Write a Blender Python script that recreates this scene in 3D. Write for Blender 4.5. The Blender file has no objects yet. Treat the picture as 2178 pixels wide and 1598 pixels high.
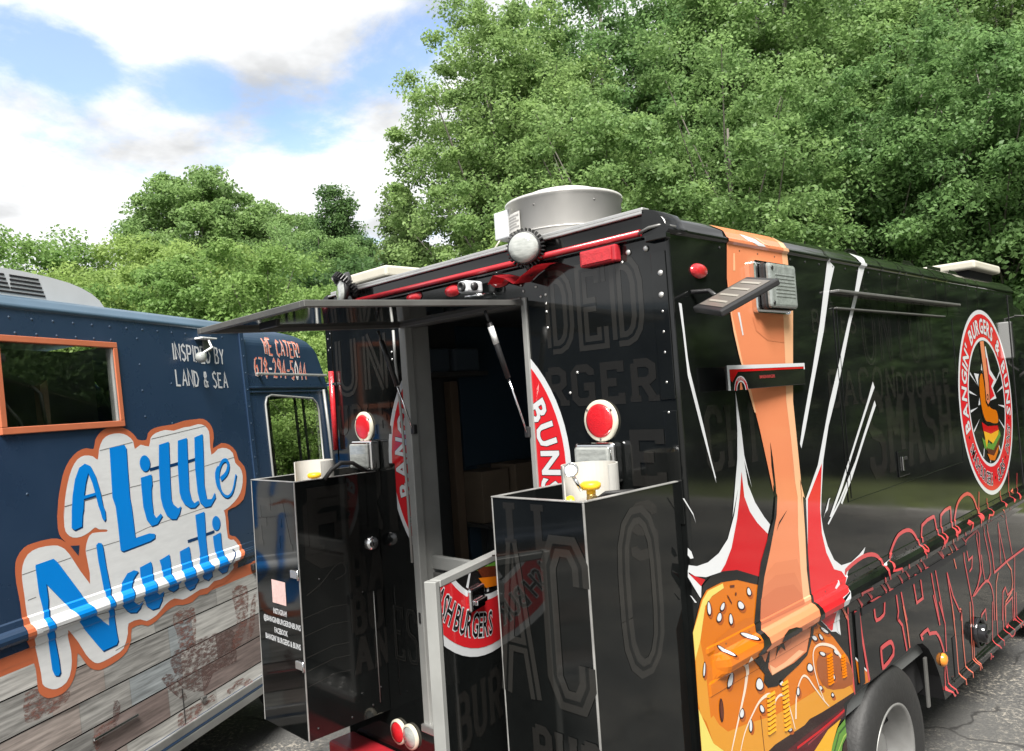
import bpy, bmesh, math, random
import numpy as np
from mathutils import Vector, Matrix
from mathutils.geometry import tessellate_polygon
random.seed(7)
scene = bpy.context.scene
COL = scene.collection
R_ = math.radians

# ---------------------------------------------------------------- camera
cam_d = bpy.data.cameras.new('camera')
cam = bpy.data.objects.new('camera', cam_d)
COL.objects.link(cam)
cam_d.sensor_fit = 'HORIZONTAL'
cam_d.sensor_width = 36.0
cam_d.lens = 27.115
cam_d.clip_start = 0.05
cam_d.clip_end = 2000
cam.matrix_world = Matrix(((0.69857, 0.06860, 0.71224, 1.4466), (0.71225, 0.02864, -0.70134, -2.2005), (-0.06851, 0.99723, -0.02885, 2.24), (0, 0, 0, 1)))
scene.camera = cam

# ---------------------------------------------------------------- sky
SUN_EL, SUN_AZ = 54.0, 134.0       # azimuth measured from +Y towards +X
world = bpy.data.worlds.new('World')
scene.world = world
world.use_nodes = True
nt = world.node_tree
N, LK = nt.nodes, nt.links
N.clear()
out = N.new('ShaderNodeOutputWorld')
bg = N.new('ShaderNodeBackground')
bg.inputs['Strength'].default_value = 0.1
LK.new(bg.outputs[0], out.inputs[0])
sky = N.new('ShaderNodeTexSky')
sky.sky_type = 'NISHITA'
sky.sun_disc = False
sky.sun_elevation = R_(SUN_EL)
sky.sun_rotation = R_(SUN_AZ)
sky.air_density = 1.0
sky.dust_density = 0.6
sky.ozone_density = 2.0


def wn(t, **k):
    n = N.new(t)
    for a, b in k.items():
        setattr(n, a, b)
    return n


def wmath(op, a, b=None, c=None):
    n = wn('ShaderNodeMath', operation=op)
    for i, v in enumerate((a, b, c)):
        if v is None:
            continue
        if isinstance(v, (int, float)):
            n.inputs[i].default_value = v
        else:
            LK.new(v, n.inputs[i])
    return n.outputs[0]


tc = wn('ShaderNodeTexCoord')
vdir = tc.outputs['Generated']
sep = wn('ShaderNodeSeparateXYZ')
LK.new(vdir, sep.inputs[0])
zz = wmath('MAXIMUM', wmath('ADD', sep.outputs[2], 0.16), 0.05)
px_ = wmath('DIVIDE', sep.outputs[0], zz)
py_ = wmath('DIVIDE', sep.outputs[1], zz)
comb = wn('ShaderNodeCombineXYZ')
LK.new(px_, comb.inputs[0])
LK.new(py_, comb.inputs[1])
comb.inputs[2].default_value = 3.7
nz = wn('ShaderNodeTexNoise')
nz.inputs['Scale'].default_value = 1.7
nz.inputs['Detail'].default_value = 9
nz.inputs['Roughness'].default_value = 0.62
nz.inputs['Distortion'].default_value = 0.25
LK.new(comb.outputs[0], nz.inputs['Vector'])
nz2 = wn('ShaderNodeTexNoise')
nz2.inputs['Scale'].default_value = 1.5
nz2.inputs['Detail'].default_value = 6
nz2.inputs['Roughness'].default_value = 0.55
LK.new(comb.outputs[0], nz2.inputs['Vector'])


def gap(d, k, amp):                       # a clear patch between the clouds round direction d
    dp = wn('ShaderNodeVectorMath', operation='DOT_PRODUCT')
    LK.new(vdir, dp.inputs[0])
    dp.inputs[1].default_value = d
    e = wmath('EXPONENT', wmath('MULTIPLY', wmath('SUBTRACT', dp.outputs['Value'], 1.0), k))
    return wmath('MULTIPLY', e, amp)


nz3 = wn('ShaderNodeTexNoise')
nz3.inputs['Scale'].default_value = 6.5
nz3.inputs['Detail'].default_value = 8
nz3.inputs['Roughness'].default_value = 0.65
LK.new(comb.outputs[0], nz3.inputs['Vector'])
cov = wmath('ADD', wmath('ADD', wmath('MULTIPLY', nz.outputs['Fac'], 0.8), 0.145), wmath('MULTIPLY', nz3.outputs['Fac'], 0.22))
for d_, k_, a_ in (((-0.691,0.573,0.441), 700, 0.206), ((-0.728,0.55,0.409), 900, 0.172), ((-0.765,0.514,0.388), 1000, 0.155), ((-0.798,0.47,0.377), 1300, 0.155), ((-0.823,0.424,0.377), 1500, 0.155), ((-0.846,0.378,0.377), 1500, 0.155), ((-0.862,0.337,0.378), 1700, 0.138), ((-0.884,0.262,0.388), 1300, 0.14), ((-0.892,0.225,0.391), 1200, 0.115), ((-0.898,0.193,0.395), 1200, 0.115), ((-0.822,0.456,0.342), 1200, 0.086), ((-0.73,0.521,0.441), 1800, 0.052)):
    cov = wmath('SUBTRACT', cov, gap(d_, k_, a_))
ramp = wn('ShaderNodeMapRange', interpolation_type='SMOOTHSTEP')
ramp.inputs['To Min'].default_value = 0.14
ramp.inputs['From Min'].default_value = 0.42
ramp.inputs['From Max'].default_value = 0.61
LK.new(cov, ramp.inputs['Value'])
shade = wn('ShaderNodeMapRange', interpolation_type='SMOOTHSTEP')
shade.inputs['From Min'].default_value = 0.42
shade.inputs['From Max'].default_value = 0.66
shade.inputs['To Min'].default_value = 2.9
shade.inputs['To Max'].default_value = 1.45
LK.new(nz2.outputs['Fac'], shade.inputs['Value'])
ccol = wn('ShaderNodeVectorMath', operation='SCALE')
ccol.inputs[0].default_value = (1.0, 1.01, 1.02)
LK.new(shade.outputs[0], ccol.inputs['Scale'])
skyc = wn('ShaderNodeVectorMath', operation='SCALE')
skyc.inputs['Scale'].default_value = 0.70
LK.new(sky.outputs[0], skyc.inputs[0])
mixc = wn('ShaderNodeMix', data_type='RGBA')
LK.new(ramp.outputs[0], mixc.inputs[0])
LK.new(skyc.outputs[0], mixc.inputs[6])
LK.new(ccol.outputs[0], mixc.inputs[7])
LK.new(mixc.outputs[2], bg.inputs['Color'])

# ---------------------------------------------------------------- sun and exposure
sd = bpy.data.lights.new('sun', 'SUN')
sd.energy = 2.5
sd.angle = R_(24)
sd.color = (1.0, 0.96, 0.90)
so = bpy.data.objects.new('sun', sd)
COL.objects.link(so)
az, el = R_(SUN_AZ), R_(SUN_EL)
to_sun = Vector((math.sin(az) * math.cos(el), math.cos(az) * math.cos(el), math.sin(el)))
so.rotation_euler = to_sun.to_track_quat('Z', 'Y').to_euler()
so.location = to_sun * 60
scene.view_settings.view_transform = 'Standard'
scene.view_settings.look = 'None'
scene.view_settings.gamma = 1.0
scene.view_settings.exposure = 2.1
scene.render.engine = 'CYCLES'
scene.cycles.max_bounces = 8
scene.cycles.glossy_bounces = 4
scene.cycles.transparent_max_bounces = 8

# ---------------------------------------------------------------- materials
MATS = {}


def lin(c):
    return tuple((x / 255.0 / 12.92) if x / 255.0 <= 0.04045 else ((x / 255.0 + 0.055) / 1.055) ** 2.4 for x in c)


def mat(name, col, rough=0.5, metal=0.0, spec=0.5, var=0.0, vscale=8.0, bump=0.0, bscale=20.0, coat=0.0, rvar=0.0, emit=None, stretch=None):
    """Principled material; var / rvar add procedural wear to colour and gloss, bump fine relief."""
    if name in MATS:
        return MATS[name]
    m = bpy.data.materials.new(name)
    m.use_nodes = True
    t = m.node_tree
    b = t.nodes['Principled BSDF']
    b.inputs['Base Color'].default_value = (*col, 1)
    b.inputs['Roughness'].default_value = rough
    b.inputs['Metallic'].default_value = metal
    b.inputs['Specular IOR Level'].default_value = spec
    b.inputs['Coat Weight'].default_value = coat
    b.inputs['Coat Roughness'].default_value = 0.06
    if emit:
        b.inputs['Emission Color'].default_value = (*emit[0], 1)
        b.inputs['Emission Strength'].default_value = emit[1]
    if var or bump or rvar:
        tcn = t.nodes.new('ShaderNodeTexCoord')
        vec = tcn.outputs['Object']
        if stretch:
            mp = t.nodes.new('ShaderNodeMapping')
            mp.inputs['Scale'].default_value = stretch
            t.links.new(vec, mp.inputs['Vector'])
            vec = mp.outputs[0]
        n1 = t.nodes.new('ShaderNodeTexNoise')
        n1.inputs['Scale'].default_value = vscale
        n1.inputs['Detail'].default_value = 6
        n1.inputs['Roughness'].default_value = 0.6
        t.links.new(vec, n1.inputs['Vector'])
        if var:
            mr = t.nodes.new('ShaderNodeMapRange')
            mr.inputs['From Min'].default_value = 0.3
            mr.inputs['From Max'].default_value = 0.7
            mr.inputs['To Min'].default_value = 1 - var
            mr.inputs['To Max'].default_value = 1 + var
            t.links.new(n1.outputs['Fac'], mr.inputs['Value'])
            sc = t.nodes.new('ShaderNodeVectorMath')
            sc.operation = 'SCALE'
            sc.inputs[0].default_value = col
            t.links.new(mr.outputs[0], sc.inputs['Scale'])
            t.links.new(sc.outputs[0], b.inputs['Base Color'])
        if rvar:
            mr2 = t.nodes.new('ShaderNodeMapRange')
            mr2.inputs['From Min'].default_value = 0.35
            mr2.inputs['From Max'].default_value = 0.7
            mr2.inputs['To Min'].default_value = rough
            mr2.inputs['To Max'].default_value = rough + rvar
            t.links.new(n1.outputs['Fac'], mr2.inputs['Value'])
            t.links.new(mr2.outputs[0], b.inputs['Roughness'])
        if bump:
            n2 = t.nodes.new('ShaderNodeTexNoise')
            n2.inputs['Scale'].default_value = bscale
            n2.inputs['Detail'].default_value = 4
            t.links.new(vec, n2.inputs['Vector'])
            bp = t.nodes.new('ShaderNodeBump')
            bp.inputs['Strength'].default_value = bump
            bp.inputs['Distance'].default_value = 0.01
            t.links.new(n2.outputs['Fac'], bp.inputs['Height'])
            t.links.new(bp.outputs[0], b.inputs['Normal'])
    MATS[name] = m
    return m


V = dict(rough=0.05, rvar=0.05, vscale=3.0, bump=0.03, bscale=1.6)      # vinyl wrap
BLACK = mat('black_vinyl', (0.0050, 0.0057, 0.0057), rough=0.045, rvar=0.06, var=0.35, vscale=2.6, bump=0.035, bscale=1.6)
TONE = mat('charcoal_print', (0.0125, 0.0122, 0.0114), **V)
TONE2 = mat('grey_line_print', (0.0175, 0.0172, 0.016), **V)
ARM = mat('arm_orange', lin((193, 118, 82)), **V)
ARMHI = mat('arm_light', lin((203, 156, 119)), **V)
ARMSH = mat('arm_dark', lin((178, 102, 71)), **V)
INK = mat('ink_black', (0.008, 0.008, 0.008), **V)
WHITE = mat('print_white', (0.50, 0.515, 0.53), **V)
RED = mat('print_red', lin((167, 15, 23)), **V)
RED2 = mat('print_bright_red', lin((184, 33, 39)), **V)
BUN = mat('bun_orange', lin((179, 97, 15)), **V)
BUND = mat('bun_deep', lin((171, 92, 18)), **V)
BUNL = mat('bun_light', lin((184, 126, 39)), **V)
BUNY = mat('bun_yellow', lin((191, 179, 92)), **V)
BROWN = mat('print_brown', lin((79, 36, 21)), **V)
MAROON = mat('print_maroon', lin((69, 13, 20)), **V)
DKPATTY = mat('print_dark_patty', lin((36, 18, 17)), **V)
GREEN = mat('print_lettuce', lin((81, 124, 46)), **V)
GREEND = mat('print_dark_lettuce', lin((43, 75, 30)), **V)
CHEESE = mat('print_cheese', lin((197, 147, 33)), **V)
PINK = mat('print_pink_line', lin((173, 63, 65)), **V)
PINKO = mat('print_salmon_line', lin((182, 92, 73)), **V)
ALU = mat('aluminium', (0.60, 0.60, 0.59), rough=0.34, metal=0.9, rvar=0.2, vscale=6, bump=0.03, bscale=60)
ALUP = mat('painted_silver_frame', (0.27, 0.275, 0.265), rough=0.42, metal=0.25, rvar=0.15, var=0.10, vscale=5)
ALUD = mat('dull_grey_frame', (0.115, 0.115, 0.11), rough=0.4, metal=0.4, rvar=0.2, var=0.1)
CHROME = mat('chrome', (0.75, 0.76, 0.77), rough=0.12, metal=1.0)
STEEL = mat('spun_fan_aluminium', (0.62, 0.61, 0.59), rough=0.40, metal=0.50, var=0.05, vscale=3, rvar=0.15)
WPLAS = mat('white_plastic', (0.50, 0.52, 0.54), rough=0.4, var=0.05, vscale=6)
CREAM = mat('cream_plastic', (0.46, 0.44, 0.37), rough=0.45, var=0.06)
LENSW = mat('ribbed_clear_lens', (0.30, 0.315, 0.30), rough=0.10, var=0.22, vscale=24, coat=1.0, bump=0.12, bscale=40, stretch=(1, 1, 3))
LENSR = mat('red_lens', (0.42, 0.016, 0.022), rough=0.2, coat=0.6, bump=0.2, bscale=120, var=0.2, vscale=60)
LENSG = mat('grey_led_lens', (0.20, 0.22, 0.21), rough=0.15, coat=0.6, bump=0.2, bscale=70, var=0.25, vscale=30)
REDP = mat('red_painted_metal', (0.36, 0.018, 0.026), rough=0.3, coat=0.3, var=0.12)
REFL = mat('red_reflector', (0.50, 0.010, 0.016), rough=0.22, coat=0.6, bump=0.25, bscale=200, var=0.1, vscale=150)
CREAMR = mat('cream_ring', (0.52, 0.49, 0.40), rough=0.4)
RUBBER = mat('black_rubber', (0.014, 0.014, 0.014), rough=0.62, var=0.2, vscale=30, bump=0.2, bscale=60)
BPLAS = mat('black_plastic', (0.018, 0.018, 0.019), rough=0.4)
AMBER = mat('amber_lens', (0.60, 0.20, 0.02), rough=0.15, coat=0.6)
RIM = mat('grey_wheel_steel', (0.19, 0.19, 0.185), rough=0.42, metal=0.3, var=0.12, vscale=14)
DARK = mat('dark_cavity', (0.004, 0.004, 0.005), rough=0.9)
NAVYIN = mat('navy_curtain', (0.045, 0.085, 0.125), rough=0.55, bump=0.3, bscale=4)
INTW = mat('dim_interior_panel', (0.10, 0.105, 0.105), rough=0.5, var=0.1)
WOOD = mat('brown_board', (0.20, 0.145, 0.10), rough=0.6, var=0.2, vscale=5, stretch=(1, 1, 0.2))
CARD = mat('cardboard', (0.22, 0.17, 0.12), rough=0.8, var=0.08)
PROPW = mat('white_painted_steel', (0.44, 0.435, 0.41), rough=0.35, var=0.06, vscale=10)
YELLOW = mat('yellow_valve', (0.75, 0.46, 0.02), rough=0.4)
BRASS = mat('brass', (0.45, 0.33, 0.14), rough=0.35, metal=0.9)
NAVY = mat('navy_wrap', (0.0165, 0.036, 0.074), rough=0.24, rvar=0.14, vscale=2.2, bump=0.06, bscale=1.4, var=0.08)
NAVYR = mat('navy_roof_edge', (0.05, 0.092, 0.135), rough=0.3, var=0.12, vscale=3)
COPPER = mat('copper_orange_print', lin((184, 101, 68)), rough=0.35, var=0.06, vscale=5)
COPPERL = mat('copper_orange_frame', lin((180, 103, 72)), rough=0.4, var=0.08)
BLUEL = mat('bright_blue_print', lin((3, 126, 212)), rough=0.3, var=0.04, vscale=2)
BLUED = mat('deep_blue_print', lin((10, 52, 96)), rough=0.3)
WPLANK = mat('whitewashed_print', (0.64, 0.655, 0.66), rough=0.4, var=0.06, vscale=9, stretch=(1, 1, 4))
SIGNW = mat('sign_white', (0.70, 0.71, 0.70), rough=0.4)
PANEC = mat('card_pale_pink', (0.66, 0.46, 0.43), rough=0.5, var=0.14, vscale=70)
GREYP = mat('dark_grey_rail', (0.16, 0.16, 0.155), rough=0.35, metal=0.4)


def glass(name, col=(0.02, 0.03, 0.03), alpha=0.35):
    m = bpy.data.materials.new(name)
    m.use_nodes = True
    t = m.node_tree
    t.nodes.clear()
    o = t.nodes.new('ShaderNodeOutputMaterial')
    tr = t.nodes.new('ShaderNodeBsdfTransparent')
    tr.inputs[0].default_value = (*[0.55 + c for c in col], 1)
    gl = t.nodes.new('ShaderNodeBsdfGlossy')
    gl.inputs['Roughness'].default_value = 0.02
    fr = t.nodes.new('ShaderNodeLayerWeight')
    fr.inputs['Blend'].default_value = 0.5
    pw = t.nodes.new('ShaderNodeMath')
    pw.operation = 'POWER'
    pw.inputs[1].default_value = 4.0
    t.links.new(fr.outputs['Facing'], pw.inputs[0])
    ad = t.nodes.new('ShaderNodeMath')
    ad.operation = 'ADD'
    ad.use_clamp = True
    ad.inputs[1].default_value = alpha
    t.links.new(pw.outputs[0], ad.inputs[0])
    mx = t.nodes.new('ShaderNodeMixShader')
    t.links.new(ad.outputs[0], mx.inputs[0])
    t.links.new(tr.outputs[0], mx.inputs[1])
    t.links.new(gl.outputs[0], mx.inputs[2])
    t.links.new(mx.outputs[0], o.inputs[0])
    return m


GLASS = glass('window_glass', (0.32, 0.34, 0.33), 0.07)

# ---------------------------------------------------------------- mesh helpers
ROOTLOC = {}


def thing(name, label, cat, loc=(0, 0, 0), group=None):
    o = bpy.data.objects.new(name, None)
    COL.objects.link(o)
    o.location = loc
    o.empty_display_size = 0.2
    o['label'] = label
    o['category'] = cat
    if group:
        o['group'] = group
    ROOTLOC[o.name] = Vector(loc)
    return o


def tag(o, label, cat, group=None):
    o['label'] = label
    o['category'] = cat
    if group:
        o['group'] = group
    return o


def attach(o, parent):
    if parent is not None:
        o.parent = parent
        if parent.name in ROOTLOC:
            o.location = o.location - ROOTLOC[parent.name]
    return o


def from_bm(name, bm, mats, parent=None, smooth=False, recalc=True):
    if recalc:
        bmesh.ops.recalc_face_normals(bm, faces=bm.faces[:])
    me = bpy.data.meshes.new(name)
    bm.to_mesh(me)
    bm.free()
    for m in (mats if isinstance(mats, (list, tuple)) else [mats]):
        me.materials.append(m)
    if smooth:
        me.polygons.foreach_set('use_smooth', [True] * len(me.polygons))
    o = bpy.data.objects.new(name, me)
    COL.objects.link(o)
    return attach(o, parent)


def place(o0, loc, parent):                    # another copy of a shared piece
    o = o0.copy()
    COL.objects.link(o)
    o.parent = parent
    o.location = Vector(loc) - ROOTLOC.get(parent.name, Vector())
    return o


def add_box(bm, lo, hi, bev=0.0, seg=2, mi=0, frame=None):
    lo, hi = Vector(lo), Vector(hi)
    r = bmesh.ops.create_cube(bm, size=1.0)
    vs = r['verts']
    for v in vs:
        v.co = Vector((lo[i] + (hi[i] - lo[i]) * (v.co[i] + 0.5) for i in range(3)))
    fs = set(f for v in vs for f in v.link_faces)
    if bev > 0:
        es = list(set(e for v in vs for e in v.link_edges))
        rr = bmesh.ops.bevel(bm, geom=es, offset=bev, segments=seg, affect='EDGES', profile=0.5)
        vs = rr['verts']
        fs = set(f for v in vs for f in v.link_faces)
    for f in fs:
        f.material_index = mi
    if frame is not None:
        for v in set(v for f in fs for v in f.verts):
            v.co = frame(v.co)
    return fs


def box(name, lo, hi, m, parent, bev=0.004, seg=2, frame=None):
    bm = bmesh.new()
    add_box(bm, lo, hi, bev, seg, 0, frame)
    return from_bm(name, bm, m, parent)


def basis(d):
    d = Vector(d).normalized()
    a = Vector((0, 0, 1)) if abs(d.z) < 0.9 else Vector((1, 0, 0))
    u = d.cross(a).normalized()
    return u, d.cross(u).normalized()


def add_tube(bm, pts, rad, seg=10, caps=True, mi=0):
    pts = [Vector(p) for p in pts]
    n = len(pts)
    rad = rad if isinstance(rad, (list, tuple)) else [rad] * n
    rings = []
    u = None
    for i, p in enumerate(pts):
        d = (pts[min(i + 1, n - 1)] - pts[max(i - 1, 0)]).normalized()
        if u is None:
            u, w = basis(d)
        else:
            u = (u - d * u.dot(d)).normalized()
            w = d.cross(u).normalized()
        rings.append([bm.verts.new(p + (u * math.cos(6.28318 * k / seg) + w * math.sin(6.28318 * k / seg)) * rad[i]) for k in range(seg)])
    for a, b in zip(rings, rings[1:]):
        for k in range(seg):
            f = bm.faces.new((a[k], a[(k + 1) % seg], b[(k + 1) % seg], b[k]))
            f.material_index = mi
            f.smooth = True
    if caps:
        for rg in (rings[0][::-1], rings[-1]):
            f = bm.faces.new(rg)
            f.material_index = mi


def tube(name, pts, rad, m, parent, seg=10, caps=True):
    bm = bmesh.new()
    add_tube(bm, pts, rad, seg, caps)
    return from_bm(name, bm, m, parent)


def add_lathe(bm, prof, c, axis=(0, 0, 1), seg=32, mi=0, sx=1.0, up=None):
    """prof: (radius, height) pairs along axis from point c; sx squashes one way."""
    d = Vector(axis).normalized()
    if up is None:
        u, w = basis(d)
    else:
        w = Vector(up).normalized()
        u = w.cross(d).normalized()
    c = Vector(c)
    rings = []
    for r, h in prof:
        if r < 1e-6:
            rings.append([bm.verts.new(c + d * h)])
        else:
            rings.append([bm.verts.new(c + d * h + u * math.cos(6.28318 * k / seg) * r * sx + w * math.sin(6.28318 * k / seg) * r) for k in range(seg)])
    for a, b in zip(rings, rings[1:]):
        for k in range(seg):
            if len(a) == 1 and len(b) == 1:
                continue
            if len(a) == 1:
                f = bm.faces.new((a[0], b[(k + 1) % seg], b[k]))
            elif len(b) == 1:
                f = bm.faces.new((a[k], a[(k + 1) % seg], b[0]))
            else:
                f = bm.faces.new((a[k], a[(k + 1) % seg], b[(k + 1) % seg], b[k]))
            f.material_index = mi
            f.smooth = True


def lathe(name, prof, c, m, parent, axis=(0, 0, 1), seg=32, sx=1.0, up=None):
    bm = bmesh.new()
    add_lathe(bm, prof, c, axis, seg, 0, sx, up)
    o = from_bm(name, bm, m, parent)
    return o


def smooth_auto(o, deg=35):
    me = o.data
    me.polygons.foreach_set('use_smooth', [True] * len(me.polygons))
    bm = bmesh.new()
    bm.from_mesh(me)
    for e in bm.edges:
        if len(e.link_faces) == 2 and e.calc_face_angle(0) > R_(deg):
            e.smooth = False
    bm.to_mesh(me)
    bm.free()
    return o


def prism(name, outline, f3, t0, t1, m, parent):
    """outline in a plane (u,v); f3(u,v,t) -> point; closed solid between t0 and t1"""
    bm = bmesh.new()
    a = [bm.verts.new(f3(u, v, t0)) for u, v in outline]
    b = [bm.verts.new(f3(u, v, t1)) for u, v in outline]
    tris = tessellate_polygon([[Vector((u, v, 0)) for u, v in outline]])
    for i, j, k in tris:
        bm.faces.new((a[i], a[j], a[k]))
        bm.faces.new((b[i], b[j], b[k]))
    n = len(outline)
    for i in range(n):
        bm.faces.new((a[i], a[(i + 1) % n], b[(i + 1) % n], b[i]))
    return from_bm(name, bm, m, parent)


def catmull(pts, sub=3, closed=True):
    n = len(pts)
    res = []
    rng = range(n if closed else n - 1)
    for i in rng:
        p0 = pts[(i - 1) % n] if closed else pts[max(i - 1, 0)]
        p1 = pts[i]
        p2 = pts[(i + 1) % n]
        p3 = pts[(i + 2) % n] if closed else pts[min(i + 2, n - 1)]
        for s in range(sub):
            t = s / sub
            res.append(tuple(0.5 * (2 * p1[k] + (p2[k] - p0[k]) * t + (2 * p0[k] - 5 * p1[k] + 4 * p2[k] - p3[k]) * t * t + (3 * p1[k] - p0[k] - 3 * p2[k] + p3[k]) * t ** 3) for k in (0, 1)))
    if not closed:
        res.append(tuple(pts[-1]))
    return res


def ellipse(c, rx, ry, rot=0.0, n=18):
    cs, sn = math.cos(rot), math.sin(rot)
    return [(c[0] + rx * math.cos(t) * cs - ry * math.sin(t) * sn, c[1] + rx * math.cos(t) * sn + ry * math.sin(t) * cs) for t in [6.28318 * k / n for k in range(n)]]


FONT_CACHE = {}


def glyph_mesh(s, offset, shear=0.0, spacing=1.0):
    key = (s, offset, shear, spacing)
    if key in FONT_CACHE:
        return FONT_CACHE[key]
    cu = bpy.data.curves.new('glyphs', 'FONT')
    cu.body = s
    cu.size = 1.0
    cu.offset = offset
    cu.shear = shear
    cu.resolution_u = 2
    cu.space_character = spacing
    ob = bpy.data.objects.new('glyphs', cu)
    COL.objects.link(ob)
    bpy.context.view_layer.update()
    me = bpy.data.meshes.new_from_object(ob.evaluated_get(bpy.context.evaluated_depsgraph_get()))
    vs = [tuple(v.co[:2]) for v in me.vertices]
    fs = [tuple(p.vertices) for p in me.polygons]
    bpy.data.objects.remove(ob)
    bpy.data.curves.remove(cu)
    bpy.data.meshes.remove(me)
    xs = [v[0] for v in vs] or [0]
    FONT_CACHE[key] = (vs, fs, min(xs), max(xs))
    return FONT_CACHE[key]


CAP = 0.73


class Decal:
    """flat print: polygons, ribbons and lettering in the metres of one surface, layered a fraction of a millimetre apart"""

    def __init__(self):
        self.bm = bmesh.new()
        self.mats = []
        self.bump = 0

    def mi(self, m):
        if m not in self.mats:
            self.mats.append(m)
        return self.mats.index(m)

    def tri(self, pts, faces, m, layer):
        self.bump += 1
        h = layer + (self.bump % 12) * 0.07
        vs = [self.bm.verts.new((p[0], p[1], h)) for p in pts]
        k = self.mi(m)
        for f in faces:
            if len(set(f)) < 3:
                continue
            try:
                fc = self.bm.faces.new([vs[i] for i in f])
                fc.material_index = k
            except ValueError:
                pass

    def poly(self, pts, m, layer=1, smooth=0, holes=()):
        if smooth:
            pts = catmull(pts, smooth)
        loops = [pts] + list(holes)
        tris = tessellate_polygon([[Vector((p[0], p[1], 0)) for p in lp] for lp in loops])
        self.tri([p for lp in loops for p in lp], tris, m, layer)

    def ring(self, c, r0, r1, m, layer=1, n=72, a0=0.0, a1=6.28318):
        full = a1 - a0 > 6.28
        k = n if full else n + 1
        ang = [a0 + (a1 - a0) * i / n for i in range(k)]
        pts = [(c[0] + r0 * math.cos(a), c[1] + r0 * math.sin(a)) for a in ang] + [(c[0] + r1 * math.cos(a), c[1] + r1 * math.sin(a)) for a in ang]
        fs = [(i, (i + 1) % k, k + (i + 1) % k, k + i) for i in range(n)]
        self.tri(pts, fs, m, layer)

    def disc(self, c, r, m, layer=1, n=72):
        self.tri([(c[0] + r * math.cos(6.28318 * i / n), c[1] + r * math.sin(6.28318 * i / n)) for i in range(n)], [tuple(range(n))], m, layer)

    def ribbon(self, pts, w, m, layer=1, closed=False, smooth=0):
        if smooth:
            pts = catmull(pts, smooth, closed)
        q = [Vector(p).to_2d() for p in pts]
        q = [p for i, p in enumerate(q) if i == 0 or (p - q[i - 1]).length > 1e-5]
        n = len(q)
        if n < 2:
            return
        ws = w if isinstance(w, (list, tuple)) else None
        L, Rr = [], []
        for i in range(n):
            a = q[(i - 1) % n] if (closed or i > 0) else q[i]
            b = q[(i + 1) % n] if (closed or i < n - 1) else q[i]
            d1 = (q[i] - a)
            d2 = (b - q[i])
            d1 = d1.normalized() if d1.length > 1e-6 else d2.normalized()
            d2 = d2.normalized() if d2.length > 1e-6 else d1
            n1 = Vector((-d1.y, d1.x))
            n2 = Vector((-d2.y, d2.x))
            mm = n1 + n2
            if mm.length < 0.3:
                mm = n1
            mm.normalize()
            hw = (ws[0] + (ws[1] - ws[0]) * i / max(n - 1, 1) if ws else w) / 2
            k = hw / max(mm.dot(n1), 0.45)
            L.append(q[i] + mm * k)
            Rr.append(q[i] - mm * k)
        cnt = n if closed else n - 1
        self.tri([tuple(p) for p in L + Rr], [(i, (i + 1) % n, n + (i + 1) % n, n + i) for i in range(cnt)], m, layer)

    def text(self, s, org, h, m, layer=1, bold=0.0, xs=1.0, ang=0.0, align='C', shear=0.0, spacing=1.0, skew=0.0):
        vs, fs, x0, x1 = glyph_mesh(s, bold, shear, spacing)
        k = h / CAP
        ox = -(x0 + x1) / 2 if align == 'C' else (-x0 if align == 'L' else -x1)
        ca, sa = math.cos(ang), math.sin(ang)
        pts = []
        for x, y in vs:
            X = (x + ox) * k * xs
            Y = y * k + skew * X
            pts.append((org[0] + X * ca - Y * sa, org[1] + X * sa + Y * ca))
        self.tri(pts, fs, m, layer)
        return (x1 - x0) * k * xs

    def arc_text(self, s, c, r, h, m, a_mid, layer=1, bold=0.0, xs=1.0, spread=1.0, bottom=False, span=None):
        """letters round a circle; a_mid is the angle of the middle of the words"""
        k = h / CAP * xs
        adv = []
        for ch in s:
            if ch == ' ':
                adv.append(0.30 * k)
            else:
                _, _, x0, x1 = glyph_mesh(ch, 0.0)
                adv.append((x1 - x0 + 0.13) * k)
        if span:
            q = R_(span) * r / sum(adv)
            xs *= q
            adv = [w * q for w in adv]
        tot = sum(adv) * spread
        sgn = 1 if bottom else -1
        a = a_mid - sgn * tot / 2 / r
        for ch, w in zip(s, adv):
            am = a + sgn * w * spread / 2 / r
            if ch != ' ':
                rr = r
                o = (c[0] + rr * math.cos(am), c[1] + rr * math.sin(am))
                self.text(ch, o, h, m, layer, bold, xs, am + (math.pi / 2 if bottom else -math.pi / 2))
            a += sgn * w * spread / r

    def build(self, name, f3, parent, cuts_v=(), cuts_u=()):
        for v in cuts_v:
            bmesh.ops.bisect_plane(self.bm, geom=self.bm.verts[:] + self.bm.edges[:] + self.bm.faces[:], plane_co=(0, v, 0), plane_no=(0, 1, 0), dist=1e-6)
        for u in cuts_u:
            bmesh.ops.bisect_plane(self.bm, geom=self.bm.verts[:] + self.bm.edges[:] + self.bm.faces[:], plane_co=(u, 0, 0), plane_no=(1, 0, 0), dist=1e-6)
        for v in self.bm.verts:
            v.co = Vector(f3(v.co.x, v.co.y, 0.0012 + 0.0006 * v.co.z))
        return from_bm(name, self.bm, self.mats, parent, recalc=False)


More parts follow.
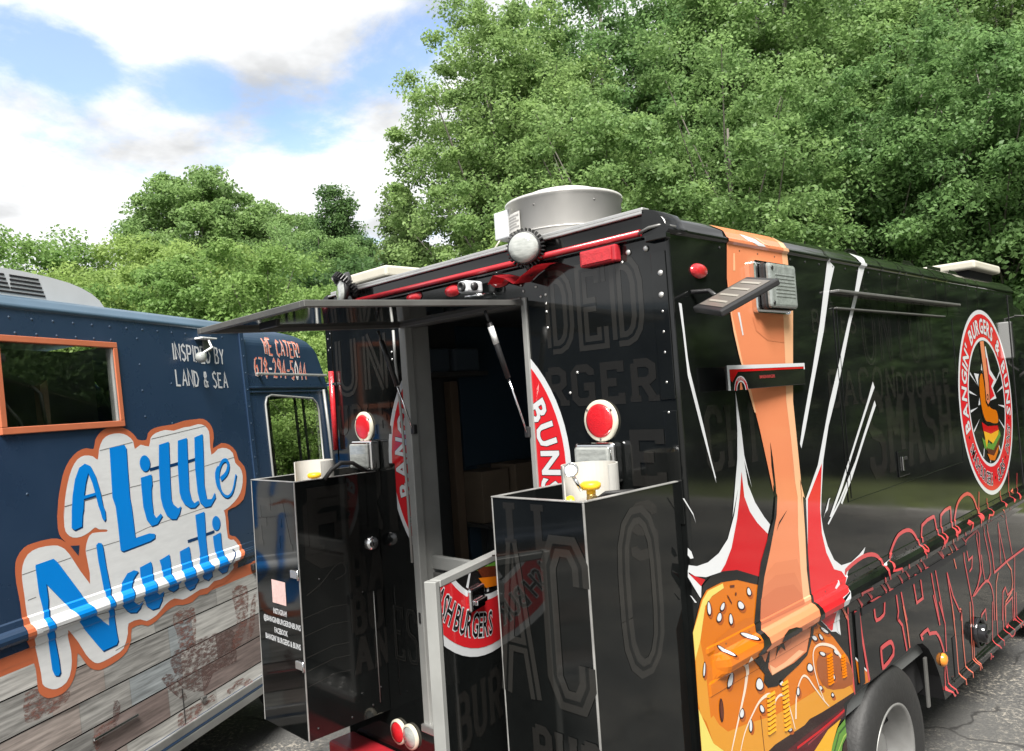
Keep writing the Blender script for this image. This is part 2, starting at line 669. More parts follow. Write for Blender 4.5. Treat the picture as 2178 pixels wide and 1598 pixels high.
# slab lettering made of strokes on a 0..1 grid (x 0..0.7)
SLAB = {
    'A': ([[(0.08, 0), (0.35, 1)], [(0.35, 1), (0.62, 0)], [(0.17, 0.33), (0.53, 0.33)]], [(0.08, 0), (0.62, 0)]),
    'B': ([[(0.14, 0), (0.14, 1)], [(0.14, 1), (0.46, 1), (0.58, 0.88), (0.58, 0.64), (0.48, 0.53), (0.14, 0.53)], [(0.48, 0.53), (0.61, 0.42), (0.61, 0.12), (0.48, 0), (0.14, 0)]], []),
    'C': ([[(0.6, 0.75), (0.6, 0.88), (0.48, 1), (0.22, 1), (0.1, 0.86), (0.1, 0.14), (0.22, 0), (0.48, 0), (0.6, 0.12), (0.6, 0.25)]], []),
    'D': ([[(0.14, 0), (0.14, 1)], [(0.14, 1), (0.34, 1), (0.46, 0.96), (0.55, 0.87), (0.6, 0.72), (0.6, 0.28), (0.55, 0.13), (0.46, 0.04), (0.34, 0), (0.14, 0)]], []),
    'E': ([[(0.6, 0.8), (0.6, 1), (0.14, 1), (0.14, 0), (0.6, 0), (0.6, 0.2)], [(0.14, 0.52), (0.48, 0.52)]], []),
    'F': ([[(0.6, 0.8), (0.6, 1), (0.14, 1), (0.14, 0)], [(0.14, 0.52), (0.48, 0.52)]], [(0.14, 0)]),
    'G': ([[(0.6, 0.78), (0.6, 0.88), (0.48, 1), (0.22, 1), (0.1, 0.86), (0.1, 0.14), (0.22, 0), (0.48, 0), (0.6, 0.12), (0.6, 0.45), (0.38, 0.45)]], []),
    'H': ([[(0.12, 0), (0.12, 1)], [(0.58, 0), (0.58, 1)], [(0.12, 0.5), (0.58, 0.5)]], [(0.12, 0), (0.12, 1), (0.58, 0), (0.58, 1)]),
    'I': ([[(0.3, 0), (0.3, 1)]], [(0.3, 0), (0.3, 1)]),
    'L': ([[(0.14, 1), (0.14, 0), (0.6, 0), (0.6, 0.25)]], [(0.14, 1)]),
    'M': ([[(0.08, 0), (0.08, 1)], [(0.08, 1), (0.35, 0.45)], [(0.35, 0.45), (0.62, 1)], [(0.62, 1), (0.62, 0)]], [(0.08, 0), (0.62, 0)]),
    'N': ([[(0.12, 0), (0.12, 1)], [(0.12, 1), (0.58, 0)], [(0.58, 0), (0.58, 1)]], [(0.12, 0), (0.58, 1)]),
    'O': ([[(0.1, 0.35), (0.1, 0.65), (0.12, 0.82), (0.19, 0.94), (0.29, 1), (0.41, 1), (0.51, 0.94), (0.58, 0.82), (0.6, 0.65), (0.6, 0.35), (0.58, 0.18), (0.51, 0.06), (0.41, 0), (0.29, 0), (0.19, 0.06), (0.12, 0.18), (0.1, 0.35)]], []),
    'R': ([[(0.14, 0), (0.14, 1)], [(0.14, 1), (0.46, 1), (0.6, 0.88), (0.6, 0.6), (0.46, 0.48), (0.14, 0.48)], [(0.36, 0.48), (0.6, 0)]], [(0.14, 0), (0.6, 0)]),
    'S': ([[(0.6, 0.78), (0.6, 0.88), (0.48, 1), (0.22, 1), (0.1, 0.88), (0.1, 0.65), (0.22, 0.53), (0.48, 0.47), (0.6, 0.35), (0.6, 0.12), (0.48, 0), (0.22, 0), (0.1, 0.12), (0.1, 0.22)]], []),
    'T': ([[(0.08, 0.8), (0.08, 1), (0.62, 1), (0.62, 0.8)], [(0.35, 1), (0.35, 0)]], [(0.35, 0)]),
    'U': ([[(0.12, 1), (0.12, 0.25), (0.15, 0.12), (0.22, 0.03), (0.31, 0), (0.39, 0), (0.48, 0.03), (0.55, 0.12), (0.58, 0.25), (0.58, 1)]], [(0.12, 1), (0.58, 1)]),
    'W': ([[(0.04, 1), (0.2, 0)], [(0.2, 0), (0.35, 0.7)], [(0.35, 0.7), (0.5, 0)], [(0.5, 0), (0.66, 1)]], []),
    'Y': ([[(0.08, 1), (0.35, 0.5), (0.62, 1)], [(0.35, 0.5), (0.35, 0)]], [(0.35, 0)]),
}


def slab_text(dc, s, org, h, w, m, layer=0, stroke=0.17, outline=None, serif=True, rot=0.0):
    """slab words from org (lower left): letter height h, advance w per letter; outline=(material, share) leaves only a contour"""
    cr, sr = math.cos(rot), math.sin(rot)
    for i, ch in enumerate(s):
        if ch not in SLAB:
            continue
        st, sf = SLAB[ch]

        def T(p):
            x, y = (i + p[0] * 1.22 + 0.05) * w, p[1] * h
            return (org[0] + x * cr - y * sr, org[1] + x * sr + y * cr)
        sw = stroke * min(h, w * 1.5)
        for line in st:
            dc.ribbon([T(p) for p in line], sw, m, layer)
            if outline:
                dc.ribbon([T(p) for p in line], sw * (1 - outline[1]), outline[0], layer + 0.95)
        if serif and not outline:
            for p in sf:
                dc.ribbon([T((p[0] - 0.14, p[1])), T((p[0] + 0.14, p[1]))], sw * 0.7, m, layer)


def word(name, s, org, h, w, m, f3, parent, stroke=0.17, outline=None, layer=-1):
    d_ = Decal()
    slab_text(d_, s, org, h, w, m, layer, stroke, outline)
    return d_.build(name, f3, parent)

# ================================================================ the setting
def ground_material():
    m = bpy.data.materials.new('worn_asphalt')
    m.use_nodes = True
    t = m.node_tree
    b = t.nodes['Principled BSDF']
    L = t.links.new
    tcn = t.nodes.new('ShaderNodeTexCoord')

    def noise(sc, det=6, ro=0.6):
        n = t.nodes.new('ShaderNodeTexNoise')
        n.inputs['Scale'].default_value = sc
        n.inputs['Detail'].default_value = det
        n.inputs['Roughness'].default_value = ro
        L(tcn.outputs['Object'], n.inputs['Vector'])
        return n.outputs['Fac']

    def rng(v, a, b_, lo=0.0, hi=1.0):
        n = t.nodes.new('ShaderNodeMapRange')
        n.interpolation_type = 'SMOOTHSTEP'
        for k, x in zip(('From Min', 'From Max', 'To Min', 'To Max'), (a, b_, lo, hi)):
            n.inputs[k].default_value = x
        L(v, n.inputs['Value'])
        return n.outputs[0]

    def mixc(f, a, b_):
        n = t.nodes.new('ShaderNodeMix')
        n.data_type = 'RGBA'
        L(f, n.inputs[0])
        for i, v in ((6, a), (7, b_)):
            if isinstance(v, tuple):
                n.inputs[i].default_value = (*v, 1)
            else:
                L(v, n.inputs[i])
        return n.outputs[2]
    base = mixc(rng(noise(70, 4), 0.35, 0.7), (0.036, 0.037, 0.038), (0.100, 0.098, 0.094))
    base = mixc(rng(noise(0.55, 5), 0.40, 0.68), base, (0.085, 0.084, 0.080))
    grit = rng(noise(30, 8, 0.8), 0.50, 0.60)
    area = rng(noise(0.9, 6, 0.65), 0.42, 0.58)
    mm = t.nodes.new('ShaderNodeMath')
    mm.operation = 'MULTIPLY'
    L(grit, mm.inputs[0])
    L(area, mm.inputs[1])
    base = mixc(mm.outputs[0], base, (0.34, 0.31, 0.26))
    vo = t.nodes.new('ShaderNodeTexVoronoi')
    vo.feature = 'DISTANCE_TO_EDGE'
    vo.inputs['Scale'].default_value = 0.55
    dn = t.nodes.new('ShaderNodeVectorMath')
    dn.operation = 'MULTIPLY_ADD'
    nn_ = t.nodes.new('ShaderNodeTexNoise')
    nn_.inputs['Scale'].default_value = 2.4
    nn_.inputs['Detail'].default_value = 6
    L(tcn.outputs['Object'], nn_.inputs['Vector'])
    L(nn_.outputs['Color'], dn.inputs[0])
    dn.inputs[1].default_value = (0.5, 0.5, 0.5)
    L(tcn.outputs['Object'], dn.inputs[2])
    L(dn.outputs[0], vo.inputs['Vector'])
    ck = rng(vo.outputs['Distance'], 0.002, 0.012)
    br = t.nodes.new('ShaderNodeMath')
    br.operation = 'MAXIMUM'
    L(ck, br.inputs[0])
    L(rng(noise(1.7, 6, 0.7), 0.46, 0.56), br.inputs[1])
    base = mixc(br.outputs[0], (0.030, 0.029, 0.028), base)
    L(base, b.inputs['Base Color'])
    b.inputs['Roughness'].default_value = 0.88
    bp = t.nodes.new('ShaderNodeBump')
    bp.inputs['Strength'].default_value = 0.6
    bp.inputs['Distance'].default_value = 0.01
    L(noise(60, 8, 0.7), bp.inputs['Height'])
    L(bp.outputs[0], b.inputs['Normal'])
    return m


def sheet(name, x0, x1, y0, y1, z, m):
    bm = bmesh.new()
    bm.faces.new([bm.verts.new(p) for p in ((x0, y0, z), (x1, y0, z), (x1, y1, z), (x0, y1, z))])
    o = from_bm(name, bm, m)
    o['kind'] = 'structure'
    return o


sheet('parking_lot', -300, 300, -300, 10.36, 0.0, ground_material())
GRASSM = mat('mown_grass', (0.090, 0.112, 0.032), rough=0.9, var=0.45, vscale=1.2, bump=0.8, bscale=60)
sheet('grass_verge', -300, 300, 10.51, 300, 0.11, GRASSM)
CONC = mat('kerb_concrete', (0.26, 0.25, 0.235), rough=0.85, var=0.2, vscale=3, bump=0.4, bscale=40)
kb = bmesh.new()
for i in range(-14, 14):
    add_box(kb, (i * 3.0, 10.36, -0.1), (i * 3.0 + 2.985, 10.52, 0.125), 0.02)
ko = from_bm('kerb', kb, CONC)
ko['kind'] = 'structure'

# ================================================================ black burger truck
TRUCK = thing('food_truck', 'black food truck wrapped with a punching fist and sesame bun graphic', 'food truck', (-1.1, 2.2, 0))
ZR = 2.755
RAIL = [(1.196, 0.0), (1.20, 0.003), (1.240, 0.004), (1.247, 0.018), (1.262, 0.034), (1.285, 0.041), (1.308, 0.036), (1.324, 0.020), (1.331, 0.005), (1.358, 0.004), (1.362, 0.0)]
ROOFP = [(2.755, 0.0), (2.763, 0.010), (2.774, 0.010), (2.780, 0.002), (2.800, -0.006), (2.822, -0.026), (2.838, -0.055), (2.846, -0.090)]
SKIRT = [(0.46, 0.03), (0.47, 0.034), (0.50, 0.034), (0.515, 0.012), (0.53, 0.0)]


def interp(tab, z):
    if z <= tab[0][0]:
        return tab[0][1] if z == tab[0][0] else 0.0
    for (a, x), (b, y) in zip(tab, tab[1:]):
        if z <= b:
            return x + (y - x) * (z - a) / (b - a)
    return tab[-1][1]


def sstep(a, b, x):
    t = min(max((x - a) / (b - a), 0), 1)
    return t * t * (3 - 2 * t)


def prof_side(y, z):
    if z > ZR:
        return interp(ROOFP, z)
    if 1.19 < z < 1.37:
        v = interp(RAIL, z)
        return v * sstep(0.07, 0.13, y) if v > 0.005 else v * sstep(0.04, 0.05, y)
    if z < 0.54 and y > 2.33:
        return interp(SKIRT, z) if z >= 0.46 else 0.03
    return 0.0


CUT_V = [z for z, _ in RAIL] + [z for z, _ in ROOFP] + [z for z, _ in SKIRT[1:]]
CUT_U = [0.04, 0.05, 0.07, 0.085, 0.10, 0.115, 0.13]


def FS(u, v, off):
    k = min(max((v - 2.79) * 14, 0), 1)
    return (off * (1 - 0.5 * k) + prof_side(u, v), u, v + off * k)


def FR(u, v, off):
    return (u, -off, v)


def FSL(u, v, off):                      # far (left) side wall
    return (-2.2 - prof_side(u, v) - off, u, v)


def panel(name, outline, f3, m, holes=(), cuts_v=(), cuts_u=(), parent=TRUCK):
    d = Decal()
    d.poly(outline, m, -2.0, holes=holes)
    return d.build(name, f3, parent, cuts_v, cuts_u)


side_outline = [(0.012, ZR), (0.012, 0.46), (1.06, 0.46), (1.06, 0.76), (1.10, 0.83), (1.17, 0.85), (1.98, 0.85), (2.05, 0.835), (2.13, 0.785), (2.20, 0.71), (2.27, 0.60), (2.32, 0.46), (4.5, 0.46), (4.5, ZR)]
panel('side_panel', side_outline, FS, BLACK, cuts_v=CUT_V, cuts_u=CUT_U)
panel('side_panel', side_outline, FSL, BLACK, cuts_v=CUT_V, cuts_u=CUT_U)
DX0, DX1, DZ0, DZ1 = -1.50, -0.69, 0.755, 2.615
rear_outline = [(-0.012, 0.46), (-2.188, 0.46), (-2.188, 2.755), (-2.174, 2.822), (-2.145, 2.838), (-2.11, 2.846), (-0.09, 2.846), (-0.055, 2.838), (-0.026, 2.822), (-0.012, 2.755)]
panel('rear_wall', rear_outline, FR, BLACK, holes=[[(DX0, DZ0), (DX1, DZ0), (DX1, DZ1), (DX0, DZ1)]])
# corner posts
for x0, sg in ((-0.012, 1), (-2.188, -1)):
    bm = bmesh.new()
    for z0, z1 in ((0.46, 2.76),):
        ra = [bm.verts.new((x0 + sg * 0.012 * math.sin(a), 0.012 - 0.012 * math.cos(a), z0)) for a in [k * math.pi / 12 for k in range(7)]]
        rb = [bm.verts.new((v.co.x, v.co.y, z1)) for v in ra]
        for k in range(6):
            bm.faces.new((ra[k], ra[k + 1], rb[k + 1], rb[k])).smooth = True
    from_bm('corner_post', bm, BLACK, TRUCK)
# roof skin
bm = bmesh.new()
prof = [(x, z) for z, x in ROOFP] + [(-0.2, 2.85), (-1.1, 2.856), (-2.0, 2.85)] + [(-2.2 - x, z) for z, x in reversed(ROOFP)]
ra = [bm.verts.new((x, 0.0, z)) for x, z in prof]
rb = [bm.verts.new((x, 4.5, z)) for x, z in prof]
for k in range(len(prof) - 1):
    bm.faces.new((ra[k], ra[k + 1], rb[k + 1], rb[k])).smooth = True
from_bm('roof', bm, BLACK, TRUCK)
# underbody, interior lining
box('chassis', (-2.1, 0.15, 0.50), (-0.1, 4.6, 0.74), DARK, TRUCK, 0.01)
box('chassis_rail', (-1.62, 0.05, 0.36), (-1.52, 5.6, 0.52), BPLAS, TRUCK, 0.01)
box('chassis_rail', (-0.68, 0.05, 0.36), (-0.58, 5.6, 0.52), BPLAS, TRUCK, 0.01)
box('interior_floor', (-2.14, 0.02, 0.735), (-0.06, 4.45, 0.75), INTW, TRUCK, 0.0)
box('interior_wall', (-2.16, 0.04, 0.75), (-2.14, 4.45, 2.75), INTW, TRUCK, 0.0)
box('interior_wall', (-0.06, 0.04, 0.75), (-0.04, 4.45, 2.75), INTW, TRUCK, 0.0)
box('interior_ceiling', (-2.15, 0.03, 2.72), (-0.05, 4.45, 2.74), INTW, TRUCK, 0.0)
box('interior_bulkhead', (-2.14, 4.40, 0.75), (-0.06, 4.43, 2.72), DARK, TRUCK, 0.0)
# kitchen block seen through the door
box('curtain', (-2.138, 0.86, 1.84), (-2.12, 2.60, 2.70), NAVYIN, TRUCK, 0.004)
box('curtain', (-2.138, 0.86, 1.0), (-2.115, 0.95, 1.84), NAVYIN, TRUCK, 0.004)
box('counter', (-2.13, 1.0, 0.752), (-1.75, 1.9, 1.49), INTW, TRUCK, 0.01)
box('counter_rail', (-1.60, 0.075, 1.455), (-0.70, 0.10, 1.52), ALUP, TRUCK, 0.006)
box('counter_rail', (-1.60, 0.075, 0.80), (-0.70, 0.10, 1.44), ALUD, TRUCK, 0.006)
box('shelf_post', (-2.08, 0.70, 0.76), (-2.02, 0.76, 2.36), WOOD, TRUCK, 0.004)
box('shelf', (-2.138, 0.42, 2.385), (-1.90, 0.90, 2.41), ALUD, TRUCK, 0.003)
box('shelf', (-2.138, 0.78, 1.50), (-1.85, 1.60, 1.52), ALUD, TRUCK, 0.003)
for i, (x, y, z, w, h) in enumerate(((-2.11, 0.80, 1.522, 0.20, 0.30), (-2.11, 1.06, 1.522, 0.22, 0.32), (-2.11, 1.32, 1.522, 0.20, 0.22))):
    tag(box('cardboard_box', (x, y, z), (x + w, y + 0.22, z + h), CARD, None, 0.004), ['brown cardboard box on the inside shelf, nearest the left door jamb', 'tall brown cardboard box in the middle of the inside shelf', 'small brown cardboard box at the right end of the inside shelf'][i], 'box', 'boxes inside the burger truck')
for i, (x, w) in enumerate(((0.44, 0.20), (0.67, 0.20))):
    tag(box('storage_tub', (-2.12, x, 2.412), (-1.93, x + w, 2.55), mat('grey_blue_tub', (0.10, 0.13, 0.16), rough=0.4), None, 0.015), ['grey storage tub on the high shelf inside, left one', 'grey storage tub on the high shelf inside, right one'][i], 'tub', 'tubs inside the burger truck')
# door frame
box('door_jamb', (DX0 - 0.018, -0.014, DZ0 - 0.02), (DX0 + 0.030, 0.030, DZ1), ALUP, TRUCK, 0.004)
box('door_jamb', (DX0 + 0.006, 0.031, DZ0), (DX0 + 0.012, 0.14, DZ1), ALUP, TRUCK, 0.0)
box('door_jamb', (DX1 - 0.012, -0.010, DZ0), (DX1 + 0.014, 0.05, DZ1 + 0.02), ALUP, TRUCK, 0.003)
box('door_header', (DX0 - 0.01, -0.008, DZ1 - 0.012), (DX1 + 0.01, 0.06, DZ1 + 0.012), ALUD, TRUCK, 0.003)
sill = box('door_sill', (DX0 - 0.02, -0.03, DZ0 - 0.035), (DX1 + 0.02, 0.13, DZ0), ALU, TRUCK, 0.004)
bm = bmesh.new()
for i in range(14):
    for j in range(3):
        a = 0.8 if (i + j) % 2 else -0.8
        c = Vector((DX0 + 0.04 + i * 0.055, 0.0 + j * 0.042, DZ0 + 0.001))
        d = Vector((math.cos(a), math.sin(a), 0)) * 0.017
        n = Vector((-d.y, d.x, 0)) * 0.3
        q = [bm.verts.new(p) for p in (c - d, c + n, c + d, c - n)]
        bm.faces.new(q)
        tpv = bm.verts.new(c + Vector((0, 0, 0.003)))
        for k in range(4):
            bm.faces.new((q[k], q[(k + 1) % 4], tpv))
from_bm('tread_pattern', bm, ALU, sill)['kind'] = 'stuff'
# weather strip hanging on the left jamb
tube('weather_strip', [(DX0 - 0.055, -0.018, 2.60), (DX0 - 0.050, -0.02, 2.45), (DX0 - 0.038, -0.02, 2.30), (DX0 - 0.030, -0.018, 2.10), (DX0 - 0.024, -0.018, 1.80), (DX0 - 0.022, -0.018, 1.50)], 0.007, ALUP, TRUCK, 6)
box('jamb_strike', (DX0 - 0.001, -0.018, 1.22), (DX0 + 0.012, -0.013, 1.27), BPLAS, TRUCK, 0.001)

# upper hatch flipped up on gas struts
HA = Vector((0, -1, -0.040)).normalized()
HN = Vector((0, -0.040, 1)).normalized()


def FH(u, v, t):                           # u across, v outwards from hinge, t up
    p = Vector((u, -0.012, 2.622)) + HA * v + HN * t
    return p


bm = bmesh.new()
add_box(bm, (-1.498, 0.0, -0.003), (-0.69, 0.965, 0.002), 0, 1, 0)
for lo, hi in (((-0.716, 0.0, -0.018), (-0.688, 0.967, 0.004)), ((-1.500, 0.0, -0.018), (-1.474, 0.967, 0.004)), ((-1.4735, 0.940, -0.0178), (-0.7165, 0.966, 0.0038)), ((-1.4735, 0.001, -0.0178), (-0.7165, 0.03, 0.0038))):
    add_box(bm, lo, hi, 0.002, 1, 1)
for v in bm.verts:
    v.co = FH(*v.co)
hatch = from_bm('upper_hatch', bm, [BLACK, ALUD], TRUCK)
tube('hinge', [(-1.49, -0.012, 2.632), (-0.695, -0.012, 2.632)], 0.007, ALUD, hatch, 8)
box('hatch_handle', (-1.15, -0.90, 2.545), (-1.02, -0.885, 2.57), BPLAS, hatch, 0.003)
for xs, up, lo in ((-0.735, (-0.735, -0.175, 2.585), (-0.705, -0.02, 2.10)), (-1.455, (-1.455, -0.175, 2.585), (-1.450, -0.02, 2.125))):
    a, b = Vector(up), Vector(lo)
    bm = bmesh.new()
    add_tube(bm, [a, a.lerp(b, 0.10)], 0.006, 8, True, 0)
    add_tube(bm, [a.lerp(b, 0.10), a.lerp(b, 0.55)], 0.0115, 10, True, 0)
    add_tube(bm, [a.lerp(b, 0.56), b], 0.0045, 8, True, 1)
    st = from_bm('gas_strut', bm, [BPLAS, CHROME], TRUCK)
    if xs > -1:
        bm = bmesh.new()
        add_tube(bm, [a.lerp(b, 0.13), a.lerp(b, 0.27)], 0.0122, 10)
        from_bm('strut_label', bm, SIGNW, st)
    bm = bmesh.new()
    add_box(bm, b - Vector((0.012, 0.004, 0.022)), b + Vector((0.012, 0.02, 0.022)), 0.004)
    from_bm('strut_mount', bm, BPLAS, st)

# lower half door swung out against the cabinet
DH = Vector((-0.69, -0.012, 0))
DD = Vector((0.3411, -0.9400, 0)).normalized()
DN = Vector((-DD.y, DD.x, 0))
if DN.x < 0:
    DN = -DN


def FD(u, v, off):
    return DH + DD * u + DN * off + Vector((0, 0, v))


bm = bmesh.new()
add_box(bm, (0.02, 0.775, -0.028), (0.7635, 1.678, 0.0), 0.0, 1, 0)
for lo, hi in (((0.764, 0.755, -0.036), (0.788, 1.70, 0.005)), ((0.012, 1.677, -0.036), (0.756, 1.699, 0.004)), ((0.0, 0.757, -0.035), (0.02, 1.70, 0.003)), ((0.021, 0.756, -0.036), (0.756, 0.776, 0.003))):
    add_box(bm, lo, hi, 0.002, 1, 1)
for v in bm.verts:
    v.co = FD(v.co.x, v.co.y, v.co.z)
hdoor = from_bm('half_door', bm, [BLACK, ALUP], TRUCK)


def framed(name, lo, hi, m, parent, f3, bev=0.003):
    bm = bmesh.new()
    add_box(bm, lo, hi, bev)
    for v in bm.verts:
        v.co = f3(v.co.x, v.co.y, v.co.z)
    return from_bm(name, bm, m, parent)


dl = framed('door_latch', (0.50, 1.555, 0.001), (0.60, 1.63, 0.02), CHROME, hdoor, FD, 0.008)
framed('latch_lever', (0.515, 1.575, 0.02), (0.585, 1.592, 0.035), CHROME, dl, FD, 0.004)
framed('door_stay', (0.60, 0.955, 0.003), (0.71, 0.985, 0.02), CHROME, hdoor, FD, 0.004)
framed('hinge_leaf', (0.745, 0.80, 0.0055), (0.785, 0.93, 0.012), ALU, hdoor, FD, 0.002)

# roof edge trim, red tube, header
bm = bmesh.new()
add_box(bm, (-2.10, -0.012, 2.847), (-0.085, 0.03, 2.862), 0.004, 2, 0)
add_box(bm, (-2.12, -0.018, 2.836), (-0.075, -0.004, 2.8465), 0.003, 2, 0)
from_bm('roof_edge_trim', bm, ALU, TRUCK)
tube('red_rail', [(-2.10, -0.012, 2.785), (-0.10, -0.012, 2.775)], 0.012, REDP, TRUCK, 10)
bm = bmesh.new()
add_box(bm, (-2.11, -0.022, 2.755), (-0.09, -0.002, 2.762), 0.002, 1, 0)
from_bm('header_lip', bm, BLACK, TRUCK)
# roof corner casting right and left
for sx in (0, 1):
    mx = (lambda p: p) if sx == 0 else (lambda p: Vector((-2.2 - p.x, p.y, p.z)))
    bm = bmesh.new()
    pr = [(z, x) for z, x in ROOFP]
    for y0, y1, g in ((-0.018, 0.10, 0.006),):
        a = [bm.verts.new((x + g, y0, z + (g if z > 2.8 else 0))) for z, x in pr]
        b = [bm.verts.new((x + g, y1, z + (g if z > 2.8 else 0))) for z, x in pr]
        for k in range(len(pr) - 1):
            bm.faces.new((a[k], a[k + 1], b[k + 1], b[k])).smooth = True
        bm.faces.new(a + [bm.verts.new((-0.09, y0, 2.755))])
    add_box(bm, (-0.075, -0.028, 2.735), (0.012, 0.002, 2.758), 0.004, 2, 0)
    for v in bm.verts:
        v.co = mx(v.co)
    cc = from_bm('roof_corner_cap', bm, BLACK, TRUCK)
    tube('corner_bead', [mx(Vector(p)) for p in ((-0.10, -0.022, 2.772), (-0.055, -0.026, 2.782), (-0.01, -0.012, 2.786), (0.014, 0.03, 2.776))], 0.006, GREYP, cc, 6)

# marker lamps on the rear header
for p, w, h in (((-0.816,2.722), 0.050, 0.024), ((-1.115,2.727), 0.050, 0.024), ((-1.395,2.738), 0.050, 0.022)):
    bm = bmesh.new()
    add_lathe(bm, [(1.12, 0), (1.12, 0.2), (1.0, 0.22), (0.85, 0.75), (0, 0.9)], (0, 0, 0), (0, -1, 0), 20, 0, up=(0, 0, 1))
    for v in bm.verts:
        v.co = Vector((p[0] + v.co.x * w, -0.002 + v.co.y * 0.018, p[1] + v.co.z * h))
    from_bm('marker_lamp', bm, LENSR, TRUCK)
c0 = (-0.278,2.725)
ml = box('clearance_lamp', (c0[0] - 0.083, -0.035, c0[1] - 0.030), (c0[0] + 0.083, -0.002, c0[1] + 0.030), REDP, TRUCK, 0.006)
box('lens', (c0[0] - 0.070, -0.040, c0[1] - 0.023), (c0[0] + 0.066, -0.0355, c0[1] + 0.023), LENSR, ml, 0.002)
# red bracket under the flood light
c1 = (-0.591,2.71)
bm = bmesh.new()
pts = [(-0.20, 0.0), (-0.165, 0.030), (-0.10, 0.008), (-0.055, -0.020), (-0.01, 0.004), (0.06, 0.030), (0.10, 0.032)]
a = [bm.verts.new((c1[0] + x, -0.004, c1[1] + z)) for x, z in pts]
b = [bm.verts.new((c1[0] + x, -0.10, c1[1] + z - 0.012)) for x, z in pts]
for k in range(len(pts) - 1):
    bm.faces.new((a[k], a[k + 1], b[k + 1], b[k]))
bmesh.ops.solidify(bm, geom=bm.faces[:], thickness=0.003)
lb = from_bm('light_bracket', bm, REDP, TRUCK)


def flood(c, nrm, r, parent, label=None):
    nrm = Vector(nrm).normalized()
    bm = bmesh.new()
    add_lathe(bm, [(0, 0.030), (r * 0.6, 0.028), (r * 0.93, 0.018), (r, 0.006)], c, nrm, 32, 1, up=(0, 0, 1))
    add_lathe(bm, [(r * 0.999, 0.008), (r * 1.07, 0.008), (r * 1.10, -0.012), (r * 1.05, -0.03), (r * 0.9, -0.05), (r * 0.6, -0.062), (0, -0.064)], c, nrm, 32, 0, up=(0, 0, 1))
    o = from_bm('flood_light', bm, [BPLAS, LENSW], parent)
    u, w = basis(nrm)
    bm = bmesh.new()
    for k in range(30):
        a_ = 6.28318 * k / 30
        d = u * math.cos(a_) + w * math.sin(a_)
        q = Vector(c) + d * r * 1.06 - nrm * 0.035
        tn = nrm.cross(d)
        vs = [bm.verts.new(q + d * x * 0.014 + nrm * y * 0.016 + tn * z * 0.0022) for x in (-1, 1) for y in (-1, 1) for z in (-1, 1)]
        for f in ((0, 1, 3, 2), (4, 6, 7, 5), (0, 4, 5, 1), (2, 3, 7, 6), (0, 2, 6, 4), (1, 5, 7, 3)):
            bm.faces.new([vs[i] for i in f])
    from_bm('cooling_fins', bm, BPLAS, o)
    bm = bmesh.new()
    add_tube(bm, [Vector(c) - Vector((0, 0, r * 1.02)) - nrm * 0.03, Vector(c) - Vector((0.0, -0.02, r + 0.045)) - nrm * 0.04], 0.010, 8)
    from_bm('light_stem', bm, BPLAS, o)
    return o


flood((-0.585,-0.09,2.809), (0.52, -0.85, -0.10), 0.059, TRUCK)
flood((-1.912,-0.06,2.842), (-0.25, -0.80, -0.85), 0.066, TRUCK)
# little white security camera on the header
cc = Vector((-0.931,-0.06,2.709))
bm = bmesh.new()
add_box(bm, cc - Vector((0.032, 0.05, 0.024)), cc + Vector((0.024, 0.045, 0.026)), 0.010)
add_lathe(bm, [(0.020, 0), (0.020, 0.012), (0.014, 0.013), (0.013, 0.004), (0, 0.003)], cc + Vector((0.0, -0.049, 0.0)), (0.0, -1, 0), 16, 1)
add_lathe(bm, [(0.017, 0), (0.017, 0.012), (0, 0.013)], cc + Vector((0.023, -0.01, 0.0)), (1, 0, 0), 14, 1)
cmo = from_bm('security_camera', bm, [WPLAS, BPLAS], TRUCK)
tube('camera_bracket', [cc + Vector((-0.04, 0.0, -0.034)), cc + Vector((0.02, 0.0, -0.036)), cc + Vector((0.05, 0.05, -0.03))], 0.006, CHROME, cmo, 8)

# bolts and rivets on the rear wall: one shared dome each
bm = bmesh.new()
add_lathe(bm, [(0.0105, 0), (0.0105, 0.002), (0.008, 0.005), (0.004, 0.0066), (0, 0.007)], (0, 0, 0), (0, -1, 0), 10)
bolt0 = from_bm('bolt', bm, ALU)
bm = bmesh.new()
add_lathe(bm, [(0.0055, 0), (0.004, 0.0025), (0, 0.0032)], (0, 0, 0), (0, -1, 0), 8)
rivet0 = from_bm('rivet', bm, ALU)
BOLTS = [(-0.164,2.72),(-0.089,2.72),(-0.037,2.627),(-0.04,2.553)]
BOLTS2 = [(-0.039,2.497),(-0.041,2.428),(-0.042,2.358),(-0.044,2.257),(-0.045,2.155),(-2.142,2.647),(-2.146,2.572),(-0.571,2.63),(-0.571,2.595),(-0.572,2.564),(-0.572,2.501)]
bm_first = True
for i, p in enumerate(BOLTS):
    if i == 0:
        bolt0.parent = TRUCK
        bolt0.location = Vector((p[0], -0.0025, p[1])) - ROOTLOC[TRUCK.name]
    else:
        place(bolt0, (p[0], -0.0025, p[1]), TRUCK)
RIV = list(BOLTS2) + [(-2.165, 2.62), (-2.165, 2.56), (-1.60, 2.50), (-1.60, 2.465), (-1.602, 2.38), (-1.60, 2.22)]
RIV += [(-0.055, z) for z in (1.80, 1.65, 1.20, 1.05, 0.9)] + [(-0.438,2.318),(-0.48,2.243),(-0.597,2.626),(-0.194,2.69),(-0.701,2.686),(-0.689,2.661),(-0.62,2.668)]
for i, p in enumerate(RIV):
    if i == 0:
        rivet0.parent = TRUCK
        rivet0.location = Vector((p[0], -0.0025, p[1])) - ROOTLOC[TRUCK.name]
    else:
        place(rivet0, (p[0], -0.0025, p[1]), TRUCK)
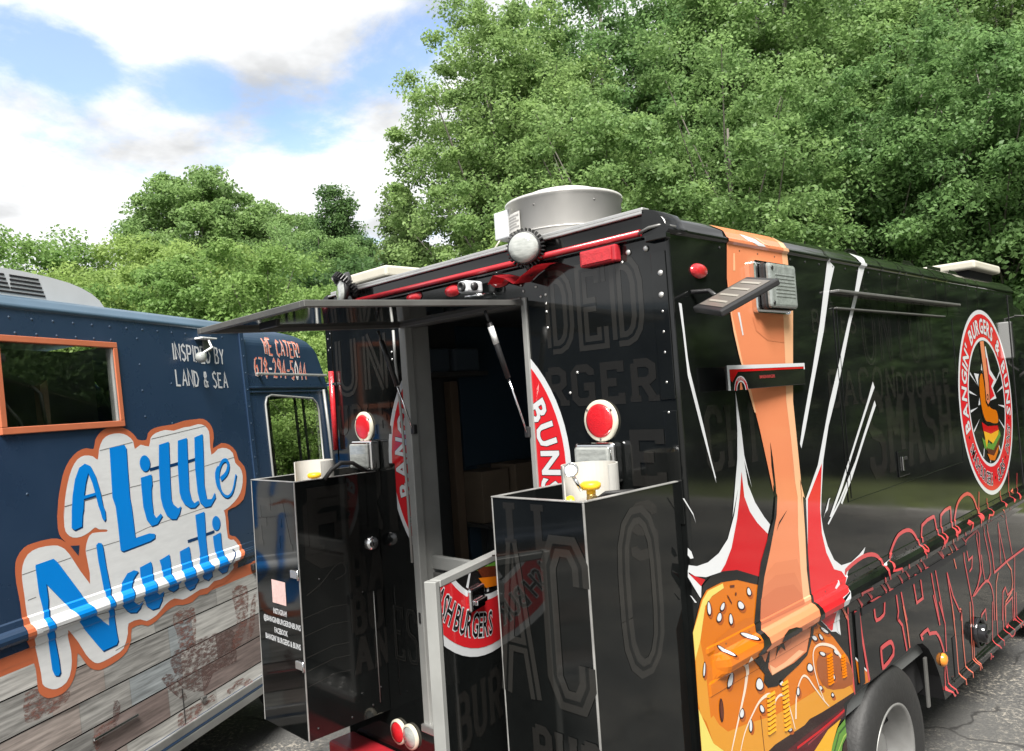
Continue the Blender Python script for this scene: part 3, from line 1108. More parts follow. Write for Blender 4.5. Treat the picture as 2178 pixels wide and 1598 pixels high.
# narrow corner flange strip (right rear)
box('corner_flange', (-0.072, -0.0045, 2.20), (-0.014, -0.001, 2.70), BLACK, TRUCK, 0.001)
box('corner_flange', (-0.066, -0.0045, 1.78), (-0.014, -0.001, 2.16), BLACK, TRUCK, 0.001)
box('corner_flange', (-2.186, -0.0045, 1.30), (-2.135, -0.001, 2.70), BLACK, TRUCK, 0.001)

# round reflectors and square work lamps
for p in ((-0.337,2.135), (-1.869,2.145)):
    bm = bmesh.new()
    c = Vector((p[0], -0.002, p[1]))
    add_lathe(bm, [(0.076, 0), (0.076, 0.010), (0.071, 0.014), (0.0615, 0.014)], c, (0, -1, 0), 32, 0)
    add_lathe(bm, [(0.0611, 0.009), (0.0605, 0.017), (0.05, 0.020), (0, 0.022)], c, (0, -1, 0), 32, 1)
    ro = from_bm('round_reflector', bm, [CREAMR, REFL], TRUCK)
    for a in (0.6, 2.5, -1.57):
        lathe('screw', [(0.005, 0), (0.003, 0.002), (0, 0.0022)], c + Vector((math.cos(a) * 0.068, -0.0145, math.sin(a) * 0.068)), ALUD, ro, (0, -1, 0), 8)
for p in ((-0.34,1.998), (-1.837,2.017)):
    c = Vector((p[0], 0, p[1]))
    bm = bmesh.new()
    add_box(bm, c + Vector((-0.090, -0.060, -0.085)), c + Vector((0.090, -0.002, 0.060)), 0.014, 3, 0)
    lo = from_bm('tail_lamp_box', bm, CHROME, TRUCK)
    bm = bmesh.new()
    add_box(bm, c + Vector((-0.078, -0.074, -0.072)), c + Vector((0.078, -0.061, 0.048)), 0.010, 3, 0)
    from_bm('lens', bm, LENSW, lo)
# red light bar up the left rear edge
tube('red_light_bar', [(-2.125, -0.022, 2.445), (-2.125, -0.022, 2.03)], 0.014, LENSR, TRUCK, 10)
box('bar_mount', (-2.165, -0.03, 2.37), (-2.11, -0.003, 2.385), CHROME, TRUCK, 0.003)
# stop lamps low on the rear, bumper
for x, m in ((-1.735, REFL), (-1.640, LENSW)):
    bm = bmesh.new()
    add_lathe(bm, [(0.060, 0), (0.060, 0.012), (0.050, 0.016)], (x, -0.002, 0.655), (0, -1, 0), 28, 0)
    add_lathe(bm, [(0.0501, 0.008), (0.045, 0.018), (0, 0.022)], (x, -0.002, 0.655), (0, -1, 0), 28, 1)
    from_bm('stop_lamp', bm, [CREAMR, m], TRUCK)
box('rear_bumper', (-2.15, -0.16, 0.42), (-0.05, -0.005, 0.56), REDP, TRUCK, 0.02)

# roof: exhaust fan
FC = Vector((-1.095, 0.75, 2.85))
bm = bmesh.new()
add_box(bm, FC + Vector((-0.30, -0.30, 0.0)), FC + Vector((0.30, 0.30, 0.03)), 0.005)
fan = from_bm('exhaust_fan', bm, STEEL, TRUCK)
fd = lathe('fan_drum', [(0.265, 0.02), (0.283, 0.06), (0.288, 0.335), (0.297, 0.340), (0.297, 0.354), (0.285, 0.358), (0.18, 0.366)], FC, STEEL, fan, seg=56)
lathe('fan_cap', [(0.188, 0.360), (0.190, 0.380), (0.196, 0.383), (0.196, 0.387), (0.186, 0.389), (0.184, 0.394), (0.178, 0.396), (0.10, 0.398), (0.0, 0.399)], FC, STEEL, fan, seg=48)
lathe('lid_seam', [(0.1905, 0.374), (0.1925, 0.375), (0.1925, 0.380), (0.1905, 0.381)], FC, GREYP, fan, seg=48)
lathe('drum_seam', [(0.2862, 0.180), (0.2892, 0.181), (0.2892, 0.1845), (0.2862, 0.1855)], FC, STEEL, fan, seg=56)
for k in range(12):
    a_ = k * 0.5236 + 0.2
    lathe('lid_bolt', [(0.009, 0), (0.009, 0.006), (0, 0.008)], FC + Vector((math.cos(a_) * 0.235, math.sin(a_) * 0.235, 0.3615)), ALUD, fan, (0, 0, 1), 6)
    if k % 2:
        lathe('drum_rivet', [(0.006, 0), (0.004, 0.003), (0, 0.0035)], FC + Vector((math.cos(a_) * 0.2875, math.sin(a_) * 0.2875, 0.300)), ALUD, fan, (math.cos(a_), math.sin(a_), 0), 6)
jb = Vector((-1.296,0.56,3.113))
box('junction_box', jb + Vector((-0.055, -0.06, -0.075)), jb + Vector((0.045, 0.03, 0.065)), WPLAS, fan, 0.006)
tube('cable', [jb + Vector((-0.02, -0.05, -0.07)), jb + Vector((-0.06, -0.06, -0.11)), jb + Vector((-0.055, -0.05, -0.17)), jb + Vector((0.01, -0.04, -0.19)), jb + Vector((0.08, -0.03, -0.16))], 0.005, CREAM, fan, 6)
dlab = Decal()
dlab.poly([(-0.10, 0.20), (0.07, 0.20), (0.07, 0.29), (-0.10, 0.29)], mat('label_silver', (0.60, 0.59, 0.56), rough=0.4), 0)
for k in range(5):
    dlab.poly([(-0.04, 0.215 + 0.014 * k), (0.06 - 0.02 * (k % 2), 0.215 + 0.014 * k), (0.06 - 0.02 * (k % 2), 0.222 + 0.014 * k), (-0.04, 0.222 + 0.014 * k)], mat('label_print', (0.32, 0.31, 0.30), rough=0.5), 1)
dlab.build('rating_plate', lambda u, v, o: FC + Vector((math.sin(u / 0.29 - 0.35) * (0.291 + o), -math.cos(u / 0.29 - 0.35) * (0.291 + o), v)), fan, cuts_u=[-0.06, -0.02, 0.02])
# roof: cream vent hatch and a second unit up front
v0 = (-1.776,0.12,2.942)
bm = bmesh.new()
add_box(bm, (-2.17, 0.12, 2.905), (v0[0], 0.62, 2.965), 0.014, 3, 0)
add_box(bm, (-2.14, 0.15, 2.84), (v0[0] - 0.03, 0.59, 2.906), 0.0, 1, 1)
from_bm('roof_vent', bm, [CREAM, DARK], TRUCK)
bm = bmesh.new()
add_box(bm, (-0.62, 3.75, 2.905), (-0.04, 4.40, 2.965), 0.016, 3, 0)
add_box(bm, (-0.58, 3.80, 2.84), (-0.09, 4.36, 2.906), 0.0, 1, 1)
from_bm('roof_vent', bm, [CREAM, DARK], TRUCK)

# ---------------------------------------------------------------- right side fittings
p = (0.174,2.639)
bm = bmesh.new()
add_lathe(bm, [(1.12, 0), (1.1, 0.3), (0.9, 0.85), (0, 1)], (0, 0, 0), (1, 0, 0), 18, 0, up=(0, 0, 1))
for v in bm.verts:
    v.co = Vector((0.001 + v.co.x * 0.013, p[0] + v.co.y * 0.047, p[1] + v.co.z * 0.024))
from_bm('marker_lamp', bm, LENSR, TRUCK)
# grey square LED lamp in a chrome bezel
q0, q1 = (0.539,2.701), (0.86,2.507)
qc = ((q0[0] + q1[0]) / 2, (q0[1] + q1[1]) / 2)
bm = bmesh.new()
add_box(bm, (0.0015, qc[0] - 0.165, qc[1] - 0.104), (0.024, qc[0] + 0.120, qc[1] + 0.100), 0.020, 4, 0)
lz = from_bm('scene_lamp', bm, CHROME, TRUCK)
bm = bmesh.new()
add_box(bm, (0.0242, qc[0] - 0.135, qc[1] - 0.092), (0.048, qc[0] + 0.105, qc[1] + 0.092), 0.020, 4, 0)
from_bm('lamp_housing', bm, BPLAS, lz)
bm = bmesh.new()
add_box(bm, (0.044, qc[0] - 0.128, qc[1] - 0.088), (0.066, qc[0] + 0.100, qc[1] + 0.087), 0.014, 3, 0)
for k in range(7):
    zz_ = qc[1] - 0.045 + 0.014 * k
    add_box(bm, (0.0655, qc[0] - 0.085, zz_), (0.0680, qc[0] + 0.075, zz_ + 0.006), 0.001, 1, 0)
from_bm('led_lens', bm, LENSG, lz)
bm = bmesh.new()
for z_ in (0.055, -0.058):
    add_lathe(bm, [(0.008, 0), (0.008, 0.003), (0.003, 0.002), (0, 0.0)], (0.066, qc[0] - 0.108, qc[1] + z_ * 1.2), (1, 0, 0), 10)
from_bm('lens_screws', bm, BPLAS, lz)
# flat solar flood on an arm near the corner
A0, A1, A2, A3 = [Vector(x) for x in ((0.1,0.043,2.496), (0.1,0.228,2.604), (0.26,0.142,2.561), (0.26,-0.069,2.464))]
cen = (A0 + A1 + A2 + A3) / 4
ex = ((A2 + A3) - (A0 + A1)).normalized()
ey = ((A1 + A2) - (A0 + A3)).normalized()
hx, hy = ((A2 + A3) - (A0 + A1)).length / 4, ((A1 + A2) - (A0 + A3)).length / 4
en = ex.cross(ey).normalized()
if en.dot(Vector((1.4466, -2.2005, 2.24)) - cen) < 0:       # lamp face looks down and out over the lot
    en = -en
ey = en.cross(ex).normalized()
bm = bmesh.new()
add_box(bm, (-hx, -hy, -0.022), (hx, hy, 0.0), 0.005, 2, 0)
for v in bm.verts:
    v.co = cen + ex * v.co.x + ey * v.co.y + en * v.co.z
sf = from_bm('solar_light', bm, BPLAS, TRUCK)
bm = bmesh.new()
add_box(bm, (-hx * 0.82, -hy * 0.82, 0.0005), (hx * 0.82, hy * 0.82, 0.002), 0.0, 1, 0)
for k in range(4):
    y_ = -hy * 0.6 + k * hy * 0.38
    add_box(bm, (-hx * 0.6, y_, 0.0022), (hx * 0.6, y_ + hy * 0.10, 0.004), 0.0, 1, 1)
for v in bm.verts:
    v.co = cen + ex * v.co.x + ey * v.co.y + en * v.co.z
from_bm('light_panel', bm, [mat('diode_panel', (0.12, 0.108, 0.095), rough=0.3), mat('diode_strip', (0.24, 0.225, 0.195), rough=0.4)], sf)
ar = (0.113,2.561)
tube('light_arm', [(0.002, ar[0], ar[1]), (0.05, ar[0] + 0.04, ar[1]), A0.lerp(A1, 0.35)], 0.008, BPLAS, sf, 8)
# small printed sign plate standing off the wall
S0, S1 = Vector((0.06,0.212,2.301)), Vector((0.02,0.903,2.306))
sx_ = (S1 - S0)
sx_.z = 0
slen = sx_.length
sx_.normalize()
sn = Vector((sx_.y, -sx_.x, 0))
if sn.x < 0:
    sn = -sn


def FP(u, v, off):
    return S0 + sx_ * u + sn * off + Vector((0, 0, v))


SH = 0.088
bm = bmesh.new()
add_box(bm, (0, -SH, -0.008), (slen, 0, 0), 0.002)
for v in bm.verts:
    v.co = FP(*v.co)
sg = from_bm('sign_plate', bm, INK, TRUCK)
d = Decal()
d.poly([(0, 0), (slen, 0), (slen, -0.026), (slen - 0.012, -0.026), (slen - 0.012, -0.014), (0.016, -0.014), (0.016, -SH), (0, -SH)], WHITE, 0)
d.poly([(0.017, -0.015), (slen - 0.013, -0.015), (slen - 0.013, -0.023), (0.08, -0.024), (0.03, -0.06), (0.017, -0.05)], RED, 1)
cx_, rr_ = 0.095, 0.055
d.ring((cx_, -SH - 0.006), 0.034, rr_, WHITE, 2, 28, 0.1, 3.04)
d.ring((cx_, -SH - 0.006), 0.040, rr_ - 0.004, RED, 3, 28, 0.1, 3.04)
d.arc_text('BURGERS', (cx_, -SH - 0.006), 0.0425, 0.009, WHITE, 1.57, 4, 0.01)
d.poly([(cx_ - 0.012, -SH), (cx_ - 0.006, -0.062), (cx_ + 0.004, -0.062), (cx_ + 0.010, -SH)], ARM, 3)
d.text('BANGIN BURGERS', (0.32, -0.052), 0.012, PINK, 3, 0.01)
d.build('sign_print', FP, sg)
box('sign_standoff', (0.0015, S1.y - 0.06, S1.z - 0.06), (0.02, S1.y - 0.02, S1.z - 0.03), BPLAS, sg, 0.002)
# serving hatch outline: drip rails and seams
def rail_s(name, pa, pb, r, m, x=0.012):
    return tube(name, [(x, pa[0], pa[1]), (x, pb[0], pb[1])], r, m, TRUCK, 8)


ra0, rb0 = (1.253,2.621), (3.038,2.636)
box('drip_rail', (0.001, ra0[0], ra0[1] - 0.010), (0.045, rb0[0], ra0[1] + 0.002), GREYP, TRUCK, 0.003)
ra1, rb1 = (1.283,2.544), (2.812,2.557)
box('drip_rail', (0.001, ra1[0], ra1[1] - 0.004), (0.020, rb1[0], ra1[1] + 0.003), GREYP, TRUCK, 0.002)
wz0 = (1.194,1.669)[1]
bm = bmesh.new()
for lo, hi in (((0.001, ra1[0] - 0.006, wz0), (0.0035, ra1[0], ra1[1])), ((0.001, rb0[0] - 0.05, wz0), (0.003, rb0[0] - 0.046, ra1[1] - 0.006)), ((0.001, ra1[0] + 0.001, wz0), (0.003, rb0[0] - 0.052, wz0 + 0.004)), ((0.001, ra1[0] + 0.030, wz0 + 0.014), (0.003, ra1[0] + 0.036, ra1[1] - 0.006))):
    add_box(bm, lo, hi, 0.001, 1)
from_bm('serving_hatch_frame', bm, BLACK, TRUCK)
lc = (1.983,1.77)
lt = box('paddle_latch', (0.001, lc[0] - 0.075, lc[1] - 0.065), (0.008, lc[0] + 0.075, lc[1] + 0.065), BLACK, TRUCK, 0.004)
box('latch_paddle', (0.0082, lc[0] - 0.035, lc[1] - 0.035), (0.015, lc[0] - 0.015, lc[1] + 0.035), CHROME, lt, 0.002)
box('latch_paddle', (0.0082, lc[0] - 0.010, lc[1] + 0.016), (0.014, lc[0] + 0.035, lc[1] + 0.032), BPLAS, lt, 0.002)
# side rivets along the gutter
bm = bmesh.new()
add_lathe(bm, [(0.0055, 0), (0.004, 0.002), (0, 0.0027)], (0, 0, 0), (1, 0, 0), 6)
rs0 = from_bm('rivet', bm, BPLAS)
rs0.parent = TRUCK
rs0.location = Vector((0.0012, 0.33, 2.735)) - ROOTLOC[TRUCK.name]
for k in range(1, 30):
    place(rs0, (0.0012, 0.33 + k * 0.14, 2.735), TRUCK)
for k in range(26):
    place(rs0, (0.0052, 0.16 + k * 0.16, 1.345), TRUCK)
# seams of the bodywork between box and cab
box('body_seam', (0.001, 4.33, 0.56), (0.004, 4.338, 2.74), DARK, TRUCK, 0.0)
# wheel-side fittings
fx = (2.966,0.653)
bm = bmesh.new()
add_lathe(bm, [(0.088, 0), (0.090, 0.02), (0.082, 0.026), (0.074, 0.012)], (0.001, fx[0], fx[1]), (1, 0, 0), 28, 0)
add_lathe(bm, [(0.0745, 0.006), (0.055, 0.006), (0.055, 0.05), (0.05, 0.056), (0, 0.056)], (0.001, fx[0], fx[1]), (1, 0, 0), 28, 0)
add_box(bm, (0.05, fx[0] - 0.045, fx[1] - 0.012), (0.07, fx[0] + 0.045, fx[1] + 0.012), 0.005)
from_bm('fuel_cap', bm, mat('glossy_black_cap', (0.01, 0.01, 0.011), rough=0.12), TRUCK)
ax = (2.324,0.674)
bm = bmesh.new()
add_lathe(bm, [(0.036, 0), (0.034, 0.012), (0.022, 0.022), (0, 0.026)], (0.002, ax[0], ax[1]), (1, 0, 0), 16, 0, sx=1.0)
from_bm('amber_marker', bm, AMBER, TRUCK)
sl0, sl1 = (2.523,0.74), (2.517,0.502)
box('side_slot', (0.0012, sl0[0] - 0.015, sl1[1] + 0.02), (0.004, sl0[0] + 0.03, sl0[1]), DARK, TRUCK, 0.0)
st0, st1 = (1.161,1.092), (1.176,0.865)
box('panel_gap', (0.0055, 1.235, 0.87), (0.0085, 1.285, 1.19), DARK, TRUCK, 0.0)
# dark slot under the rub rail
box('vent_slot', (0.0012, 1.32, 1.155), (0.005, 2.9, 1.188), DARK, TRUCK, 0.0)

# rear wheel
WC = Vector((-0.055, 1.585, 0.42))
bm = bmesh.new()
tp = [(0.245, 0.05), (0.27, 0.062), (0.33, 0.068), (0.375, 0.060), (0.402, 0.045), (0.415, 0.025), (0.418, -0.08), (0.418, -0.12), (0.402, -0.165), (0.33, -0.18), (0.245, -0.17)]
add_lathe(bm, tp, WC, (1, 0, 0), 64, 0)
wheel = from_bm('wheel', bm, RUBBER, TRUCK)
lathe('rim', [(0.244, 0.045), (0.250, 0.056), (0.240, 0.058), (0.230, 0.045), (0.222, 0.0), (0.218, -0.05), (0.205, -0.07), (0.200, -0.09), (0.16, -0.085), (0.10, -0.045), (0.095, -0.02), (0.07, -0.015), (0.0, -0.015)], WC, RIM, wheel, (1, 0, 0), 48)
bm = bmesh.new()
for k in range(8):
    a = k * 0.7854
    add_lathe(bm, [(0.014, 0), (0.014, 0.02), (0, 0.021)], WC + Vector((-0.075, math.cos(a) * 0.135, math.sin(a) * 0.135)), (1, 0, 0), 6)
from_bm('wheel_nuts', bm, BPLAS, wheel)
for xo in (-0.27,):
    bm = bmesh.new()
    add_lathe(bm, tp, WC + Vector((xo, 0, 0)), (1, 0, 0), 48, 0)
    from_bm('inner_wheel', bm, RUBBER, TRUCK)
for x_ in (-2.145,):
    bm = bmesh.new()
    add_lathe(bm, tp, (x_, 1.585, 0.42), (-1, 0, 0), 48, 0)
    from_bm('wheel', bm, RUBBER, TRUCK)
for x_, sgn in ((-0.06, 1), (-2.14, -1)):
    bm = bmesh.new()
    add_lathe(bm, tp, (x_, 5.35, 0.42), (sgn, 0, 0), 48, 0)
    fw = from_bm('wheel', bm, RUBBER, TRUCK)
    lathe('rim', [(0.244, 0.045), (0.250, 0.056), (0.230, 0.04), (0.20, 0.0), (0.1, 0.03), (0, 0.03)], (x_, 5.35, 0.42), RIM, fw, (sgn, 0, 0), 32)
# wheel well lining and mud flap
bm = bmesh.new()
arc = [(1.06, 0.46), (1.06, 0.76), (1.10, 0.83), (1.17, 0.85), (1.98, 0.85), (2.05, 0.835), (2.13, 0.785), (2.20, 0.71), (2.27, 0.60), (2.32, 0.46)]
a = [bm.verts.new((-0.001, y, z)) for y, z in arc]
b = [bm.verts.new((-0.50, y, z)) for y, z in arc]
for k in range(len(arc) - 1):
    bm.faces.new((a[k], a[k + 1], b[k + 1], b[k]))
bm.faces.new(b)
from_bm('wheel_well', bm, DARK, TRUCK)
fl0 = (2.163,0.463)
box('mud_guard_stay', (-0.035, 2.135, 0.47), (-0.022, 2.165, 0.73), ALUD, TRUCK, 0.003)
# cab ahead of the box body
cab = [(4.5, 0.5), (6.35, 0.5), (6.35, 1.15), (6.25, 1.28), (5.55, 1.38), (5.20, 2.45), (4.95, 2.66), (4.5, 2.72)]
prism('cab', cab, lambda u, v, t: Vector((t, u, v)), -0.055, -2.145, BLACK, TRUCK)
cw = [(4.72, 1.45), (5.35, 1.45), (5.08, 2.28), (4.72, 2.36)]
prism('cab_window', cw, lambda u, v, t: Vector((t, u, v)), -0.054, -0.050, mat('dark_glass', (0.01, 0.012, 0.012), rough=0.04), TRUCK)
prism('windscreen', [(-0.2, 0), (-2.0, 0), (-2.0, 1), (-0.2, 1)], lambda u, v, t: Vector((u, 5.50 - 0.30 * v + t, 1.45 + 0.92 * v)), 0.03, 0.035, mat('dark_glass', (0.01, 0.012, 0.012)), TRUCK)
wm = Vector((0.1,4.21,2.512))
mi_ = box('wing_mirror', (0.05, 4.62, 2.28), (0.14, 4.66, 2.56), SIGNW, TRUCK, 0.008)
tube('mirror_arm', [(-0.05, 4.62, 2.60), (0.09, 4.64, 2.585), (0.09, 4.64, 2.24), (-0.05, 4.60, 2.12)], 0.009, ALUD, mi_, 8)

# ================================================================ prints on the black truck, right side
d = Decal()
# faint tone-on-tone words behind everything
slab_text(d, 'ONION', (1.572,2.296), 0.34, 0.215, TONE2, -1, 0.10, outline=(BLACK, 0.45))
slab_text(d, 'BACON', (1.141,2.108), 0.15, 0.17, TONE, -1)
slab_text(d, 'DOUBLE', (1.958,2.097), 0.13, 0.15, TONE, -1)
slab_text(d, 'SMASH', (1.545,1.762), 0.36, 0.26, TONE, -1)
slab_text(d, 'BITES', (1.037,2.437), 0.09, 0.10, TONE, -1)
slab_text(d, 'LOADED', (1.154,2.562), 0.30, 0.42, TONE2, -1, 0.07, outline=(BLACK, 0.5))
slab_text(d, 'CHILI', (0.13, 1.95), 0.20, 0.14, TONE, -1)
# red flare left of the arm with white border
d.poly([(0.362,2.208),(0.355,2.067),(0.339,1.962),(0.275,1.762),(0.329,1.859),(0.287,1.767),(0.232,1.692),(0.165,1.654),(0.092,1.637),(0.024,1.638),(-0.024,1.651),(-0.032,1.631),(0.009,1.608),(0.074,1.591),(0.174,1.588),(0.289,1.572),(0.424,1.518),(0.521,1.662),(0.543,1.692),(0.503,1.726),(0.443,1.79),(0.4,1.863),(0.387,1.951),(0.428,1.845),(0.39,1.971),(0.383,2.064)], WHITE, 1)
d.poly([(0.361,1.914),(0.367,1.821),(0.398,1.763),(0.445,1.715),(0.52,1.66),(0.498,1.611),(0.434,1.516),(0.276,1.567),(0.168,1.589),(0.201,1.609),(0.251,1.657),(0.304,1.751),(0.334,1.825)], RED, 2)
d.poly([(-0.031,1.637),(-0.027,1.623),(0.042,1.568),(0.034,1.53),(0.027,1.535),(-0.034,1.614)], WHITE, 1)
d.poly([(-0.026,1.623),(0.067,1.584),(0.039,1.568)], RED, 2)
d.poly([(-0.021,1.707),(-0.002,1.691),(0.008,1.668),(-0.01,1.669),(-0.025,1.684)], WHITE, 1)
d.poly([(-0.029,1.554),(-0.019,1.548),(0.008,1.521),(-0.003,1.523)], WHITE, 1)
# red flare right of the arm
d.poly([(1.578,2.823),(1.707,2.812),(1.689,2.761),(1.586,2.631),(1.463,2.48),(1.34,2.299),(1.224,2.137),(1.131,2.023),(1.051,1.881),(1.005,1.732),(0.988,1.658),(0.997,1.595),(1.028,1.521),(1.08,1.453),(1.148,1.416),(1.254,1.409),(1.349,1.425),(1.421,1.445),(1.381,1.407),(1.254,1.389),(1.219,1.382),(1.194,1.356),(1.131,1.31),(1.051,1.298),(1.081,1.217),(1.083,1.131),(1.041,1.157),(0.998,1.168),(0.866,1.262),(0.83,1.344),(0.831,1.395),(0.836,1.534),(0.856,1.742),(1.015,1.885),(0.996,1.868),(1.16,2.123),(1.297,2.3),(1.4,2.442),(1.539,2.629),(1.628,2.78)], WHITE, 1)
d.poly([(1.034,1.871),(0.876,1.741),(0.839,1.533),(0.834,1.394),(0.847,1.318),(0.868,1.265),(0.995,1.173),(1.011,1.173),(1.027,1.207),(1.08,1.263),(1.05,1.304),(1.126,1.31),(1.155,1.326),(1.181,1.357),(1.143,1.391),(1.072,1.414),(1.009,1.497),(0.981,1.583),(0.984,1.689)], RED2, 2)
d.poly([(1.093,1.716),(1.078,1.709),(1.055,1.671),(1.027,1.66),(1.006,1.64),(1.074,1.715)], WHITE, 2)
d.poly([(1.1,1.363),(1.105,1.343),(1.066,1.332),(1.052,1.339)], WHITE, 3)
d.poly([(1.143,1.322),(1.126,1.304),(1.052,1.283),(1.079,1.209),(1.083,1.131),(1.059,1.153),(1.046,1.21),(1.109,1.264)], WHITE, 3)
d.poly([(1.736,1.347),(1.665,1.337),(1.578,1.327),(1.612,1.325)], WHITE, 2)
# streaks
d.poly([(1.261,2.766),(1.328,2.735),(1.257,2.633),(1.16,2.439),(1.023,2.221),(0.904,2.024),(0.855,1.952),(0.846,1.972),(0.88,2.041),(1.011,2.263),(1.126,2.473),(1.194,2.622)], WHITE, 1)
d.poly([(1.67,2.199),(1.686,2.17),(1.592,2.09),(1.365,1.881),(1.22,1.741),(1.087,1.635),(1.068,1.638),(1.201,1.752),(1.344,1.883),(1.584,2.109)], WHITE, 1)
d.poly([(1.673,2.107),(1.685,2.083),(1.526,1.947),(1.332,1.77),(1.206,1.672),(1.193,1.68),(1.311,1.773),(1.508,1.958)], WHITE, 1)
d.poly([(1.414,1.843),(1.197,1.689),(1.054,1.607),(1.046,1.614),(1.183,1.695),(1.389,1.845)], WHITE, 1)
d.poly([(0.034,2.522),(0.051,2.519),(0.064,2.334),(0.072,2.287),(0.131,2.097),(0.186,1.893),(0.178,1.911),(0.117,2.085),(0.056,2.274),(0.046,2.42)], WHITE, 1)
d.poly([(0.155,1.976),(0.164,1.975),(0.185,1.912),(0.179,1.913)], WHITE, 1)
d.poly([(-0.029,1.871),(-0.021,1.87),(0.026,1.813),(0.038,1.778),(0.025,1.807)], WHITE, 1)
# bun
d.poly([(0.033,1.522),(0.07,1.548),(0.169,1.554),(0.272,1.54),(0.42,1.492),(0.368,1.358),(0.349,1.278),(0.419,1.206),(0.585,1.165),(0.805,1.204),(0.832,1.259),(1.011,1.142),(1.138,1.023),(1.182,0.932),(1.173,0.86),(0.855,0.879),(0.691,0.884),(0.452,0.896),(0.382,0.896),(0.284,0.867),(0.251,0.823),(-0.03,0.935),(-0.03,1.048),(-0.03,1.205),(-0.028,1.34),(-0.029,1.432)], BUN, 1)
d.poly([(0.042,1.522),(0.079,1.544),(0.176,1.548),(0.18,1.531),(0.101,1.521),(0.055,1.498),(0.031,1.444),(0.01,1.395),(-0.012,1.359),(-0.027,1.34),(-0.029,1.432)], BUNY, 2)
d.poly([(-0.026,1.345),(0.01,1.395),(0.021,1.338),(0.03,1.263),(0.034,1.184),(0.04,1.11),(0.011,1.126),(-0.018,1.16),(-0.03,1.202)], BUNL, 2)
d.poly([(-0.031,1.185),(-0.002,1.131),(0.042,1.047),(0.137,0.973),(0.236,0.886),(0.215,0.837),(-0.03,0.935),(-0.03,1.048)], BUNY, 3)
d.poly([(0.011,1.126),(0.055,1.135),(0.084,1.095),(0.137,1.053),(0.284,1.033),(0.469,0.997),(0.646,0.987),(1.051,0.971),(1.149,0.887),(1.167,0.859),(0.855,0.879),(0.691,0.884),(0.452,0.896),(0.34,0.885),(0.26,0.877),(0.137,0.974),(0.042,1.047)], BUNL, 2)
d.poly([(0.088,1.362),(0.143,1.378),(0.237,1.391),(0.366,1.385),(0.354,1.283),(0.295,1.273),(0.195,1.276),(0.109,1.27),(0.078,1.298)], BUND, 2, smooth=2)
d.poly([(0.863,1.108),(0.998,1.077),(1.15,0.988),(1.161,0.899),(0.971,0.934),(0.875,0.986),(0.837,1.057)], mat('bun_shadow_print', lin((132, 69, 28)), **V), 2, smooth=2)
d.poly([(0.039,1.541),(0.048,1.567),(0.102,1.587),(0.18,1.589),(0.277,1.574),(0.43,1.518),(0.42,1.49),(0.272,1.54),(0.169,1.554),(0.078,1.551)], INK, 2)
# arm
d.poly([(0.309,2.821),(0.375,2.807),(0.381,2.755),(0.362,2.624),(0.369,2.487),(0.385,2.409),(0.421,2.314),(0.469,2.204),(0.52,2.054),(0.559,1.916),(0.588,1.809),(0.59,1.839),(0.616,1.793),(0.597,1.719),(0.529,1.605),(0.465,1.509),(0.421,1.411),(0.399,1.324),(0.403,1.277),(0.374,1.271),(0.419,1.206),(0.46,1.248),(0.439,1.173),(0.465,1.144),(0.642,1.14),(0.758,1.152),(0.794,1.207),(0.818,1.266),(0.825,1.345),(0.814,1.465),(0.828,1.609),(0.845,1.754),(0.818,1.832),(0.816,1.677),(0.825,1.832),(0.818,1.991),(0.811,2.149),(0.88,2.549),(0.863,2.759),(0.849,2.798),(0.772,2.823),(0.521,2.824)], ARM, 3)
d.poly([(0.785,2.498),(0.88,2.549),(0.811,2.149),(0.818,1.991),(0.825,1.832),(0.816,1.677),(0.818,1.832),(0.845,1.754),(0.828,1.609),(0.814,1.465),(0.825,1.345),(0.764,1.345),(0.76,1.476),(0.764,1.62),(0.784,1.763),(0.759,1.912),(0.774,1.838),(0.767,1.995),(0.752,2.153),(0.77,2.309)], ARMHI, 4)
d.poly([(0.793,2.825),(0.849,2.798),(0.863,2.759),(0.865,2.686),(0.816,2.683),(0.815,2.755)], ARMHI, 4)
d.poly([(0.366,2.631),(0.378,2.488),(0.428,2.314),(0.476,2.203),(0.501,2.121),(0.489,2.122),(0.45,2.219),(0.404,2.344),(0.379,2.43),(0.368,2.516)], ARMHI, 4)
d.poly([(0.421,2.722),(0.433,2.723),(0.426,2.657),(0.411,2.656)], ARMHI, 4)
d.poly([(0.42,2.5),(0.435,2.5),(0.451,2.416),(0.443,2.413)], WHITE, 4)
d.poly([(0.488,2.802),(0.517,2.801),(0.607,2.791),(0.662,2.765),(0.602,2.764),(0.543,2.778)], WHITE, 4)
d.poly([(0.596,2.804),(0.631,2.797),(0.698,2.773),(0.679,2.771)], ARMHI, 4)
for k_, pts_ in enumerate(([(0.457,1.511),(0.559,1.544),(0.739,1.523),(0.76,1.476),(0.764,1.341),(0.615,1.344),(0.408,1.348)], [(0.442,1.473),(0.552,1.498),(0.707,1.476),(0.756,1.404),(0.764,1.341),(0.615,1.344),(0.408,1.348)], [(0.428,1.436),(0.544,1.451),(0.692,1.433),(0.758,1.375),(0.764,1.341),(0.615,1.344),(0.408,1.348)])):
    d.poly(pts_, mat('arm_tone_%d' % k_, tuple(a_ + (b_ - a_) * (k_ + 1) / 3 for a_, b_ in zip(lin((192, 118, 82)), lin((173, 99, 68)))), **V), 4 + 0.3 * k_)
for k_, pts_ in enumerate(([(0.528,2.484),(0.785,2.498),(0.775,2.387),(0.637,2.395),(0.55,2.432)], [(0.558,2.485),(0.784,2.494),(0.779,2.435),(0.659,2.433)])):
    d.poly(pts_, mat('arm_tone_%d' % k_, (0, 0, 0)), 4 + 0.3 * k_)
d.poly([(0.592,2.003),(0.602,1.942),(0.609,1.836),(0.607,1.776),(0.595,1.83),(0.587,1.913)], INK, 5)
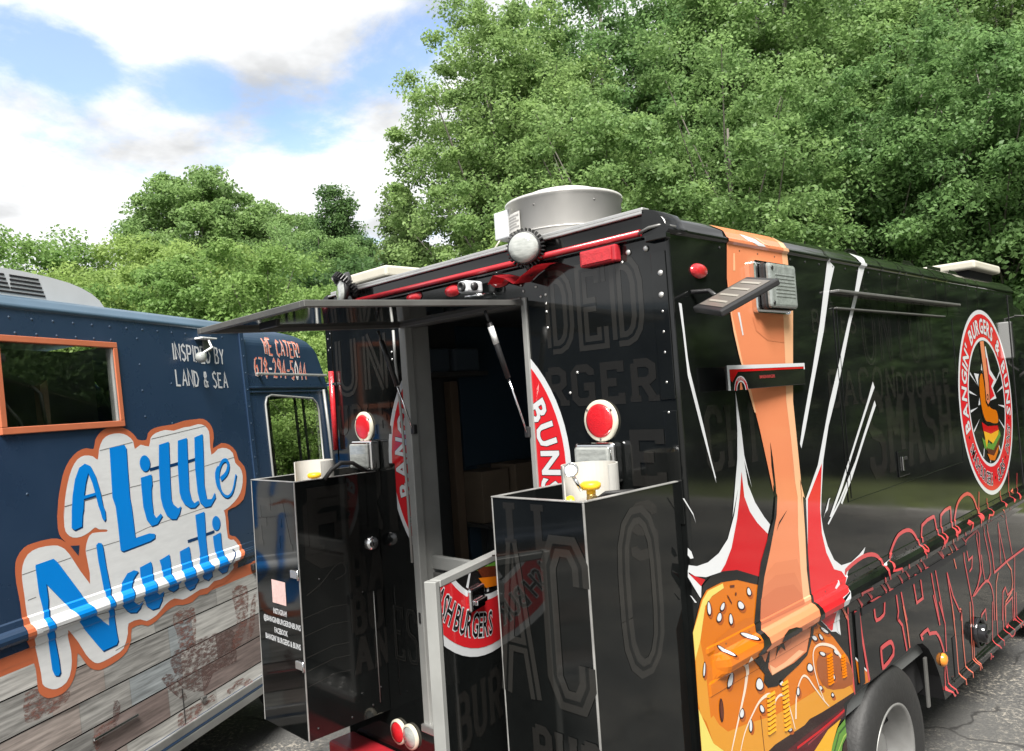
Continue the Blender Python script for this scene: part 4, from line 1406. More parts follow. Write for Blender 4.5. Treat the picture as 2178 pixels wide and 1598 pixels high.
d.poly([(0.688,1.726),(0.663,1.715),(0.614,1.691),(0.586,1.658),(0.612,1.681)], INK, 5)
# knuckle outlines
d.poly([(0.615,1.79),(0.597,1.719),(0.529,1.605),(0.465,1.509),(0.421,1.411),(0.399,1.321),(0.366,1.319),(0.364,1.359),(0.408,1.481),(0.446,1.567),(0.516,1.649),(0.572,1.709),(0.6,1.788)], INK, 5)
d.poly([(0.83,1.76),(0.856,1.742),(0.836,1.534),(0.834,1.394),(0.849,1.31),(0.871,1.261),(0.823,1.258),(0.819,1.273),(0.825,1.345),(0.814,1.465),(0.825,1.61)], INK, 5)
d.poly([(0.366,1.323),(0.399,1.323),(0.406,1.282),(0.367,1.267),(0.419,1.206),(0.459,1.247),(0.442,1.179),(0.467,1.144),(0.642,1.14),(0.758,1.152),(0.794,1.207),(0.818,1.266),(0.84,1.261),(0.814,1.191),(0.76,1.138),(0.685,1.122),(0.575,1.109),(0.5,1.096),(0.431,1.111),(0.401,1.141),(0.412,1.167),(0.342,1.233),(0.315,1.273),(0.351,1.291)], INK, 5)
d.poly([(0.492,1.266),(0.506,1.289),(0.548,1.3),(0.607,1.294),(0.657,1.277),(0.663,1.264),(0.632,1.263),(0.632,1.246),(0.609,1.264),(0.585,1.256),(0.559,1.258),(0.577,1.207),(0.544,1.231),(0.52,1.221),(0.491,1.199),(0.515,1.233),(0.541,1.256),(0.513,1.264)], INK, 6)
d.poly([(0.468,1.145),(0.611,1.144),(0.739,1.157),(0.695,1.176),(0.57,1.163),(0.496,1.163),(0.452,1.189)], ARMHI, 4)
d.poly([(0.516,1.28),(0.605,1.281),(0.76,1.273),(0.789,1.252),(0.648,1.266),(0.625,1.223),(0.533,1.207)], ARMSH, 4)
# sesame seeds
for cx, cy, rx, ry, ro in ((275, 815, 11, 34, .1), (350, 805, 11, 22, -.3), (332, 862, 14, 24, -.2), (395, 874, 11, 28, .1), (450, 797, 17, 23, .4), (495, 722, 12, 22, .2), (480, 962, 14, 38, 1.2), (346, 1042, 11, 36, .9), (248, 1152, 6, 36, -.05), (388, 1210, 15, 42, -.2), (553, 1232, 22, 28, .1), (566, 1365, 12, 22, .3), (455, 1392, 13, 24, -.1), (505, 1460, 9, 32, 0), (672, 1222, 13, 18, .3), (830, 1140, 18, 20, .3), (855, 976, 12, 18, .8), (900, 1063, 11, 17, 1.0), (976, 1056, 10, 17, .9), (890, 970, 8, 18, .6), (848, 895, 8, 14, .5), (910, 935, 9, 26, 1.0), (956, 1190, 13, 18, .3), (1016, 1152, 9, 15, .5), (720, 1477, 11, 14, .3), (955, 1290, 8, 10, .2), (890, 1250, 9, 13, .3), (765, 1270, 9, 24, 0)):
    SEED = (cx, cy, rx, ry, ro)
    SEEDS = globals().setdefault('SEEDS', [])
    SEEDS.append(SEED)
SEED_PT = [(0.076,1.484),(0.162,1.47),(0.136,1.44),(0.209,1.415),(0.283,1.446),(0.347,1.48),(0.305,1.334),(0.137,1.329),(0.019,1.296),(0.171,1.215),(0.371,1.14),(0.375,1.051),(0.234,1.081),(0.288,1.019),(0.532,1.097),(0.775,1.082),(0.835,1.184),(0.897,1.103),(1.027,1.072),(0.893,1.173),(0.834,1.244),(0.93,1.19),(0.974,0.986),(1.084,0.982),(0.571,0.91),(0.959,0.916),(0.856,0.977),(0.66,1.024)]
SEED_U = [(0.087,1.481),(0.174,1.467),(0.148,1.438),(0.221,1.412),(0.296,1.443),(0.36,1.477),(0.317,1.331),(0.148,1.326),(0.03,1.292),(0.182,1.211),(0.384,1.136),(0.388,1.047),(0.246,1.077),(0.301,1.015),(0.546,1.093),(0.79,1.077),(0.851,1.18),(0.913,1.099),(1.044,1.067),(0.909,1.169),(0.85,1.24),(0.947,1.185),(0.991,0.981),(1.102,0.977),(0.586,0.905),(0.975,0.91),(0.872,0.972),(0.675,1.02)]
SEED_W = [(0.075,1.478),(0.161,1.464),(0.136,1.434),(0.208,1.409),(0.282,1.44),(0.346,1.474),(0.304,1.328),(0.136,1.323),(0.018,1.29),(0.17,1.209),(0.37,1.133),(0.374,1.045),(0.233,1.075),(0.287,1.013),(0.531,1.091),(0.773,1.075),(0.834,1.177),(0.896,1.096),(1.025,1.065),(0.891,1.166),(0.833,1.237),(0.929,1.183),(0.972,0.979),(1.082,0.975),(0.57,0.904),(0.957,0.909),(0.855,0.971),(0.659,1.018)]
for (cx, cy, rx, ry, ro), p0, pu, pw in zip(SEEDS, SEED_PT, SEED_U, SEED_W):
    U_ = Vector((pu[0] - p0[0], pu[1] - p0[1])) / 10
    W_ = Vector((pw[0] - p0[0], pw[1] - p0[1])) / 10

    def sd_(kx, ky, dx=0, dy=0):
        out_ = []
        for t in range(16):
            a = 6.28318 * t / 16
            x, y = math.cos(a) * kx, math.sin(a) * ky * (1.0 if math.sin(a) > 0 else 1.12)
            x *= 1.0 - 0.28 * (1 - math.sin(a)) / 2
            X, Y = x * math.cos(-ro) - y * math.sin(-ro), x * math.sin(-ro) + y * math.cos(-ro)
            q = Vector(p0) + U_ * (X + dx) + W_ * (Y + dy)
            out_.append((q.x, q.y))
        return out_
    d.poly(sd_(rx + 5, ry + 6, 8, 12), mat('seed_shadow_print', lin((147, 73, 21)), **V), 3)
    d.poly(sd_(rx + 4, ry + 5), mat('seed_rim_print', lin((43, 11, 13)), **V), 4)
    d.poly(sd_(rx - 1, ry - 2, -1, -2), WHITE if cy != 1 else BROWN, 5)
d.poly(ellipse((0.105,1.136), 0.014, 0.040, 0.0), mat('seed_rim_print', (0, 0, 0)), 4)
d.poly(ellipse((0.105,1.136), 0.009, 0.032, 0.0), BROWN, 5)
d.ribbon([(0.198,1.502),(0.223,1.468)], 0.005, BROWN, 4)
d.poly(ellipse((0.255,1.494), 0.006, 0.006), BROWN, 4)
d.ribbon([(0.22,1.528),(0.25,1.523)], 0.008, BROWN, 4)
# glossy drips on the bun
SHN = mat('bun_shine_print', lin((203, 186, 169)), **V)
for pts, w in (([(0.25,1.268),(0.278,1.246),(0.288,1.211),(0.272,1.165),(0.238,1.112),(0.182,1.031),(0.135,0.961)], (0.030, 0.004)), ([(0.443,1.08),(0.414,1.088),(0.365,1.084),(0.315,1.061),(0.242,1.01),(0.193,0.939)], (0.016, 0.004)), ([(0.414,1.089),(0.441,1.066),(0.439,1.02),(0.423,0.959)], (0.014, 0.005)), ([(0.46,1.013),(0.477,1.048),(0.522,1.056),(0.562,1.028),(0.594,0.955),(0.612,0.897)], (0.012, 0.005)), ([(0.624,0.931),(0.647,1.021),(0.7,1.068),(0.745,1.055),(0.794,1.004),(0.865,0.931),(0.917,0.884)], (0.012, 0.004)), ([(1.066,1.043),(1.003,1.102),(0.904,1.142),(0.837,1.148),(0.81,1.123),(0.813,1.064),(0.841,0.989),(0.88,0.919)], (0.014, 0.004))):
    d.ribbon(pts, w, SHN, 4, smooth=4)
d.ribbon([(0.363,1.032),(0.366,0.966),(0.37,0.901)], 0.004, BROWN, 3)
# below the bun: patty, tomato, cheese, lettuce
d.poly([(0.34,0.885),(0.452,0.896),(0.691,0.884),(0.74,0.892),(0.855,0.881),(1.174,0.863),(1.173,0.832),(0.952,0.836),(0.716,0.844),(0.53,0.842),(0.44,0.821),(0.282,0.855)], DKPATTY, 2)
d.poly([(0.53,0.842),(0.716,0.844),(0.952,0.836),(1.173,0.832),(1.172,0.805),(1.018,0.798),(0.892,0.797),(0.765,0.756),(0.662,0.723),(0.44,0.821)], MAROON, 2)
d.ribbon([(0.617,0.823),(0.81,0.818),(1.022,0.82),(1.166,0.827)], 0.010, RED, 3)
d.ribbon([(0.708,0.804),(0.877,0.809),(1.097,0.818)], 0.007, mat('tomato_line_print', lin((124, 33, 43)), **V), 3)
d.poly([(0.732,0.753),(0.892,0.797),(1.018,0.798),(0.977,0.775),(0.922,0.727),(0.887,0.681),(0.753,0.688)], CHEESE, 3)
d.poly([(0.887,0.681),(0.922,0.727),(0.985,0.772),(1.091,0.789),(1.172,0.805),(1.267,0.826),(1.264,0.763),(1.169,0.74),(1.077,0.717),(1.016,0.693),(0.988,0.643)], GREEN, 3)
d.ribbon([(0.934,0.693),(0.99,0.748),(1.085,0.76),(1.184,0.766),(1.262,0.804)], 0.010, GREEND, 4)
d.ribbon([(0.967,0.681),(1.03,0.718),(1.118,0.73),(1.222,0.757)], 0.008, mat('lettuce_light_print', lin((139, 165, 75)), **V), 4)
d.poly([(0.996,0.64),(1.024,0.69),(1.086,0.714),(1.178,0.737),(1.186,0.679),(1.128,0.591)], DKPATTY, 2)
# little piece of bun past the panel gap
d.poly([(1.214,1),(1.267,0.956),(1.323,0.915),(1.356,0.863),(1.343,0.854),(1.259,0.865),(1.231,0.884),(1.225,0.931)], BUND, 1)
d.ribbon([(1.213,0.998),(1.271,0.951),(1.324,0.908)], 0.008, WHITE, 2)
# outlined word across the flank
for pts, w in (
    ([(1.191,1.371),(1.188,1.384),(1.263,1.398),(1.382,1.408),(1.481,1.4),(1.556,1.375),(1.594,1.337),(1.581,1.311),(1.576,1.291)], 0.020),
    ([(1.57,1.292),(1.666,1.195)], 0.014), ([(1.513,1.287),(1.628,1.19)], 0.014),
    ([(1.686,1.341),(1.761,1.395),(1.838,1.428),(1.945,1.433),(2.023,1.415),(2.077,1.376),(2.103,1.338),(2.099,1.316),(2.084,1.301)], 0.020),
    ([(1.684,1.335),(1.68,1.321),(1.634,1.296),(1.737,1.285),(1.842,1.189)], 0.014), ([(1.828,1.285),(1.933,1.198)], 0.013),
    ([(2.16,1.333),(2.181,1.418),(2.351,1.436),(2.386,1.42),(2.406,1.34),(2.407,1.316),(2.383,1.28),(2.355,1.265),(2.479,1.192)], 0.020),
    ([(2.143,1.327),(2.14,1.309),(2.13,1.297),(2.078,1.302),(2.177,1.196),(2.248,1.179),(2.272,1.096),(2.326,0.883)], 0.014),
    ([(2.003,1.278),(2.117,1.188)], 0.013),
    ([(2.483,1.332),(2.491,1.424),(2.646,1.443),(2.666,1.424),(2.654,1.34),(2.645,1.317),(2.611,1.292)], 0.020),
    ([(2.476,1.333),(2.47,1.315),(2.431,1.297),(2.385,1.29),(2.477,1.187)], 0.014),
    ([(2.707,1.342),(2.771,1.425),(2.864,1.466),(2.997,1.476),(3.102,1.439),(3.162,1.372),(3.171,1.331),(3.158,1.311),(3.115,1.301)], 0.022),
    ([(2.713,1.336),(2.701,1.318),(2.666,1.303),(2.6,1.299),(2.715,1.189),(2.836,1.17),(2.836,1.106),(2.922,0.822),(2.907,0.738)], 0.014),
    ([(2.528,1.285),(2.643,1.181),(2.544,1.19),(2.641,1.171),(2.679,1.089)], 0.013),
    ([(3.238,1.455),(3.195,1.339),(3.172,1.315),(3.082,1.289),(3.145,0.976),(2.938,0.874),(3.058,0.886),(3.225,0.902),(3.317,0.858),(3.355,0.773),(3.332,0.632)], 0.014),
    ([(3.396,1.392),(3.384,1.34),(3.388,1.311),(3.337,1.295),(3.242,1.287),(3.332,1.044),(3.338,0.925),(3.205,0.906),(3.174,1.075)], 0.012),
    ([(3.712,1.398),(3.702,1.349),(3.71,1.312),(3.659,1.301)], 0.014), ([(3.581,1.294),(3.722,1.221)], 0.010),
    ([(3.965,1.507),(3.916,1.345),(3.932,1.312),(3.878,1.301)], 0.013), ([(4.181,1.462),(4.129,1.336),(4.08,1.311),(4.027,1.299)], 0.013),
    ([(4.032,1.368),(3.972,1.357),(4.017,1.344)], 0.016),
    ([(3.318,1.269),(3.413,1.029),(3.421,0.914),(3.723,0.926),(4.201,0.925)], 0.016), ([(3.721,0.92),(3.819,0.85),(3.825,0.76),(3.771,0.709),(3.619,0.682),(3.581,0.569)], 0.014),
    ([(3.59,1.205),(3.699,0.925)], 0.012), ([(3.602,1.165),(3.585,0.935)], 0.012), ([(3.764,1.279),(3.874,0.941)], 0.012), ([(3.929,0.918),(3.781,0.52)], 0.012), ([(3.504,0.896),(3.443,0.843),(3.372,0.622)], 0.012),
    ([(2.755,1.283),(2.881,1.208),(2.915,1.091),(2.993,1.098),(2.966,1.036),(2.915,1.024)], 0.013), ([(2.873,1.21),(2.931,1.222),(3.127,1.234),(3.169,1.191),(3.126,0.98),(3.041,0.896)], 0.013), ([(2.946,1.321),(2.864,1.313),(2.943,1.311),(2.874,1.273)], 0.016),
    ([(1.332,1.194),(1.25,1.276),(1.366,1.271),(1.443,1.207)], 0.016), ([(1.397,1.191),(1.448,1.192),(1.583,1.176),(1.583,1.121),(1.566,1.098),(1.478,1.095),(1.465,1.14),(1.456,1.177),(1.397,1.191)], 0.017),
    ([(1.657,1.198),(1.742,1.174),(1.805,1.171),(1.829,1.076),(1.857,1)], 0.015), ([(1.742,1.174),(1.756,1.07),(1.735,1.031)], 0.015),
    ([(1.928,1.187),(1.985,1.168),(2.012,1.051),(2.105,1.054),(2.091,1.169),(2.011,1.191)], 0.016),
    ([(2.322,1.171),(2.4,0.864)], 0.014), ([(2.512,1.102),(2.571,0.822)], 0.014), ([(2.512,1.102),(2.582,0.955),(2.674,0.849),(2.707,0.841),(2.685,0.793)], 0.014),
    ([(3.062,0.699),(3.08,0.728),(3.165,0.741),(3.165,0.673)], 0.014),
    ([(3.507,0.588),(3.572,0.754),(3.637,0.773),(3.676,0.712),(3.825,0.722)], 0.013), ([(3.6,0.662),(3.784,0.675),(3.758,0.525)], 0.013),
    ([(1.074,1.285),(1.176,1.17)], 0.014),
    ([(1.169,1.229),(1.176,0.865),(1.178,0.827)], 0.013), ([(1.241,1.187),(1.291,1.173),(1.302,1.072),(1.344,0.858)], 0.020),
    ([(1.512,0.959),(1.607,0.96),(1.646,0.941),(1.647,0.891),(1.527,0.868),(1.507,0.883),(1.504,0.949),(1.512,0.959)], 0.022),
    ([(1.736,1.039),(1.79,0.994),(1.824,0.86)], 0.017), ([(1.824,1.082),(1.852,0.978),(1.864,0.863)], 0.015),
    ([(2.264,1.033),(2.327,0.857)], 0.014), ([(2.343,0.98),(2.411,0.846),(2.396,0.697)], 0.013),
    ([(2.554,0.915),(2.57,0.695),(2.57,0.476),(2.657,0.412),(2.738,0.413),(2.704,0.451),(2.69,0.685),(2.707,0.841),(2.667,0.856)], 0.014),
    ([(2.056,0.854),(2.034,0.879),(2.136,0.884),(2.158,0.856),(2.259,0.835),(2.32,0.773),(2.357,0.702)], 0.019),
    ([(2.355,0.632),(2.331,0.513),(2.397,0.457),(2.479,0.395),(2.47,0.424),(2.392,0.499),(2.377,0.626)], 0.014),
    ([(2.875,0.856),(2.844,0.616),(2.847,0.467),(2.916,0.409),(2.974,0.408),(2.928,0.449),(2.865,0.495),(2.921,0.817)], 0.012),
    ([(3.082,0.501),(3.061,0.467),(3.193,0.395),(3.221,0.416),(3.096,0.48)], 0.014),
    ([(3.326,0.751),(3.249,0.506),(3.432,0.391),(3.472,0.41),(3.369,0.474),(3.407,0.732)], 0.012),
    ([(3.573,0.754),(3.513,0.538),(3.562,0.476),(3.635,0.482),(3.63,0.538),(3.579,0.527),(3.59,0.665)], 0.012), ([(3.84,0.694),(3.793,0.485),(3.887,0.391),(3.968,0.402),(3.843,0.485),(3.887,0.684)], 0.012)):
    d.ribbon(pts, w * 0.95, PINK if random.random() < 0.75 else PINKO, 2, smooth=2 if len(pts) > 6 else 0)


def badge(dc, c, R0, with_center=True, clipz=None):
    dc.disc(c, R0, WHITE, 1)
    dc.ring(c, R0 * 0.70, R0 * 0.955, RED2, 2)
    dc.ring(c, R0 * 0.665, R0 * 0.70, WHITE, 2)
    dc.disc(c, R0 * 0.668, INK, 2)
    for mm, bd, ly in ((INK, 0.045, 3), (WHITE, 0.028, 4)):
        dc.arc_text("BANGIN'", c, R0 * 0.745, R0 * 0.165, mm, R_(167), ly, bd, span=66)
        dc.arc_text('BURGERS', c, R0 * 0.745, R0 * 0.165, mm, R_(93), ly, bd, span=66)
        dc.arc_text('&', c, R0 * 0.745, R0 * 0.165, mm, R_(46), ly, bd, 1.0)
        dc.arc_text('BUNS', c, R0 * 0.745, R0 * 0.165, mm, R_(8), ly, bd, span=46)
    for mm, bd, ly in ((WHITE, 0.05, 3), (INK, 0.010, 4)):
        dc.arc_text('SMASH BURGERS', c, R0 * 0.895, R0 * 0.135, mm, R_(238), ly, bd, bottom=True, span=56)
        dc.arc_text('SUBS', c, R0 * 0.895, R0 * 0.135, mm, R_(291), ly, bd, bottom=True, span=22)
        dc.arc_text('DOGS', c, R0 * 0.895, R0 * 0.135, mm, R_(326), ly, bd, bottom=True, span=24)
    for a in (203, 273, 308, 344):
        dc.disc((c[0] + R0 * 0.83 * math.cos(R_(a)), c[1] + R0 * 0.83 * math.sin(R_(a))), R0 * 0.016, INK, 4, 10)
    if with_center:
        def q(*pts):
            return [(c[0] + x * R0, c[1] + y * R0) for x, y in pts]
        for a0 in (150, 168, 186, 205, 28, 12, -8, -30, -60, 240, 262):
            r1 = 0.655
            a = R_(a0)
            dc.poly(q((0.38 * math.cos(a), 0.38 * math.sin(a)), (r1 * math.cos(a + 0.02), r1 * math.sin(a + 0.02)), (r1 * math.cos(a - 0.02), r1 * math.sin(a - 0.02))), WHITE, 3)
        dc.poly(q((-0.02, 0.60), (-0.18, 0.30), (-0.42, 0.32), (-0.25, 0.12), (-0.36, -0.02), (0.0, 0.0), (0.35, 0.02), (0.24, 0.14), (0.42, 0.22), (0.20, 0.34), (0.10, 0.60)), WHITE, 3)
        dc.poly(q((-0.03, 0.45), (-0.14, 0.24), (-0.30, 0.26), (-0.18, 0.08), (0.0, 0.0), (0.28, 0.05), (0.18, 0.16), (0.30, 0.22), (0.14, 0.30), (0.10, 0.48)), RED2, 4)
        dc.poly(catmull(q((-0.30, 0.10), (-0.28, 0.28), (-0.12, 0.34), (-0.05, 0.05), (0.12, -0.06), (0.32, -0.10), (0.36, -0.26), (0.20, -0.28), (0.0, -0.25), (-0.18, -0.22), (-0.28, -0.08)), 3), INK, 5)
        dc.poly(catmull(q((-0.28, 0.10), (-0.25, 0.25), (-0.13, 0.30), (-0.06, 0.02), (0.10, -0.08), (0.30, -0.12), (0.33, -0.24), (0.18, -0.25), (0.0, -0.22), (-0.16, -0.19), (-0.25, -0.06)), 3), BUN, 6)
        dc.poly(q((-0.15, 0.655), (-0.09, 0.20), (-0.10, 0.0), (-0.02, -0.06), (0.08, -0.02), (0.10, 0.20), (0.04, 0.66)), INK, 7)
        dc.poly(q((-0.12, 0.655), (-0.06, 0.20), (-0.07, 0.02), (-0.01, -0.03), (0.06, 0.0), (0.075, 0.20), (0.02, 0.66)), ARM, 8)
        dc.ring((c[0] - 0.01 * R0, c[1] + 0.05 * R0), R0 * 0.020, R0 * 0.035, INK, 9, 12)
        dc.poly(q((-0.30, -0.20), (-0.1, -0.26), (0.3, -0.28), (0.33, -0.34), (0.0, -0.36), (-0.27, -0.30)), RED, 6)
        dc.poly(q((-0.26, -0.30), (0.0, -0.35), (0.32, -0.33), (0.28, -0.38), (0.05, -0.46), (-0.12, -0.40), (-0.20, -0.48)), CHEESE, 7)
        dc.poly(q((-0.34, -0.36), (-0.2, -0.42), (0.0, -0.46), (0.36, -0.34), (0.38, -0.40), (0.06, -0.54), (-0.14, -0.52), (-0.28, -0.48)), GREEN, 6)
        dc.poly(q((-0.22, -0.48), (0.05, -0.53), (0.32, -0.42), (0.28, -0.50), (0.05, -0.60), (-0.15, -0.56)), BROWN, 7)
        dc.poly(q((-0.20, -0.545), (0.04, -0.59), (0.28, -0.49), (0.20, -0.57), (0.06, -0.645), (-0.12, -0.62)), BUN, 8)


badge(d, (3.60, 2.0), 0.608)
def in_arch(c):
    return c.y < 0.47 or (1.06 < c.x < 2.30 and c.y < 0.85 - max(0.0, c.x - 1.98) * 1.15)


bmesh.ops.bisect_plane(d.bm, geom=d.bm.verts[:] + d.bm.edges[:] + d.bm.faces[:], plane_co=(0, 0.85, 0), plane_no=(0, 1, 0), dist=1e-6)
bmesh.ops.bisect_plane(d.bm, geom=d.bm.verts[:] + d.bm.edges[:] + d.bm.faces[:], plane_co=(0, 0.47, 0), plane_no=(0, 1, 0), dist=1e-6)
bmesh.ops.bisect_plane(d.bm, geom=d.bm.verts[:] + d.bm.edges[:] + d.bm.faces[:], plane_co=(1.06, 0, 0), plane_no=(1, 0, 0), dist=1e-6)
bmesh.ops.delete(d.bm, geom=[f for f in d.bm.faces if in_arch(f.calc_center_median())], context='FACES')
side_print = d.build('side_print', FS, TRUCK, CUT_V, CUT_U)
# louvre pressings on the bun panel
for (p0, p1, n_, wv) in (((0.416,1.087), (0.401,0.941), 9, 0.060), ((0.532,1.095), (0.527,0.91), 11, 0.050), ((0.932,1.085), (0.927,0.963), 10, 0.050), ((1.066,1.047), (1.066,0.951), 8, 0.040)):
    for k in range(n_):
        if k * 7 % 5 == 9:
            continue
        y_ = p0[0] + (p1[0] - p0[0]) * k / n_
        z_ = p0[1] + (p1[1] - p0[1]) * k / n_
        bm = bmesh.new()
        a = [bm.verts.new(x) for x in ((0.004, y_, z_), (0.004, y_ + wv, z_), (0.0095, y_ + wv - 0.004, z_ - 0.009), (0.0095, y_ + 0.004, z_ - 0.009), (0.003, y_, z_ - 0.0095), (0.003, y_ + wv, z_ - 0.0095))]
        for f in ((0, 1, 2, 3), (3, 2, 5, 4), (0, 3, 4), (1, 5, 2)):
            bm.faces.new([a[i] for i in f])
        from_bm('louvre', bm, BUNL if p0[0] < 0.75 else BUN, TRUCK)

# ================================================================ prints on the rear wall
WORDS = []


def words(name, f3, parent):
    for i_, (s_, o_, h_, w_, m_, k_, ol_) in enumerate(WORDS):
        word(name, s_, o_, h_, w_, m_, f3, parent, k_, ol_, -1 + 0.9 * i_)
    WORDS.clear()


d = Decal()
WORDS.append(('DED', (-0.588,2.421), 0.27, 0.160, TONE2, 0.22, (BLACK, 0.80)))
WORDS.append(('RGER', (-0.616,2.206), 0.125, 0.136, TONE, 0.24, None))
WORDS.append(('UN', (-2.13, 2.33), 0.27, 0.26, TONE2, 0.20, (BLACK, 0.80)))
WORDS.append(('UBLE', (-2.13, 2.12), 0.13, 0.125, TONE, 0.22, None))
WORDS.append(('E', (-0.24, 1.92), 0.16, 0.19, TONE, 0.24, None))
WORDS.append(('FRI', (-2.15, 1.66), 0.28, 0.20, TONE, 0.24, None))
WORDS.append(('ES', (-1.74, 1.02), 0.24, 0.11, TONE2, 0.12, (BLACK, 0.5)))
words('faint_lettering', FR, TRUCK)
d = Decal()
badge(d, (-1.09, 1.97), 0.590, False)
for v_ in (DX0 - 0.012, DX1 + 0.010):
    bmesh.ops.bisect_plane(d.bm, geom=d.bm.verts[:] + d.bm.edges[:] + d.bm.faces[:], plane_co=(v_, 0, 0), plane_no=(1, 0, 0), dist=1e-6)
bmesh.ops.delete(d.bm, geom=[f for f in d.bm.faces if DX0 - 0.012 < f.calc_center_median().x < DX1 + 0.010], context='FACES')
half = d.bm.copy()
bmesh.ops.delete(half, geom=[v for v in half.verts if v.co.x < -1.1], context='VERTS')
bmesh.ops.delete(d.bm, geom=[v for v in d.bm.verts if v.co.x > -1.1], context='VERTS')
d2 = Decal()
d2.mats = list(d.mats)
d2.bm = half
d.build('round_logo', FR, TRUCK)
d2.build('round_logo', FR, TRUCK)
# the same disc carried on across the half door
d = Decal()
badge(d, (-0.40, 1.97), 0.590, True)
FDM = lambda w, v, o: FD(-w, v, o)
for co, no in (((0, 1.676, 0), (0, 1, 0)), ((-0.022, 0, 0), (1, 0, 0)), ((-0.756, 0, 0), (-1, 0, 0))):
    bmesh.ops.bisect_plane(d.bm, geom=d.bm.verts[:] + d.bm.edges[:] + d.bm.faces[:], plane_co=co, plane_no=no, dist=1e-6, clear_outer=True)
d.build('door_logo', FDM, hdoor)
d = Decal()
WORDS.append(('BURGER', (-0.72, 1.16), 0.15, 0.11, TONE, 0.2, None))
words('faint_lettering', FDM, hdoor)

# ================================================================ gas cabinets on the rear
def cabinet(x0, x1, y1, z0, z1, label_latch):
    """open-topped box bolted to the rear wall; x0<x1, y1 the rear face"""
    t = 0.012
    bm = bmesh.new()
    add_box(bm, (x0, y1, z0), (x1, y1 + t, z1), 0.0)
    add_box(bm, (x0, y1 + t + 0.0004, z0), (x0 + t, -0.003, z1), 0.0)
    add_box(bm, (x1 - t, y1 + t + 0.0004, z0), (x1, -0.003, z1), 0.0)
    add_box(bm, (x0 + t + 0.0004, y1 + t + 0.0004, z0), (x1 - t - 0.0004, -0.003, z0 + t), 0.0)
    cb = from_bm('gas_cabinet', bm, BLACK, TRUCK)
    for nm, lo, hi in (('edge_trim', (x0 - 0.003, y1 - 0.003, z1 + 0.0005), (x1 + 0.003, y1 + t + 0.002, z1 + 0.0045)), ('edge_trim', (x0 - 0.003, y1 + t + 0.0025, z1 + 0.0005), (x0 + t + 0.002, -0.003, z1 + 0.0045)), ('edge_trim', (x1 - t - 0.002, y1 + t + 0.0025, z1 + 0.0005), (x1 + 0.003, -0.003, z1 + 0.0045)), ('edge_trim', (x1 - 0.004, y1 - 0.002, z0), (x1 + 0.002, y1 + 0.004, z1)), ('edge_trim', (x0 - 0.002, y1 - 0.002, z0), (x0 + 0.003, y1 + 0.003, z1))):
        box(nm, lo, hi, mat('dull_edge_metal', (0.34, 0.34, 0.33), rough=0.4, metal=0.5, var=0.3, vscale=12), cb, 0.001, 1)
    return cb


cabR = cabinet(-0.42, -0.03, -0.493, 0.745, 1.92, None)
cabL = cabinet(-2.225, -1.80, -0.45, 0.745, 1.92, None)
FA = lambda u, v, o: (u, -0.493 - o, v)
FB = lambda u, v, o: (-0.03 + o, u, v)
FC_ = lambda u, v, o: (u, -0.45 - o, v)
FE = lambda u, v, o: (-1.80 + o, u, v)
d = Decal()
WORDS.append(('I', (-0.408,1.782), 0.115, 0.155, TONE, 0.26, None))
WORDS.append(('L', ((-0.408,1.782)[0] + 0.155, (-0.408,1.782)[1]), 0.115, 0.155, TONE, 0.26, None))
WORDS.append(('A', (-0.437,1.299), 0.48, 0.20, TONE2, 0.16, (BLACK, 0.82)))
WORDS.append(('C', (-0.223,1.327), 0.46, 0.21, TONE2, 0.20, (BLACK, 0.80)))
WORDS.append(('BUR', (-0.31, 1.08), 0.13, 0.10, TONE, 0.22, None))
d.poly([(-0.437,1.732),(-0.064,1.797),(-0.065,1.793),(-0.437,1.727)], TONE2, 0)
words('faint_lettering', FA, cabR)
if d.bm.verts:
    d.build('cabinet_print', FA, cabR)
d = Decal()
WORDS.append(('S', (-0.30, 1.72), 0.15, 0.19, TONE, 0.22, None))
WORDS.append(('O', (-0.375,1.377), 0.47, 0.27, TONE2, 0.14, (BLACK, 0.80)))
words('faint_lettering', FB, cabR)
if d.bm.verts:
    d.build('cabinet_print', FB, cabR)
d = Decal()
WORDS.append(('FA', (-2.20, 1.62), 0.2, 0.18, TONE, 0.2, None))
q0, q1 = (-2.07,1.45), (-1.936,1.31)
d.poly([(q0[0], q0[1]), (q1[0], q0[1]), (q1[0], q1[1] + 0.03), (q0[0], q1[1] + 0.03)], PANEC, 1)
xc = (q0[0] + q1[0]) / 2
zl = q1[1] + 0.005
for s, dz, w in (('INSTAGRAM', 0.0, 0.13), ('@BANGINBURGERSNBUNS', 0.045, 0.36), ('FACEBOOK', 0.092, 0.13), ("BANGIN' BURGERS & BUNS", 0.134, 0.34)):
    gm = glyph_mesh(s, 0.03)
    hh = 0.026
    d.text(s, (xc + (0.01 if w > 0.2 else 0), zl - dz - hh), hh, WHITE, 1, 0.03, xs=w / ((gm[3] - gm[2]) * hh / CAP))
words('faint_lettering', FC_, cabL)
if d.bm.verts:
    d.build('cabinet_print', FC_, cabL)
d = Decal()
WORDS.append(('G', (-0.438,1.546), 0.28, 0.36, TONE, 0.28, None))
WORDS.append(('BAC', (-0.20, 1.36), 0.17, 0.115, TONE, 0.22, None))
WORDS.append(('BUR', (-0.20, 1.17), 0.16, 0.10, TONE, 0.22, None))
WORDS.append(('AN', (-0.19, 0.98), 0.16, 0.11, TONE, 0.20, None))
WORDS.append(('F', (-0.43, 1.60), 0.26, 0.3, TONE, 0.2, None))
for k, (za, zb) in enumerate(((1.30, 1.36), (1.22, 1.28), (1.12, 1.18), (1.06, 1.11), (0.99, 1.05))):
    d.ribbon([(-0.44, za), (-0.30, za + 0.02), (-0.21, za + 0.012)], 0.004, TONE2, -1)
